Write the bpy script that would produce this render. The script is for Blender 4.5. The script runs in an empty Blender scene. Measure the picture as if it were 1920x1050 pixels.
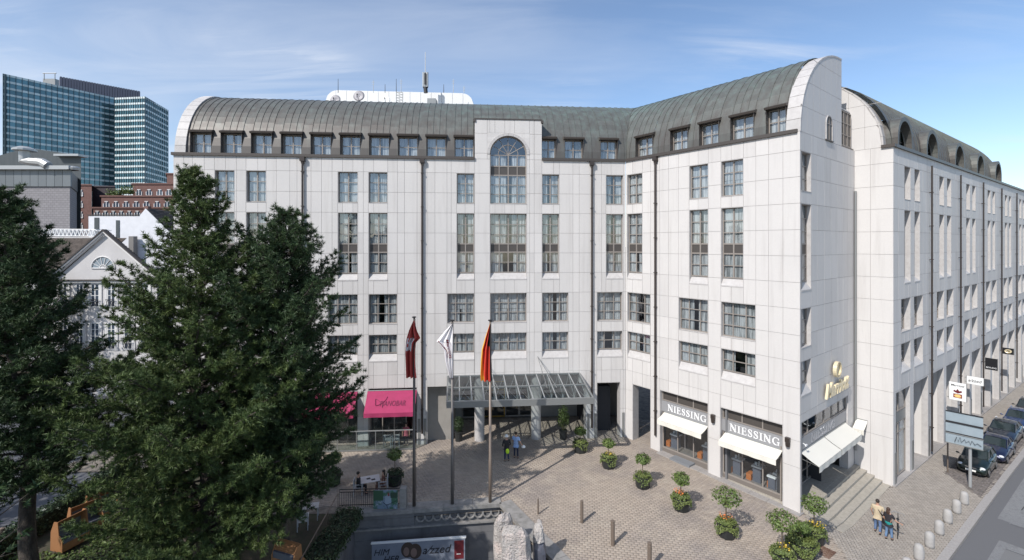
import bpy, math, random
import numpy as np
from math import sin, cos, tan, pi, radians, hypot, atan2, sqrt
from mathutils import Vector, Matrix, geometry

rnd = random.Random(11)
F = 873.0; H = 14.9; CX = 960.0; HV = 457.0
SUN_HEAD = radians(41.3); SUN_EL = radians(42.0)

# ---------------------------------------------------------------- camera, sky, sun, exposure
scene = bpy.context.scene
col = scene.collection
cam_d = bpy.data.cameras.new('camera'); cam = bpy.data.objects.new('camera', cam_d); col.objects.link(cam)
cam.location = (0, 0, H); cam.rotation_euler = (pi / 2, 0, 0)
cam_d.sensor_width = 36.0; cam_d.lens = F / 1920 * 36.0
cam_d.shift_y = -(525 - HV) / 1920.0
cam_d.clip_start = 0.3; cam_d.clip_end = 6000
scene.camera = cam
scene.view_settings.view_transform = 'Standard'; scene.view_settings.look = 'None'
scene.view_settings.gamma = 1.0; scene.view_settings.use_curve_mapping = False
scene.view_settings.exposure = 0.02
scene.cycles.max_bounces = 6; scene.cycles.transparent_max_bounces = 12
scene.cycles.diffuse_bounces = 3; scene.cycles.glossy_bounces = 3
scene.cycles.sample_clamp_indirect = 6.0

world = bpy.data.worlds.new('World'); scene.world = world; world.use_nodes = True
nt = world.node_tree
for n in list(nt.nodes): nt.nodes.remove(n)
def N(nt, t, **kw):
    n = nt.nodes.new(t)
    for k, v in kw.items():
        if k.startswith('i_'): n.inputs[k[2:].replace('_', ' ')].default_value = v
        else: setattr(n, k, v)
    return n
LK = lambda nt, a, b: nt.links.new(a, b)
out = N(nt, 'ShaderNodeOutputWorld'); bg = N(nt, 'ShaderNodeBackground')
sky = N(nt, 'ShaderNodeTexSky', sky_type='NISHITA', sun_disc=False)
sky.sun_elevation = SUN_EL; sky.sun_rotation = SUN_HEAD + pi
sky.air_density = 1.0; sky.dust_density = 0.35; sky.ozone_density = 3.2; sky.altitude = 30
bg.inputs['Strength'].default_value = 0.11
tc = N(nt, 'ShaderNodeTexCoord')
# thin cirrus: stretched noise on the sky direction, flattened to a high plane
sep = N(nt, 'ShaderNodeSeparateXYZ'); LK(nt, tc.outputs['Generated'], sep.inputs[0])
zz = N(nt, 'ShaderNodeMath', operation='ADD'); LK(nt, sep.outputs['Z'], zz.inputs[0]); zz.inputs[1].default_value = 0.12
px = N(nt, 'ShaderNodeMath', operation='DIVIDE'); LK(nt, sep.outputs['X'], px.inputs[0]); LK(nt, zz.outputs[0], px.inputs[1])
py = N(nt, 'ShaderNodeMath', operation='DIVIDE'); LK(nt, sep.outputs['Y'], py.inputs[0]); LK(nt, zz.outputs[0], py.inputs[1])
cmb = N(nt, 'ShaderNodeCombineXYZ'); LK(nt, px.outputs[0], cmb.inputs[0]); LK(nt, py.outputs[0], cmb.inputs[1])
mp = N(nt, 'ShaderNodeMapping'); LK(nt, cmb.outputs[0], mp.inputs[0])
mp.inputs['Rotation'].default_value = (0, 0, radians(-24)); mp.inputs['Scale'].default_value = (0.42, 1.5, 1)
mp.inputs['Location'].default_value = (3.1, 0.7, 0)
n1 = N(nt, 'ShaderNodeTexNoise', i_Scale=1.15, i_Detail=9.0, i_Roughness=0.58, i_Distortion=0.75); LK(nt, mp.outputs[0], n1.inputs['Vector'])
cr = N(nt, 'ShaderNodeValToRGB'); LK(nt, n1.outputs['Fac'], cr.inputs[0])
cr.color_ramp.elements[0].position = 0.43; cr.color_ramp.elements[0].color = (0, 0, 0, 1)
cr.color_ramp.elements[1].position = 0.80; cr.color_ramp.elements[1].color = (1, 1, 1, 1)
n2 = N(nt, 'ShaderNodeTexNoise', i_Scale=0.55, i_Detail=2.0); LK(nt, cmb.outputs[0], n2.inputs['Vector'])
cr2 = N(nt, 'ShaderNodeMapRange'); LK(nt, n2.outputs['Fac'], cr2.inputs[0]); cr2.inputs[1].default_value = 0.34; cr2.inputs[2].default_value = 0.6
lft = N(nt, 'ShaderNodeMapRange'); LK(nt, sep.outputs['X'], lft.inputs[0])
lft.inputs[1].default_value = 0.25; lft.inputs[2].default_value = -0.7; lft.inputs[3].default_value = 0.0; lft.inputs[4].default_value = 0.62
m1 = N(nt, 'ShaderNodeMath', operation='MULTIPLY'); LK(nt, cr.outputs[0], m1.inputs[0]); LK(nt, cr2.outputs[0], m1.inputs[1])
# a few separate wisps, finer and more stretched
mpw = N(nt, 'ShaderNodeMapping'); LK(nt, cmb.outputs[0], mpw.inputs[0]); mpw.inputs['Rotation'].default_value = (0, 0, radians(-38)); mpw.inputs['Scale'].default_value = (0.55, 3.2, 1); mpw.inputs['Location'].default_value = (0.4, 2.3, 0)
nw = N(nt, 'ShaderNodeTexNoise', i_Scale=1.5, i_Detail=10.0, i_Roughness=0.62, i_Distortion=0.5); LK(nt, mpw.outputs[0], nw.inputs['Vector'])
nwm = N(nt, 'ShaderNodeTexNoise', i_Scale=1.25, i_Detail=1.0); LK(nt, cmb.outputs[0], nwm.inputs['Vector'])
w1 = N(nt, 'ShaderNodeMapRange'); LK(nt, nw.outputs['Fac'], w1.inputs[0]); w1.inputs[1].default_value = 0.50; w1.inputs[2].default_value = 0.92
w2 = N(nt, 'ShaderNodeMapRange'); LK(nt, nwm.outputs['Fac'], w2.inputs[0]); w2.inputs[1].default_value = 0.50; w2.inputs[2].default_value = 0.64
w3 = N(nt, 'ShaderNodeMath', operation='MULTIPLY'); LK(nt, w1.outputs[0], w3.inputs[0]); LK(nt, w2.outputs[0], w3.inputs[1])
veil = N(nt, 'ShaderNodeMath', operation='MULTIPLY'); LK(nt, lft.outputs[0], veil.inputs[0])
nv = N(nt, 'ShaderNodeMapRange'); LK(nt, n1.outputs['Fac'], nv.inputs[0]); nv.inputs[1].default_value = 0.2; nv.inputs[2].default_value = 0.7
LK(nt, nv.outputs[0], veil.inputs[1])
m2 = N(nt, 'ShaderNodeMath', operation='MULTIPLY'); LK(nt, m1.outputs[0], m2.inputs[0]); m2.inputs[1].default_value = 0.42
m3 = N(nt, 'ShaderNodeMath', operation='ADD', use_clamp=True); LK(nt, m2.outputs[0], m3.inputs[0]); LK(nt, veil.outputs[0], m3.inputs[1])
m4 = N(nt, 'ShaderNodeMath', operation='ADD', use_clamp=True); LK(nt, m3.outputs[0], m4.inputs[0]); LK(nt, w3.outputs[0], m4.inputs[1])
mx = N(nt, 'ShaderNodeMix', data_type='RGBA'); LK(nt, m4.outputs[0], mx.inputs[0]); hsv = N(nt, 'ShaderNodeHueSaturation'); hsv.inputs['Saturation'].default_value = 0.97; hsv.inputs['Value'].default_value = 1.58; LK(nt, sky.outputs[0], hsv.inputs['Color']); LK(nt, hsv.outputs[0], mx.inputs[6])
mx.inputs[7].default_value = (7.2, 7.8, 8.9, 1)
LK(nt, mx.outputs[2], bg.inputs['Color']); LK(nt, bg.outputs[0], out.inputs[0])

sun_d = bpy.data.lights.new('sun', 'SUN'); sun = bpy.data.objects.new('sun', sun_d); col.objects.link(sun)
sun_d.energy = 4.8; sun_d.angle = radians(0.55); sun_d.color = (1.0, 0.955, 0.90)
sd = Vector((sin(SUN_HEAD) * cos(SUN_EL), cos(SUN_HEAD) * cos(SUN_EL), -sin(SUN_EL)))
sun.rotation_euler = sd.to_track_quat('-Z', 'Y').to_euler(); sun.location = (-30, -30, 60)

# ---------------------------------------------------------------- helpers
def zg(x):
    """height of the paved ground: level at the entrance, falling gently towards the street"""
    return float(np.interp(x, [8.8, 15.5, 16.8, 19.0, 24.8, 34.0, 62.0, 90.0], [0.0, -0.30, -0.42, -0.82, -0.90, -1.0, -1.8, -2.0]))
def G(u, v, z=None):
    zz = 0.0 if z is None else z
    for _ in range(1 if z is not None else 8):
        Y = F * (H - zz) / (v - HV); X = (u - CX) / F * Y
        if z is None: zz = zg(X)
    return Vector((X, Y, zz))
def P(u, v, Y):
    return Vector(((u - CX) / F * Y, Y, H - (v - HV) / F * Y))

ORG = {}          # authoring-space position of each object's origin
def tag(o, label=None, cat=None, group=None, kind=None):
    if label: o['label'] = label
    if cat: o['category'] = cat
    if group: o['group'] = group
    if kind: o['kind'] = kind
    return o
def empty(name, loc, label=None, cat=None, group=None, rz=0.0, parent=None):
    o = bpy.data.objects.new(name, None); col.objects.link(o)
    o.empty_display_size = 0.3
    o.location = loc; o.rotation_euler = (0, 0, rz)
    ORG[o] = Vector((0, 0, 0)) if rz or parent else Vector(loc)
    if parent: o.parent = parent
    return tag(o, label, cat, group)
def local_root(name, label=None, cat=None, group=None):
    """thing authored round its own origin and moved afterwards"""
    o = bpy.data.objects.new(name, None); col.objects.link(o); o.empty_display_size = 0.3
    ORG[o] = Vector((0, 0, 0)); return tag(o, label, cat, group)
def copy_tree(o, parent=None):
    c = o.copy(); col.objects.link(c)
    if parent: c.parent = parent
    for ch in list(o.children): copy_tree(ch, c)
    return c

class MB:
    def __init__(s, M=None):
        s.v = []; s.f = []; s.M = M; s.sm = False; s.mi = []; s.m = 0
    def add(s, vs, fs):
        b = len(s.v)
        if s.M is not None: vs = [s.M @ Vector(p) for p in vs]
        s.v += [tuple(p) for p in vs]; s.f += [tuple(i + b for i in f) for f in fs]; s.mi += [s.m] * len(fs)
        return s
    def box(s, x0, x1, y0, y1, z0, z1):
        vs = [(x0,y0,z0),(x1,y0,z0),(x1,y1,z0),(x0,y1,z0),(x0,y0,z1),(x1,y0,z1),(x1,y1,z1),(x0,y1,z1)]
        return s.add(vs, [(0,3,2,1),(4,5,6,7),(0,1,5,4),(1,2,6,5),(2,3,7,6),(3,0,4,7)])
    def cbox(s, c, sz, rz=0.0):
        a, b, h = sz[0]/2, sz[1]/2, sz[2]/2; cs, sn = cos(rz), sin(rz)
        vs = [(c[0]+x*cs-y*sn, c[1]+x*sn+y*cs, c[2]+z) for z in (-h, h) for x, y in ((-a,-b),(a,-b),(a,b),(-a,b))]
        return s.add(vs, [(0,3,2,1),(4,5,6,7),(0,1,5,4),(1,2,6,5),(2,3,7,6),(3,0,4,7)])
    def prism(s, poly, vec):
        n = len(poly); p = [Vector(q) for q in poly]; e = Vector(vec)
        fs = [tuple(range(n - 1, -1, -1)), tuple(range(n, 2 * n))] + [(i, (i+1) % n, n + (i+1) % n, n + i) for i in range(n)]
        return s.add(p + [q + e for q in p], fs)
    def tube(s, p0, p1, r0, r1=None, n=8, cap=True):
        r1 = r0 if r1 is None else r1
        p0 = Vector(p0); p1 = Vector(p1); d = (p1 - p0)
        if d.length < 1e-6: return s
        d.normalize(); a = d.orthogonal().normalized(); b = d.cross(a)
        vs = [p0 + (a*cos(2*pi*i/n) + b*sin(2*pi*i/n))*r0 for i in range(n)] + [p1 + (a*cos(2*pi*i/n) + b*sin(2*pi*i/n))*r1 for i in range(n)]
        fs = [(i, (i+1) % n, n + (i+1) % n, n + i) for i in range(n)]
        if cap: fs += [tuple(range(n-1, -1, -1)), tuple(range(n, 2*n))]
        return s.add(vs, fs)
    def path(s, pts, rs, n=7):
        pts = [Vector(p) for p in pts]; m = len(pts)
        if not hasattr(rs, '__len__'): rs = [rs] * m
        vs = []; a = None
        for k in range(m):
            d = (pts[min(k+1, m-1)] - pts[max(k-1, 0)]).normalized()
            if a is None: a = d.orthogonal().normalized()
            a = (a - d * a.dot(d)).normalized(); b = d.cross(a)
            vs += [pts[k] + (a*cos(2*pi*i/n) + b*sin(2*pi*i/n))*rs[k] for i in range(n)]
        fs = [(k*n+i, k*n+(i+1) % n, (k+1)*n+(i+1) % n, (k+1)*n+i) for k in range(m-1) for i in range(n)]
        fs += [tuple(range(n-1, -1, -1)), tuple(range((m-1)*n, m*n))]
        return s.add(vs, fs)
    def lathe(s, prof, c=(0,0,0), n=16):
        m = len(prof); c = Vector(c)
        vs = [c + Vector((r*cos(2*pi*i/n), r*sin(2*pi*i/n), z)) for r, z in prof for i in range(n)]
        fs = [(k*n+i, k*n+(i+1) % n, (k+1)*n+(i+1) % n, (k+1)*n+i) for k in range(m-1) for i in range(n)]
        fs += [tuple(range(n-1, -1, -1)), tuple(range((m-1)*n, m*n))]
        return s.add(vs, fs)
    def quad(s, a, b, c, d): return s.add([a, b, c, d], [(0, 1, 2, 3)])
    def grid(s, fn, nu, nv):
        vs = [fn(i/nu, j/nv) for j in range(nv+1) for i in range(nu+1)]
        fs = [(j*(nu+1)+i, j*(nu+1)+i+1, (j+1)*(nu+1)+i+1, (j+1)*(nu+1)+i) for j in range(nv) for i in range(nu)]
        return s.add(vs, fs)
    def blob(s, c, r, n=8, m=6, jit=0.0, sq=(1,1,1)):
        c = Vector(c); vs = [c + Vector((0,0,-r*sq[2]))]
        for k in range(1, m):
            t = -pi/2 + pi*k/m
            for i in range(n):
                q = r*(1 + jit*(rnd.random()-.5)*2)
                vs.append(c + Vector((q*cos(t)*cos(2*pi*i/n)*sq[0], q*cos(t)*sin(2*pi*i/n)*sq[1], q*sin(t)*sq[2])))
        vs.append(c + Vector((0,0,r*sq[2])))
        fs = [(0, 1+(i+1) % n, 1+i) for i in range(n)]
        for k in range(m-2): fs += [(1+k*n+i, 1+k*n+(i+1) % n, 1+(k+1)*n+(i+1) % n, 1+(k+1)*n+i) for i in range(n)]
        L = len(vs)-1; fs += [(1+(m-2)*n+i, 1+(m-2)*n+(i+1) % n, L) for i in range(n)]
        return s.add(vs, fs)
    def mesh(s, name, mat, c=Vector((0,0,0)), smooth=False):
        me = bpy.data.meshes.new(name)
        me.from_pydata([(p[0]-c[0], p[1]-c[1], p[2]-c[2]) for p in s.v], [], s.f)
        for m in (mat if isinstance(mat, (list, tuple)) else [mat]): me.materials.append(m)
        if isinstance(mat, (list, tuple)): me.polygons.foreach_set('material_index', s.mi)
        if smooth: me.polygons.foreach_set('use_smooth', [True]*len(me.polygons))
        me.update(); return me
    def build(s, name, mat, parent=None, smooth=False, label=None, cat=None, group=None, kind=None, base=False):
        a = np.array(s.v); lo = a.min(0); hi = a.max(0); c = Vector(((lo+hi)/2).tolist())
        if parent is None or base: c.z = float(lo[2])
        o = bpy.data.objects.new(name, s.mesh(name, mat, c, smooth)); col.objects.link(o)
        if parent is not None: o.parent = parent; o.location = c - ORG[parent]
        else: o.location = c
        ORG[o] = c
        return tag(o, label, cat, group, kind)
def inst(name, me, parent, loc, rz=0.0):
    o = bpy.data.objects.new(name, me); col.objects.link(o); o.parent = parent
    o.location = Vector(loc) - ORG[parent]; o.rotation_euler = (0, 0, rz); ORG[o] = Vector((0, 0, 0)); return o

FONT_CACHE = {}
def text_mb(mb, txt, size, depth, place, bold=0.0, shear=0.0, center=True):
    """letters as real extruded shapes; place(x, y, z) turns letter coordinates into scene ones"""
    key = (txt, round(bold, 4), shear)
    if key not in FONT_CACHE:
        cu = bpy.data.curves.new('lettering', 'FONT'); cu.body = txt; cu.size = 1.0; cu.extrude = 0.5; cu.offset = bold; cu.shear = shear
        cu.resolution_u = 3
        o = bpy.data.objects.new('lettering', cu); col.objects.link(o)
        dg = bpy.context.evaluated_depsgraph_get(); me = bpy.data.meshes.new_from_object(o.evaluated_get(dg))
        FONT_CACHE[key] = ([v.co.copy() for v in me.vertices], [tuple(p.vertices) for p in me.polygons])
        bpy.data.objects.remove(o); bpy.data.meshes.remove(me); bpy.data.curves.remove(cu)
    vs, fs = FONT_CACHE[key]
    x0 = min(v.x for v in vs); x1 = max(v.x for v in vs); cx = (x0+x1)/2 if center else x0
    mb.add([place((v.x-cx)*size, v.y*size, (v.z+0.5)*depth) for v in vs], fs)
    return (x1-x0)*size

# ---------------------------------------------------------------- materials
MATS = {}
def mat(name, base, rough=0.7, metal=0.0, spec=0.5, var=0.0, noise=None, bump=None, isl=0.0, alpha=1.0, emis=None, coat=0.0, extra=None):
    """var/noise: (scale, colour2, lo, hi[, stretch]) mottling; isl: value jitter per loose piece; bump: (scale, strength)"""
    m = bpy.data.materials.new(name); m.use_nodes = True; t = m.node_tree; b = t.nodes['Principled BSDF']
    b.inputs['Base Color'].default_value = (*base, 1); b.inputs['Roughness'].default_value = rough
    b.inputs['Metallic'].default_value = metal; b.inputs['Specular IOR Level'].default_value = spec
    if coat: b.inputs['Coat Weight'].default_value = coat; b.inputs['Coat Roughness'].default_value = 0.04
    geo = N(t, 'ShaderNodeNewGeometry'); cur = None
    tcn = None
    def col_in():
        nonlocal cur
        if cur is None:
            r = N(t, 'ShaderNodeRGB'); r.outputs[0].default_value = (*base, 1); cur = r.outputs[0]
        return cur
    if noise:
        for ns in (noise if isinstance(noise, list) else [noise]):
            sc_, c2, lo, hi = ns[:4]; st = ns[4] if len(ns) > 4 else (1, 1, 1)
            mpn = N(t, 'ShaderNodeMapping'); mpn.inputs['Scale'].default_value = st; LK(t, geo.outputs['Position'], mpn.inputs[0])
            nn = N(t, 'ShaderNodeTexNoise', i_Scale=sc_, i_Detail=6.0, i_Roughness=0.6); LK(t, mpn.outputs[0], nn.inputs['Vector'])
            mr = N(t, 'ShaderNodeMapRange'); LK(t, nn.outputs['Fac'], mr.inputs[0]); mr.inputs[1].default_value = lo; mr.inputs[2].default_value = hi
            mm = N(t, 'ShaderNodeMix', data_type='RGBA'); LK(t, mr.outputs[0], mm.inputs[0]); LK(t, col_in(), mm.inputs[6]); mm.inputs[7].default_value = (*c2, 1)
            cur = mm.outputs[2]
    if isl:
        mr = N(t, 'ShaderNodeMapRange'); LK(t, geo.outputs['Random Per Island'], mr.inputs[0]); mr.inputs[3].default_value = 1-isl; mr.inputs[4].default_value = 1+isl
        hs = N(t, 'ShaderNodeHueSaturation'); LK(t, mr.outputs[0], hs.inputs['Value']); LK(t, col_in(), hs.inputs['Color']); cur = hs.outputs[0]
    if cur is not None: LK(t, cur, b.inputs['Base Color'])
    if bump:
        nb = N(t, 'ShaderNodeTexNoise', i_Scale=bump[0], i_Detail=4.0); LK(t, geo.outputs['Position'], nb.inputs['Vector'])
        bp = N(t, 'ShaderNodeBump', i_Strength=bump[1], i_Distance=bump[2] if len(bump) > 2 else 0.02); LK(t, nb.outputs['Fac'], bp.inputs['Height']); LK(t, bp.outputs[0], b.inputs['Normal'])
    if emis: b.inputs['Emission Color'].default_value = (*emis[:3], 1); b.inputs['Emission Strength'].default_value = emis[3]
    MATS[name] = m
    return m

def glass_mat(name, tint, refl, dark=0.0, rough=0.02, wav=0.0):
    m = bpy.data.materials.new(name); m.use_nodes = True; t = m.node_tree
    t.nodes.remove(t.nodes['Principled BSDF']); o = t.nodes['Material Output']
    tr = N(t, 'ShaderNodeBsdfTransparent'); tr.inputs[0].default_value = (*tint, 1)
    gl = N(t, 'ShaderNodeBsdfGlossy', i_Roughness=rough); gl.inputs[0].default_value = (0.93, 0.96, 1, 1)
    lw = N(t, 'ShaderNodeLayerWeight', i_Blend=0.5); pw = N(t, 'ShaderNodeMath', operation='POWER'); LK(t, lw.outputs['Facing'], pw.inputs[0]); pw.inputs[1].default_value = 5.0
    mr = N(t, 'ShaderNodeMath', operation='MULTIPLY_ADD', use_clamp=True); LK(t, pw.outputs[0], mr.inputs[0]); mr.inputs[1].default_value = 0.92; mr.inputs[2].default_value = 0.07 + refl
    if wav:
        g = N(t, 'ShaderNodeNewGeometry'); nb = N(t, 'ShaderNodeTexNoise', i_Scale=0.9, i_Detail=1.0); LK(t, g.outputs['Position'], nb.inputs['Vector'])
        bp = N(t, 'ShaderNodeBump', i_Strength=1.0, i_Distance=wav); LK(t, nb.outputs['Fac'], bp.inputs['Height']); LK(t, bp.outputs[0], gl.inputs['Normal'])
    ms = N(t, 'ShaderNodeMixShader'); LK(t, mr.outputs[0], ms.inputs[0]); LK(t, tr.outputs[0], ms.inputs[1]); LK(t, gl.outputs[0], ms.inputs[2])
    LK(t, ms.outputs[0], o.inputs[0]); return m

STONE = mat('pale_granite', (0.575, 0.552, 0.532), 0.55, isl=0.055,
            noise=[(0.35, (0.54, 0.52, 0.505), 0.45, 0.75), (1.1, (0.43, 0.405, 0.385), 0.52, 0.85, (2.2, 2.2, 0.14)), (14, (0.53, 0.51, 0.495), 0.4, 0.8)])
JOINT = mat('joint_mortar', (0.32, 0.30, 0.285), 0.9)
STONE2 = mat('sill_granite', (0.47, 0.452, 0.44), 0.55, noise=(4, (0.38, 0.36, 0.35), 0.4, 0.8))
FRAME = mat('bronze_window_frame', (0.27, 0.24, 0.215), 0.45, 0.1)
SPAND = mat('brown_spandrel_panel', (0.075, 0.066, 0.06), 0.45, 0.1, isl=0.12)
GLASS = glass_mat('window_glass', (0.84, 0.88, 0.90), 0.08, wav=0.01)
SHOPG = glass_mat('shop_glass', (0.85, 0.9, 0.92), 0.05)
CANG = glass_mat('canopy_glass', (0.60, 0.66, 0.66), -0.02)
SCREENG = glass_mat('screen_glass', (0.80, 0.86, 0.86), 0.03)
CURT = mat('net_curtain', (0.50, 0.50, 0.49), 0.9, noise=(7, (0.20, 0.205, 0.205), .46, .58, (1, 1, .06)))
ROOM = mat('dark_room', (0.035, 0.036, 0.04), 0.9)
LINEN = mat('beige_curtain', (0.36, 0.34, 0.33), 0.9)
METAL = mat('brown_patina_metal', (0.085, 0.072, 0.064), 0.42, 0.35)
PIPE = mat('dark_bronze_pipe', (0.06, 0.048, 0.043), 0.4, 0.4)
WHITE = mat('white_paint', (0.76, 0.76, 0.75), 0.5)
DARK = mat('dark_metal', (0.03, 0.03, 0.033), 0.45, 0.3)
GREYM = mat('grey_metal', (0.27, 0.275, 0.27), 0.42, 0.5)
STEEL = mat('steel', (0.45, 0.45, 0.46), 0.35, 0.8)
AWN = mat('cream_awning_canvas', (0.66, 0.635, 0.57), 0.85)
PINK = mat('pink_awning_canvas', (0.35, 0.030, 0.105), 0.8, noise=(2.0, (0.30, 0.026, 0.088), 0.4, 0.75))
BLACK = mat('black_paint', (0.012, 0.012, 0.014), 0.4)
GOLD = mat('gold_letter', (0.72, 0.62, 0.42), 0.35, 0.2)
BRASS = mat('brass', (0.55, 0.36, 0.10), 0.3, 0.9)

def copper_mat():
    m = bpy.data.materials.new('weathered_copper'); m.use_nodes = True; t = m.node_tree; b = t.nodes['Principled BSDF']
    g = N(t, 'ShaderNodeNewGeometry')
    mpn = N(t, 'ShaderNodeMapping'); mpn.inputs['Scale'].default_value = (1.7, 1.7, 0.22); LK(t, g.outputs['Position'], mpn.inputs[0])
    nn = N(t, 'ShaderNodeTexNoise', i_Scale=1.3, i_Detail=7.0, i_Roughness=0.65); LK(t, mpn.outputs[0], nn.inputs['Vector'])
    big = N(t, 'ShaderNodeTexNoise', i_Scale=0.11, i_Detail=2.0); LK(t, g.outputs['Position'], big.inputs['Vector'])
    s = N(t, 'ShaderNodeSeparateXYZ'); LK(t, g.outputs['Position'], s.inputs[0])
    gx = N(t, 'ShaderNodeMapRange'); LK(t, s.outputs['X'], gx.inputs[0])      # the green patina is heavier on the roof's right half
    for i, v in ((1, -22.0), (2, 6.0), (3, -0.18), (4, 0.05)): gx.inputs[i].default_value = v
    gz = N(t, 'ShaderNodeMapRange'); LK(t, s.outputs['Z'], gz.inputs[0])
    for i, v in ((1, 21.5), (2, 26.0), (3, -0.25), (4, 0.10)): gz.inputs[i].default_value = v
    a1 = N(t, 'ShaderNodeMath', operation='ADD'); LK(t, gx.outputs[0], a1.inputs[0]); LK(t, gz.outputs[0], a1.inputs[1])
    a2 = N(t, 'ShaderNodeMath', operation='ADD'); LK(t, a1.outputs[0], a2.inputs[0]); LK(t, nn.outputs['Fac'], a2.inputs[1])
    a3 = N(t, 'ShaderNodeMath', operation='MULTIPLY_ADD'); LK(t, big.outputs['Fac'], a3.inputs[0]); a3.inputs[1].default_value = 0.3; LK(t, a2.outputs[0], a3.inputs[2])
    r = N(t, 'ShaderNodeValToRGB'); LK(t, a3.outputs[0], r.inputs[0]); e = r.color_ramp.elements
    e[0].position = 0.38; e[0].color = (0.090, 0.082, 0.075, 1); e[1].position = 1.0; e[1].color = (0.155, 0.205, 0.182, 1)
    x = e.new(0.70); x.color = (0.122, 0.130, 0.120, 1)
    hs = N(t, 'ShaderNodeHueSaturation'); LK(t, r.outputs[0], hs.inputs['Color'])
    mr = N(t, 'ShaderNodeMapRange'); LK(t, g.outputs['Random Per Island'], mr.inputs[0]); mr.inputs[3].default_value = 0.92; mr.inputs[4].default_value = 1.08
    LK(t, mr.outputs[0], hs.inputs['Value']); LK(t, hs.outputs[0], b.inputs['Base Color'])
    b.inputs['Roughness'].default_value = 0.5; b.inputs['Metallic'].default_value = 0.25
    bp = N(t, 'ShaderNodeBump', i_Strength=0.15, i_Distance=0.03); LK(t, nn.outputs['Fac'], bp.inputs['Height']); LK(t, bp.outputs[0], b.inputs['Normal'])
    return m
COPPER = copper_mat()
# ---------------------------------------------------------------- facade planes
class Fac:
    def __init__(s, p, d):
        d = Vector((d[0], d[1], 0)).normalized(); s.p = Vector((p[0], p[1], 0)); s.d = d; s.n = Vector((d.y, -d.x, 0))
        s.rz = atan2(d.y, d.x); s.M = Matrix.Translation(s.p) @ Matrix.Rotation(s.rz, 4, 'Z')
    def u2s(s, u, y=0.0):
        k = (u - CX) / F; q = s.p - s.n * y
        return (k * q.y - q.x) / (s.d.x - k * s.d.y)
    def z(s, u, v, y=0.0):
        t = s.u2s(u, y); Y = (s.p - s.n * y + s.d * t).y; return H - (v - HV) / F * Y
    def W(s, a, y, z): return s.M @ Vector((a, y, z))
Q0 = Vector((0.244 * 35.9, 35.9, 0)); Q1 = Vector((0.6186 * 26.3, 26.3, 0))
_fd = Vector((0.9965, 0.0837, 0)).normalized()
_t = Fac(Q0, _fd); FL = -_t.u2s(325)
FR = Fac(Q0 - _fd * FL, _fd)
WG = Fac(Q0, Q1 - Q0); WL = (Q1 - Q0).length
EN = Fac(Q1, (-WG.d.y, WG.d.x)); EL = EN.u2s(1602)
NP = EN.W(EL, 0, 0); NO = Fac(NP, WG.d); NL = NO.u2s(1675)
SP = NO.W(NL, 0, 0); _h = radians(54.85); ST = Fac(SP, (sin(_h), cos(_h)))
print('FL', FL, 'WL', WL, 'EL', EL, 'NL', NL)

# ---------------------------------------------------------------- ground
ASPH = mat('asphalt', (0.185, 0.187, 0.19), 0.9, noise=[(0.5, (0.155, 0.157, 0.162), 0.42, 0.7), (45, (0.30, 0.30, 0.295), 0.52, 0.72), (7, (0.14, 0.14, 0.145), .5, .7)], bump=(90, 0.4, 0.01))
ASPH2 = mat('patched_asphalt', (0.12, 0.12, 0.125), 0.9, noise=[(60, (0.12, 0.12, 0.125), 0.5, 0.85)], bump=(90, 0.4, 0.01))
ASPH3 = mat('dark_shaded_lane_asphalt', (0.085, 0.088, 0.1), 0.9, noise=[(0.4, (0.105, 0.11, 0.12), 0.42, 0.7), (50, (0.12, 0.12, 0.13), 0.5, 0.85)])  # the left road's bluish shade is put into this darker colour
EARTH = mat('bed_mortar', (0.22, 0.19, 0.16), 0.95, noise=(3, (0.09, 0.08, 0.07), 0.4, 0.7))
PAVE = mat('sandy_clinker_paver', (0.325, 0.272, 0.222), 0.8, isl=0.08,
           noise=[(0.28, (0.245, 0.21, 0.185), 0.44, 0.62), (0.9, (0.35, 0.30, 0.245), 0.5, 0.68), (30, (0.25, 0.215, 0.19), 0.45, 0.8)])
SETT = mat('grey_brown_sett', (0.29, 0.262, 0.23), 0.8, isl=0.12,
           noise=[(0.4, (0.325, 0.29, 0.25), 0.45, 0.68), (40, (0.21, 0.185, 0.165), 0.45, 0.8)])
KERB = mat('granite_kerb', (0.33, 0.31, 0.295), 0.75, isl=0.14, noise=(12, (0.24, 0.225, 0.215), 0.4, 0.75))
GRASSG = mat('bed_soil', (0.06, 0.05, 0.035), 0.95, noise=(4, (0.035, 0.045, 0.02), 0.4, 0.7))

def sheet(name, poly, mt, dz, kind='structure', label=None, thick=None, n=1, parent=None):
    """a ground sheet following the fall of the square, cut across x where the fall changes"""
    mb = MB(); cuts = [-1e9, 8.8, 15.5, 16.8, 19.0, 24.8, 34.0, 62.0, 90.0, 1e9]
    for a, b in zip(cuts[:-1], cuts[1:]):
        pg = list(poly)
        for lim, sgn in ((a, 1), (b, -1)):
            q = []
            for i in range(len(pg)):
                p, r = pg[i], pg[(i + 1) % len(pg)]
                ip = (p[0] - lim) * sgn >= 0; ir = (r[0] - lim) * sgn >= 0
                if ip: q.append(p)
                if ip != ir:
                    f = (lim - p[0]) / (r[0] - p[0]); q.append((lim, p[1] + f * (r[1] - p[1])))
            pg = q
            if len(pg) < 3: break
        if len(pg) < 3: continue
        A = sum(pg[i][0] * pg[(i+1) % len(pg)][1] - pg[(i+1) % len(pg)][0] * pg[i][1] for i in range(len(pg)))
        if abs(A) < 1e-6: continue
        if A < 0: pg = pg[::-1]
        if thick: mb.prism([(x, y, zg(x) + dz - thick) for x, y in pg], (0, 0, thick))
        else: mb.add([(x, y, zg(x) + dz) for x, y in pg], [tuple(range(len(pg)))])
    return mb.build(name, mt, parent, kind=kind, label=label)

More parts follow.
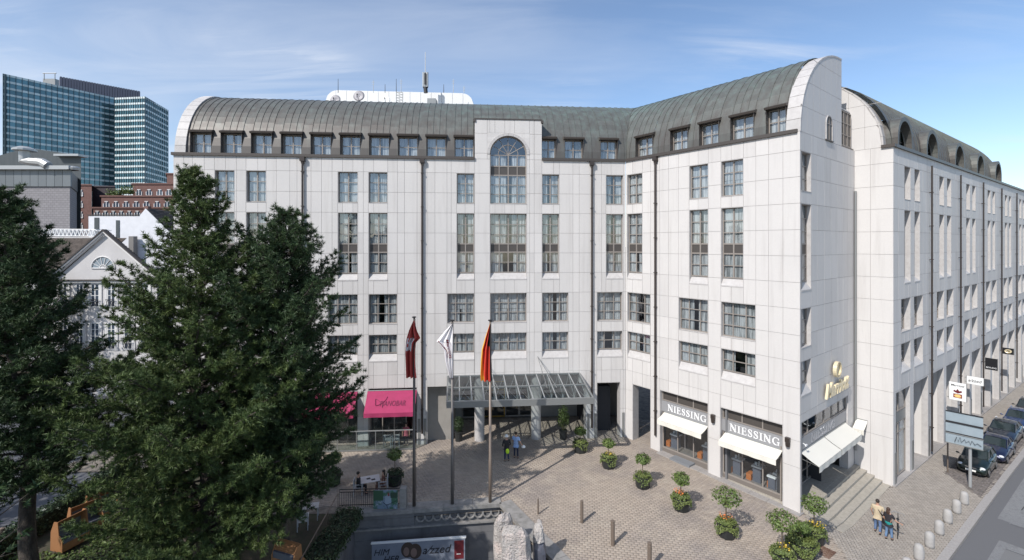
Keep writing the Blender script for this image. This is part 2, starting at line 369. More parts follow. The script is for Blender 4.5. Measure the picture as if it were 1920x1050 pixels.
# sunken court on the near side of the square
hole = [(-8.75, 25.75), (-0.62, 26.75), (2.05, 21.9), (4.4, 17.2), (4.4, -6.0), (-8.75, -6.0)]
outer = [(-1500, -300), (1800, -300), (1800, 2500), (-1500, 2500)]
tri = geometry.tessellate_polygon([[Vector((*p, 0)) for p in outer], [Vector((*p, 0)) for p in hole[::-1]]])
pts = outer + hole[::-1]
mbg = MB()
# the far ground dips with the street; one sheet well below the paving reaches the horizon
def gz(x, y): return -2.35 if x > 12 or y > 120 or x < -200 else -0.12
ring = [(-200, -60), (14, -60), (14, 120), (-200, 120)]
tri2 = geometry.tessellate_polygon([[Vector((*p, 0)) for p in ring], [Vector((*p, 0)) for p in hole[::-1]]])
pr = [(x, y, -0.45) for x, y in ring + hole[::-1]]
mbg.add(pr, [tuple(t) for t in tri2])
# outside ring
tri3 = geometry.tessellate_polygon([[Vector((*p, 0)) for p in outer], [Vector((*p, 0)) for p in ring[::-1]]])
mbg.add([(x, y, -2.35) for x, y in outer + ring[::-1]], [tuple(t) for t in tri3])
for i in range(4):
    a, b = ring[i], ring[(i+1) % 4]; mbg.quad((*a, -0.45), (*b, -0.45), (*b, -2.35), (*a, -2.35))
mbg.build('ground', EARTH, kind='structure')

# sheets
kerbA = G(1783, 1050); kerbB = G(1868.6, 927); kerbC = G(1920, 864)
kd = (kerbC - kerbA).normalized(); kd.z = 0; kd.normalize(); kn = Vector((kd.y, -kd.x, 0))
print('kerb', kerbA, kerbB, kerbC, kd, ST.d)
kd = ST.d.copy(); kn = ST.n.copy()
kP = kerbB.copy(); kP.z = 0
K = lambda a, o: kP + kd * a + kn * o      # along the kerb, outwards into the road
def xy(*ps): return [(p.x, p.y) for p in ps]
sheet('road', xy(K(-40, 0.0), K(110, 0.0), K(110, 30), K(-40, 30)), ASPH, -0.12)
# the raised pavement / plaza bed
plaza = [(-8.75, 25.75), (-0.62, 26.75), (2.05, 21.9), (4.4, 17.2), (4.4, 2.0)] + xy(K(-40, 0.0), K(110, 0.0), ST.W(110, 3, 0), ST.W(0, 3, 0)) + [(24, 36), (8.8, 41), (-40, 38), (-30, 30), (-14.5, 30), (-14.5, 25.75)]
plz = [(-0.62, 26.75), (2.05, 21.9), (4.4, 17.2), (4.4, 2.0)] + xy(K(-40, 0.0), K(110, 0.0), ST.W(110, 3, 0))
sheet('square_bed', plz + [(24.0, 36.5), (8.8, 40.5)], EARTH, -0.03)
sheet('terrace_bed', [(-14.6, 25.75), (-8.75, 25.75), (-0.62, 26.75), (8.8, 40.5), (-30, 38.5), (-30, 30.5), (-14.6, 30.5)], EARTH, -0.03)

def inside(p, poly):
    c = False; x, y = p; j = len(poly) - 1
    for i in range(len(poly)):
        xi, yi = poly[i]; xj, yj = poly[j]
        if (yi > y) != (yj > y) and x < (xj - xi) * (y - yi) / (yj - yi) + xi: c = not c
        j = i
    return c
def inframe(x, y, m=60):
    if y < 4: return False
    u = CX + F * x / y; v = HV + F * (H - zg(x)) / y
    return -m < u < 1920 + m and v < 1050 + m * 2.2

def pavers(name, region, excl, ang, lx, ly, gap, mt, org, bond='half', keep=None, top=0.0, jit=0.006):
    """individual stones, cut to whole stones; the 300 largest in view become objects of their own"""
    ca, sa = cos(ang), sin(ang); res = []
    xs = [p[0] for p in region]; ys = [p[1] for p in region]
    R_ = [((p[0]-org[0])*ca + (p[1]-org[1])*sa, -(p[0]-org[0])*sa + (p[1]-org[1])*ca) for p in region]
    i0, i1 = int(min(q[0] for q in R_)/lx)-1, int(max(q[0] for q in R_)/lx)+1
    j0, j1 = int(min(q[1] for q in R_)/ly)-1, int(max(q[1] for q in R_)/ly)+1
    for j in range(j0, j1+1):
        off = (0.5*lx if j % 2 else 0.0) + rnd.uniform(-.04, .04)*lx
        for i in range(i0, i1+1):
            a = i*lx + off; b = j*ly
            x = org[0] + a*ca - b*sa; y = org[1] + a*sa + b*ca
            if not inframe(x, y): continue
            if not inside((x, y), region): continue
            if any(inside((x, y), e) for e in excl): continue
            res.append((x, y))
    res.sort(key=lambda p: p[1])
    return res
def paver_objects(name, res, ang, lx, ly, gap, mt, top, nobj, parent, thick=0.05):
    hx, hy, bv = lx/2 - gap/2, ly/2 - gap/2, 0.008
    protos = []
    for k in range(6):
        m = MB(); t = rnd.uniform(-0.004, 0.004); t2 = rnd.uniform(-0.003, 0.003)
        m.add([(-hx,-hy,-thick),(hx,-hy,-thick),(hx,hy,-thick),(-hx,hy,-thick),(-hx,-hy,-bv),(hx,-hy,-bv),(hx,hy,-bv),(-hx,hy,-bv),
               (-hx+bv,-hy+bv,t),(hx-bv,-hy+bv,t2),(hx-bv,hy-bv,-t),(-hx+bv,hy-bv,-t2)],
              [(0,1,5,4),(1,2,6,5),(2,3,7,6),(3,0,4,7),(4,5,9,8),(5,6,10,9),(6,7,11,10),(7,4,8,11),(8,9,10,11)])
        protos.append(m)
    mes = [m.mesh(name, mt) for m in protos]
    for x, y in res[:nobj]:
        o = inst(name, rnd.choice(mes), parent, Vector((x, y, zg(x)+top+rnd.uniform(-.004, .002))) , ang + rnd.uniform(-.015, .015))
    rest = res[nobj:]
    if rest:
        base = [np.array(m.v) for m in protos]; fb = np.array([list(f) for f in protos[0].f]); nv = len(base[0])
        n = len(rest); V = np.zeros((n, nv, 3)); rr = np.random.RandomState(5)
        an = ang + rr.uniform(-.015, .015, n); c, s_ = np.cos(an), np.sin(an); pk = rr.randint(0, 6, n)
        B = np.stack(base)[pk]
        V[:, :, 0] = B[:, :, 0]*c[:, None] - B[:, :, 1]*s_[:, None] + np.array([p[0] for p in rest])[:, None]
        V[:, :, 1] = B[:, :, 0]*s_[:, None] + B[:, :, 1]*c[:, None] + np.array([p[1] for p in rest])[:, None]
        V[:, :, 2] = B[:, :, 2] + (np.array([zg(p[0]) for p in rest]) + top + rr.uniform(-.004, .002, n))[:, None]
        Fc = (fb[None] + (np.arange(n)*nv)[:, None, None]).reshape(-1, 4)
        me = quick_mesh(name, V.reshape(-1, 3), Fc, mt)
        o = bpy.data.objects.new(name, me); col.objects.link(o); o.parent = parent; o.location = -ORG[parent]; tag(o, kind='stuff')
def quick_mesh(name, V, Fc, mt, smooth=False):
    me = bpy.data.meshes.new(name); k = Fc.shape[1]
    me.vertices.add(len(V)); me.vertices.foreach_set('co', V.astype(np.float32).ravel())
    me.loops.add(Fc.size); me.loops.foreach_set('vertex_index', Fc.astype(np.int32).ravel())
    me.polygons.add(len(Fc)); me.polygons.foreach_set('loop_start', np.arange(0, Fc.size, k, dtype=np.int32))
    try: me.polygons.foreach_set('loop_total', np.full(len(Fc), k, dtype=np.int32))
    except Exception: pass
    me.materials.append(mt); me.update(calc_edges=True)
    if smooth: me.polygons.foreach_set('use_smooth', [True]*len(Fc))
    return me

# plaza paving and pavement paving, parents carry the pieces
pvroot = empty('square_paving', (8, 28, 0)); tag(pvroot, kind='structure')
swroot = empty('pavement', (22, 24, -0.8)); tag(swroot, kind='structure')
step_ex = [tuple(EN.W(0.25, 0.0, 0).xy), tuple(EN.W(EL, 0.0, 0).xy), tuple(EN.W(EL, -1.9, 0).xy), tuple(EN.W(0.25, -1.9, 0).xy)]
ledge = xy(WG.W(2.9, -0.30, 0), WG.W(WL, -0.30, 0), WG.W(WL, 4, 0), WG.W(2.9, 4, 0))
beyond_st = xy(ST.W(0.0, 0.0, 0), ST.W(110, 0.0, 0), ST.W(110, 10, 0), ST.W(0, 10, 0))
bay = xy(K(-1.5, -0.42), K(60, -0.42), K(60, -2.75), K(1.1, -2.75))
split = xy(Q1 + Vector((.15, -.1, 0)), G(1560, 1010), G(1640, 1120), G(1760, 1500))
mainreg = [(-0.62, 26.75), (2.05, 21.9), (4.4, 17.2), (6.0, 12.0)] + split[::-1] + [(24, 36), (8.8, 40.5), (-19.5, 38.0), (-19.5, 31.5), (-14.4, 31.2), (-14.4, 26.4), (-8.6, 26.4)]
A1 = radians(-9)
res = pavers('paver', mainreg, [ledge, step_ex], A1, 0.27, 0.17, 0.013, PAVE, (4, 22))
print('pavers', len(res))
paver_objects('paver', res, A1, 0.27, 0.17, 0.013, PAVE, 0.0, 300, pvroot)
A2 = atan2(ST.d.y, ST.d.x)
swreg = split + xy(K(-14, -0.40), K(95, -0.40), ST.W(95, -0.0, 0), ST.W(0, 0.0, 0), EN.W(0, 0, 0))
res = pavers('sett', swreg, [ledge, step_ex, beyond_st, bay], A2 + radians(90), 0.205, 0.155, 0.02, SETT, (22, 24))
print('setts', len(res))
paver_objects('sett', res, A2 + radians(90), 0.205, 0.155, 0.02, SETT, -0.002, 300, swroot)
# dark small setts in the parking bay
DSETT = mat('dark_bay_sett', (0.15, 0.13, 0.12), 0.85, isl=0.25, noise=(3, (0.10, 0.09, 0.085), 0.4, 0.7))
res = pavers('bay_sett', xy(K(-1.35, -0.38), K(60, -0.38), K(60, -2.7), K(1.15, -2.7)), [], A2, 0.17, 0.13, 0.02, DSETT, (30, 29))
paver_objects('bay_sett', res, A2, 0.17, 0.13, 0.02, DSETT, -0.018, 0, swroot)
# kerb stones
kr = empty('kerb', tuple(K(-4, -0.2)) , rz=0); tag(kr, kind='structure')
a = -14.0
while a < 70:
    L_ = rnd.choice((0.9, 1.0, 1.25)); w = 0.38 if a < -1 else 0.34
    m = MB(); p = K(a + 0.012, -w); q = K(a + L_ - 0.012, -w); r = K(a + L_ - 0.012, 0.0); t = K(a + 0.012, 0.0)
    zz = [zg(i.x) for i in (p, q, r, t)]
    lo = [Vector((i.x, i.y, z_ - 0.2)) for i, z_ in zip((p, q, r, t), zz)]; hi = [Vector((i.x, i.y, z_ + 0.006)) for i, z_ in zip((p, q, r, t), zz)]
    hi2 = [hi[0], hi[1], hi[2] - kn*0.02, hi[3] - kn*0.02]
    m.add(lo + hi2, [(0,3,2,1),(4,5,6,7),(0,1,5,4),(1,2,6,5),(2,3,7,6),(3,0,4,7)])
    m.build('kerb_stone', KERB, kr); a += L_
# road patches: the darker repaired strip by the kerb and a trench scar
sheet('road_patch', xy(K(-14, 0.01), K(-3.4, 0.01), K(-3.4, 1.05), K(-14, 1.05)), ASPH2, -0.116)
sheet('road_patch', xy(K(-3.4, 0.0), K(60, 0.0), K(60, 0.55), K(-3.4, 0.55)), ASPH2, -0.115)
sheet('road_patch', xy(K(-6.2, 1.05), K(-3.6, 1.05), K(-3.6, 2.7), K(-6.2, 2.7)), ASPH2, -0.114)
sheet('road_patch', xy(K(-11, 1.4), K(-7.0, 1.4), K(-7.0, 3.4), K(-11, 3.4)), mat('pale_asphalt_patch', (0.165, 0.165, 0.165), 0.9, noise=(50, (0.11, 0.11, 0.115), 0.45, 0.8)), -0.113)

# left hand road, its kerb and the soft ground under the pines
sheet('ground', [(-25.4, -20), (-8.9, -20), (-8.9, 25.9), (-14.4, 26.3), (-14.4, 31.2), (-19.5, 31.5), (-19.5, 34.0), (-25.4, 30.5)], GRASSG, -0.05)
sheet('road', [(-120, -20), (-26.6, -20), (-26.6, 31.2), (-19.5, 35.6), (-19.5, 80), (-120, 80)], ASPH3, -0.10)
FOOT = mat('pale_footway', (0.26, 0.25, 0.24), .85, noise=(2, (.2, .19, .185), .4, .7))
for i in range(26):
    y0 = -8+i*1.5; sheet('kerb_stone', [(-26.6, y0+.01), (-25.42, y0+.01), (-25.42, y0+1.49), (-26.6, y0+1.49)], FOOT, 0.0, thick=.15, kind=None, parent=kr)

CRK = mat('tar_seam', (0.035, 0.035, 0.038), .8)
for a0_, o0_, a1_, o1_ in ((-13, 3.4, -6.9, 3.45), (-7.0, 1.4, -6.95, 3.45), (-6.2, 2.72, -3.55, 2.75), (-3.58, 1.1, -3.55, 2.75), (-1.0, 1.2, 9, 1.6), (9, 1.6, 22, 1.3)):
    pa_, pb_ = K(a0_, o0_), K(a1_, o1_); dd = (pb_-pa_).normalized(); nn_ = Vector((-dd.y, dd.x, 0))*.022
    sheet('tar_seam', xy(pa_-nn_, pb_-nn_, pb_+nn_, pa_+nn_), CRK, -.109)
# ---------------------------------------------------------------- hotel
ZE = 21.27
hotel = empty('hotel', tuple(Q0), 'large hotel clad in pale granite panels with a barrel shaped copper roof', 'hotel building')
PANELS = []   # (facade, s0, s1, z0, z1, wall object)
D = 0.30

def rect_minus(rects, op):
    o0, o1, p0, p1 = op; out = []
    for (a, b, c, d) in rects:
        if o1 <= a+1e-4 or o0 >= b-1e-4 or p1 <= c+1e-4 or p0 >= d-1e-4: out.append((a, b, c, d)); continue
        if o0 > a: out.append((a, o0, c, d))
        if o1 < b: out.append((o1, b, c, d))
        m0, m1 = max(a, o0), min(b, o1)
        if p0 > c: out.append((m0, m1, c, p0))
        if p1 < d: out.append((m0, m1, p1, d))
    return out

def wall(fac, s0, s1, z0, z1, ops, sj, zj, thick=0.38, zb=None):
    """backing with holes + joint grid of stone panels"""
    S = sorted(set([s0, s1] + [e for o in ops for e in o[:2]])); Z = sorted(set([z0, z1] + [e for o in ops for e in o[2:]]))
    S = [v for v in S if s0-1e-6 <= v <= s1+1e-6]; Z = [v for v in Z if z0-1e-6 <= v <= z1+1e-6]
    mb = MB(fac.M)
    for zi in range(len(Z)-1):
        run = None
        for si in range(len(S)-1):
            cs, cz = (S[si]+S[si+1])/2, (Z[zi]+Z[zi+1])/2
            solid = not any(o[0] < cs < o[1] and o[2] < cz < o[3] for o in ops)
            if solid: run = (S[si] if run is None else run[0], S[si+1])
            if (not solid or si == len(S)-2) and run: mb.box(run[0]+(.036 if run[0] < s0+.001 else 0), run[1]-(.036 if run[1] > s1-.001 else 0), 0.03, thick, Z[zi], Z[zi+1]); run = None
    w = mb.build('wall', JOINT, hotel)
    SJ = sorted(set([s0, s1] + [v for v in sj if s0+0.05 < v < s1-0.05])); ZJ = sorted(set([z0, z1] + [v for v in zj if z0+0.05 < v < z1-0.05]))
    for i in range(len(SJ)-1):
        for j in range(len(ZJ)-1):
            R_ = [(SJ[i], SJ[i+1], ZJ[j], ZJ[j+1])]
            for o in ops: R_ = rect_minus(R_, o)
            for r in R_:
                if r[1]-r[0] > 0.04 and r[3]-r[2] > 0.04: PANELS.append((fac, *r, w))
    return w

REV = {}
def reveal(fac, s0, s1, z0, z1, d=D, bottom=True, top=True, mt=None):
    mb = MB(fac.M); t = 0.03; REV[len(REV)] = (mb, mt or STONE2)
    mb.box(s0, s0+t, 0.003, d, z0, z1); mb.box(s1-t, s1, 0.003, d, z0, z1)
    if top: mb.box(s0+t, s1-t, 0.003, d, z1-t, z1)
    if bottom: mb.box(s0+t, s1-t, -0.02, d, z0, z0+t)
def flush_reveals():
    for mb, mt in REV.values(): mb.build('window_reveal', mt, hotel)
    REV.clear()
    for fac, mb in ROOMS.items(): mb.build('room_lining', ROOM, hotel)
    ROOMS.clear()

MESHC = {}
def cached(key, fn):
    if key not in MESHC: MESHC[key] = fn()
    return MESHC[key]
ROOMS = {}
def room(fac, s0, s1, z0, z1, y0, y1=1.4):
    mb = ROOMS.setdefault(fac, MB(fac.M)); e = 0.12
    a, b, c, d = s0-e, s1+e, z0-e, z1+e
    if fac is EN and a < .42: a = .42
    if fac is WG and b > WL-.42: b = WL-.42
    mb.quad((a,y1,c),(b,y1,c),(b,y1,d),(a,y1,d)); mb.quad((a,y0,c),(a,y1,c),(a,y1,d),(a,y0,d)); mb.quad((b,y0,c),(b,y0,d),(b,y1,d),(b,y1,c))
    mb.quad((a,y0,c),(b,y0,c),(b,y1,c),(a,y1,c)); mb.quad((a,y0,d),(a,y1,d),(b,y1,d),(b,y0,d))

def curtain_mesh(w, h, var):
    r = random.Random(var*7+int(w*10)); mb = MB()
    def sheet_(x0, x1, zt, zb_, ph):
        n = max(6, int((x1-x0)/0.035)); gather = r.uniform(.8, 1.3)
        def f(u, v):
            x = x0+(x1-x0)*u; a = 0.014*(0.5+0.6*v)
            return (x, a*sin(x*38*gather+ph+1.3*sin(x*7))+0.012*sin(x*11+ph), zt-(zt-zb_)*v)
        mb.grid(f, n, 2)
    k = var % 5
    if k == 0: sheet_(0, w, h, 0, 1)
    elif k == 1: g = w*r.uniform(.10, .2); c = w*r.uniform(.4, .6); sheet_(0, c-g/2, h, 0, 2); sheet_(c+g/2, w, h, 0, 3)
    elif k == 2: sheet_(0, w, h, h*.45, 2); sheet_(0, w*.47, h*.44, 0, 3); sheet_(w*.53, w, h*.44, 0, 1)
    elif k == 3: g = w*.3; sheet_(0, w/2-g/2, h, 0, 2); sheet_(w/2+g/2, w, h, 0, 4)
    else: sheet_(w*.02, w*.98, h, h*.02, 5)
    return mb.mesh('curtain', CURT)

win_n = 0
def window(fac, s0, s1, z0, z1, cols, rows, y=0.27, spans=None, curtains=True, name='window', gaps=None, fw=0.055, parent=None, glass=None, var=None, panes=True, fm=None):
    """rows: list of (height share, kind) bottom to top; kind g = glass, s = solid panel"""
    global win_n
    win_n += 1; parent = parent or hotel; glass = glass or GLASS; fm = fm or FRAME
    w, h = round(s1-s0, 2), round(z1-z0, 2); tot = sum(r[0] for r in rows)
    colw = [c/sum(cols) for c in cols]
    key = ('win', w, h, tuple(cols), tuple(rows), fw, fm.name)
    xs = [0.0]
    for c in colw: xs.append(xs[-1]+c*w)
    zs = [0.0]
    for r in rows: zs.append(zs[-1]+r[0]/tot*h)
    def fr_mesh():
        mb = MB(); o = fw
        mb.box(0, o, 0, .08, 0, h); mb.box(w-o, w, 0, .08, 0, h); mb.box(o, w-o, 0, .08, 0, o*1.3); mb.box(o, w-o, 0, .08, h-o, h)
        for i, x in enumerate(xs[1:-1]):
            t = 0.032 if len(xs) % 2 == 0 or i+1 != (len(xs)-1)//2 else 0.045
            mb.box(x-t, x+t, .004, .07, o*1.3, h-o)
        for i, z in enumerate(zs[1:-1]):
            t = 0.045 if (rows[i][1] != rows[i+1][1]) else 0.026
            mb.box(o, w-o, .010, .066, z-t, z+t)
        return mb.mesh(name, fm)
    o = inst(name, cached(key, fr_mesh), parent, fac.W(s0, y, z0), fac.rz)
    for i in range(len(xs)-1):
        for j in range(len(zs)-1):
            a, b, c, d = xs[i]+.03, xs[i+1]-.03, zs[j]+.024, zs[j+1]-.024
            solid = rows[j][1] == 's'
            nm = 'spandrel_panel' if solid else 'pane'
            def pm(): 
                m = MB()
                if solid: m.box(-(b-a)/2, (b-a)/2, 0, .02, -(d-c)/2, (d-c)/2)
                else: m.add([(-(b-a)/2,0,-(d-c)/2),((b-a)/2,0,-(d-c)/2),((b-a)/2,0,(d-c)/2),(-(b-a)/2,0,(d-c)/2)], [(0,1,2,3)])
                return m.mesh(nm, SPAND if solid else glass)
            if panes or solid:
                me = cached((nm, round(b-a, 2), round(d-c, 2), glass.name), pm)
                q = bpy.data.objects.new(nm, me); col.objects.link(q); q.parent = o
                q.location = ((a+b)/2, .045, (c+d)/2)
                if not solid: q.rotation_euler = (rnd.uniform(-.006, .006), 0, rnd.uniform(-.008, .008))
    if not panes:
        def allp():
            m = MB()
            for i in range(len(xs)-1):
                for j in range(len(zs)-1):
                    if rows[j][1] == 'g': m.quad((xs[i]+.03,.045,zs[j]+.024),(xs[i+1]-.03,.045,zs[j]+.024),(xs[i+1]-.03,.045,zs[j+1]-.024),(xs[i]+.03,.045,zs[j+1]-.024))
            return m.mesh('pane', glass)
        q = bpy.data.objects.new('pane', cached(key+('allp',), allp)); col.objects.link(q); q.parent = o
    if curtains:
        j = 0
        while j < len(rows):
            if rows[j][1] == 's': j += 1; continue
            k = j
            while k+1 < len(rows) and rows[k+1][1] == 'g': k += 1
            v = rnd.choice([0, 0, 1, 1, 2, 2, 4, 3, 6, 7]) if var is None else var
            hh = zs[k+1]-zs[j]
            me = cached(('cur', w, round(hh, 2), v), lambda: curtain_mesh(w-.06, hh, v))
            q = bpy.data.objects.new('curtain', me); col.objects.link(q); q.parent = o; q.location = (.03, .13, zs[j])
            j = k+1
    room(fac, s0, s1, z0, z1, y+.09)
    return o
def sill_block(fac, s0, s1, zt, zb, d=D):
    """sloped stone sill: flush at the bottom outside, rising inwards"""
    mb = MB(fac.M); s0 += .03; s1 -= .03
    mb.add([(s0,-.015,zb-.03),(s1,-.015,zb-.03),(s1,-.015,zb+.05),(s0,-.015,zb+.05),(s0,d,zt),(s1,d,zt),(s0,d,zb-.03),(s1,d,zb-.03)],
           [(0,1,2,3),(3,2,5,4),(0,3,4,6),(1,7,5,2),(0,6,7,1),(6,4,5,7)])
    mb.build('sill', STONE2, hotel)

G3 = tuple([(1.0, 'g')]*3)
TALL = ((1.0,'g'),(0.95,'g'),(0.78,'s'),(0.9,'g'),(0.95,'g'),(1.0,'g'))
R1 = (17.9, 20.2); R2 = (12.7, 17.2, 12.2); R3 = (8.95, 11.2); R4 = (6.75, 8.2, 6.2)
ZJ = [20.2-1.5*k for k in range(-3, 13)] 

def column_of_windows(fac, sa, sb, wa, wb, ops, ncol=2, wcol=3, rows=(1,2,3,4), d=D, panes=True, narrow=False):
    """sa..sb: upper two rows, wa..wb: the wider lower rows"""
    yy = d-.08
    if 1 in rows:
        ops.append((sa, sb, *R1)); reveal(fac, sa, sb, *R1, d=d); window(fac, sa+.03, sb-.03, R1[0]+.03, R1[1]-.03, [1]*ncol, G3, y=yy, panes=panes)
    if 2 in rows:
        ops.append((sa, sb, R2[2], R2[1])); reveal(fac, sa, sb, R2[2], R2[1], d=d, bottom=False); sill_block(fac, sa, sb, R2[0], R2[2], d)
        window(fac, sa+.03, sb-.03, R2[0], R2[1]-.03, [1]*ncol, TALL, y=yy, panes=panes)
    cw = [1]*wcol if wcol != 3 else [.8, 1, .8]
    if 3 in rows:
        ops.append((wa, wb, *R3)); reveal(fac, wa, wb, *R3, d=d); window(fac, wa+.03, wb-.03, R3[0]+.03, R3[1]-.03, cw, G3, y=yy, panes=panes)
    if 4 in rows:
        ops.append((wa, wb, R4[2], R4[1])); reveal(fac, wa, wb, R4[2], R4[1], d=d, bottom=False); sill_block(fac, wa, wb, R4[0], R4[2], d)
        window(fac, wa+.03, wb-.03, R4[0], R4[1]-.03, cw, ((1,'g'),(1,'g')), y=yy, panes=panes)

u = FR.u2s
ZT = 4.25      # head of the ground floor openings
# ---- front facade
ops = []
cols_f = [((402,440),(383,440)), ((461,499),(461,518)), ((633,671),(614,671)), ((690.5,727),(690.5,745)), ((856,889.5),(838,889.5)), ((1016,1049),(1016,1066)), ((1136,1169),(1119,1167.5))]
for (a, b), (c, d_) in cols_f: column_of_windows(FR, u(a), u(b), u(c), u(d_), ops)
# the middle bay: four lights wide, arched at the top
fa, fb = u(918.5), u(988); zc = (fb-fa)/2; ZSP = 23.05-zc
ops.append((fa, fb, 17.9, ZSP)); reveal(FR, fa, fb, 17.9, ZSP, top=False)
window(FR, fa+.03, fb-.03, 17.93, ZSP, [1]*4, ((1,'g'),(1,'g'),(1,'g'),(.95,'s'),(1.2,'g')), y=.27, var=1)
ops.append((fa, fb, R2[2], R2[1])); reveal(FR, fa, fb, R2[2], R2[1], bottom=False); sill_block(FR, fa, fb, R2[0], R2[2]); window(FR, fa+.03, fb-.03, R2[0], R2[1]-.03, [1]*4, TALL)
ops.append((fa, fb, *R3)); reveal(FR, fa, fb, *R3); window(FR, fa+.03, fb-.03, R3[0]+.03, R3[1]-.03, [1]*4, G3)
ops.append((fa, fb, R4[2], R4[1])); reveal(FR, fa, fb, R4[2], R4[1], bottom=False); sill_block(FR, fa, fb, R4[0], R4[2]); window(FR, fa+.03, fb-.03, R4[0], R4[1]-.03, [1]*4, ((1,'g'),(1,'g')))
def arch(fac, c, zs, r, ro, nm='arch_trim'):
    n = 24; mb = MB(fac.M)      # proud ring of voussoirs and its soffit
    A = [pi*i/n for i in range(n+1)]
    for i in range(n):
        a, b = A[i], A[i+1]; g = .006 if i % 2 == 0 else 0.0
        q = [(c-ro*cos(a+g), zs+ro*sin(a+g)), (c-ro*cos(b), zs+ro*sin(b)), (c-r*cos(b), zs+r*sin(b)), (c-r*cos(a+g), zs+r*sin(a+g))]
        mb.prism([(x, -.035, z) for x, z in q], (0, .39, 0))
    mb.build(nm, STONE2, hotel)
    mb = MB(fac.M)              # corner infill
    for sgn in (-1, 1):
        for i in range(n//2):
            a, b = A[i], A[i+1]
            p = [(c+sgn*ro*cos(a), zs+ro*sin(a)), (c+sgn*ro*cos(b), zs+ro*sin(b)), (c+sgn*ro, zs+ro*sin(b)), (c+sgn*ro, zs+ro*sin(a))]
            mb.prism([(x, .0, z) for x, z in p], (0, .37, 0))
    mb.build('arch_infill', STONE, hotel)
    mb = MB(fac.M); rr = r-.03
    pts = [(c-rr*cos(t), .30, zs+rr*sin(t)) for t in A]; mb.path(pts, .045, 5)
    if r > 1:
        mb.path([(c-rr*.55*cos(t), .30, zs+rr*.55*sin(t)) for t in A], .028, 5)
        for k in (1, 2, 3, 4, 5): t = pi*k/6; mb.tube((c, .30, zs), (c-rr*cos(t), .30, zs+rr*sin(t)), .026, n=5)
    else: mb.tube((c, .3, zs), (c, .3, zs+rr), .03, n=5)
    f = mb.build('arch_window', FRAME, hotel)
    for k in range(6):
        t0, t1 = pi*k/6, pi*(k+1)/6; m = MB(fac.M)
        m.add([(c, .31, zs)]+[(c-rr*cos(t0+(t1-t0)*q/4), .31, zs+rr*sin(t0+(t1-t0)*q/4)) for q in range(5)], [(0,1,2,3,4,5)])
        m.build('pane', GLASS, f)
    room(fac, c-r, c+r, zs, zs+r, .37)
cF = (fa+fb)/2; arch(FR, cF, ZSP, zc, zc+.2)
ops += [(cF-zc-.2, cF+zc+.2, ZSP, ZSP+zc+.2)]
# ground floor openings
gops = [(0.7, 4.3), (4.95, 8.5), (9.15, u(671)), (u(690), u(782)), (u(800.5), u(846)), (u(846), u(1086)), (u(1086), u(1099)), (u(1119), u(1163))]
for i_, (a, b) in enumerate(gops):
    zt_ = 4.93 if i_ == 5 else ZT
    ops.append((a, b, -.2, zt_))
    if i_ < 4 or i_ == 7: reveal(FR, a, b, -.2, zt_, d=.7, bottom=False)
mr_ = MB(FR.M); mr_.box(u(800.5), u(800.5)+.03, .003, .7, -.2, ZT); mr_.box(u(1099)-.03, u(1099), .003, .7, -.2, ZT); mr_.build('window_reveal', STONE2, hotel)
gb0, gb1 = u(890), u(1016)
SJf = []
k = u(402); 
while k > 0.3: k -= .745
while k < FL: SJf.append(k); k += .745
# snap the joints near openings
edges = [e for o in ops for e in o[:2]]
def snap(J, E, tol=.3):
    J = list(J)
    for e in sorted(set(round(x, 3) for x in E)):
        j = min(range(len(J)), key=lambda i: abs(J[i]-e))
        if abs(J[j]-e) < tol: J[j] = e
    J = sorted(set(J)); out_ = [J[0]]
    for x in J[1:]:
        if x-out_[-1] > .25: out_.append(x)
        elif any(abs(x-e) < 1e-3 for e in E): out_[-1] = x
    return out_
SJf = snap(SJf, edges+[gb0, gb1])
gwall = [o for o in ops if o[3] > ZE and o[2] >= 20]
wall(FR, 0, FL, -.2, ZE, [(a, b, c, min(d_, ZE+.0)) if d_ > ZE else (a, b, c, d_) for a, b, c, d_ in ops if c < ZE], SJf, ZJ)
wall(FR, gb0, gb1, ZE, 24.25, [(max(a, gb0), b, max(c, ZE), d_) for a, b, c, d_ in ops if d_ > ZE], SJf, ZJ, thick=.4)
# flanks and top of the raised middle gable
mb = MB(FR.M)
for a, b in ((gb0, gb0+.35), (gb1-.35, gb1)): mb.box(a, b, .4, 3.2, ZE, 24.2)
mb.box(gb0+.35, gb1-.35, .4, 3.2, 23.9, 24.2); mb.build('gable_flank', STONE2, hotel)
mb = MB(FR.M); mb.box(gb0-.03, gb1+.03, -.05, 3.2, 24.252, 24.33)
for a in (gb0-.12, gb1-.08): mb.box(a, a+.2, -.08, .25, 24.05, 24.245)
mb.build('gable_coping', METAL, hotel)

# ---- wing facade
ops = []; w = WG.u2s
for (a, b), (c, d_) in [((1175.5,1204.5),(1176,1219.5)), ((1292,1328),(1272,1327.6)), ((1351.5,1394),(1351.5,1417))]:
    column_of_windows(WG, w(a), w(b), w(c), w(d_), ops)
ZW = 4.4
wg = [(w(1186), w(1220)), (w(1237), w(1327.6)), (w(1350), w(1468))]
for i, (a, b) in enumerate(wg):
    z = ZT if i == 0 else ZW
    ops.append((a, b, -.6, z)); reveal(WG, a, b, -.6, z, d=.7 if i == 0 else .45, bottom=False)
edges = [e for o in ops for e in o[:2]]
SJw = snap([.75*i for i in range(1, 16)], edges); wall(WG, 0, WL, -.6, ZE, ops, SJw, ZJ)
print('wing ops', [tuple(round(x, 2) for x in o) for o in ops])
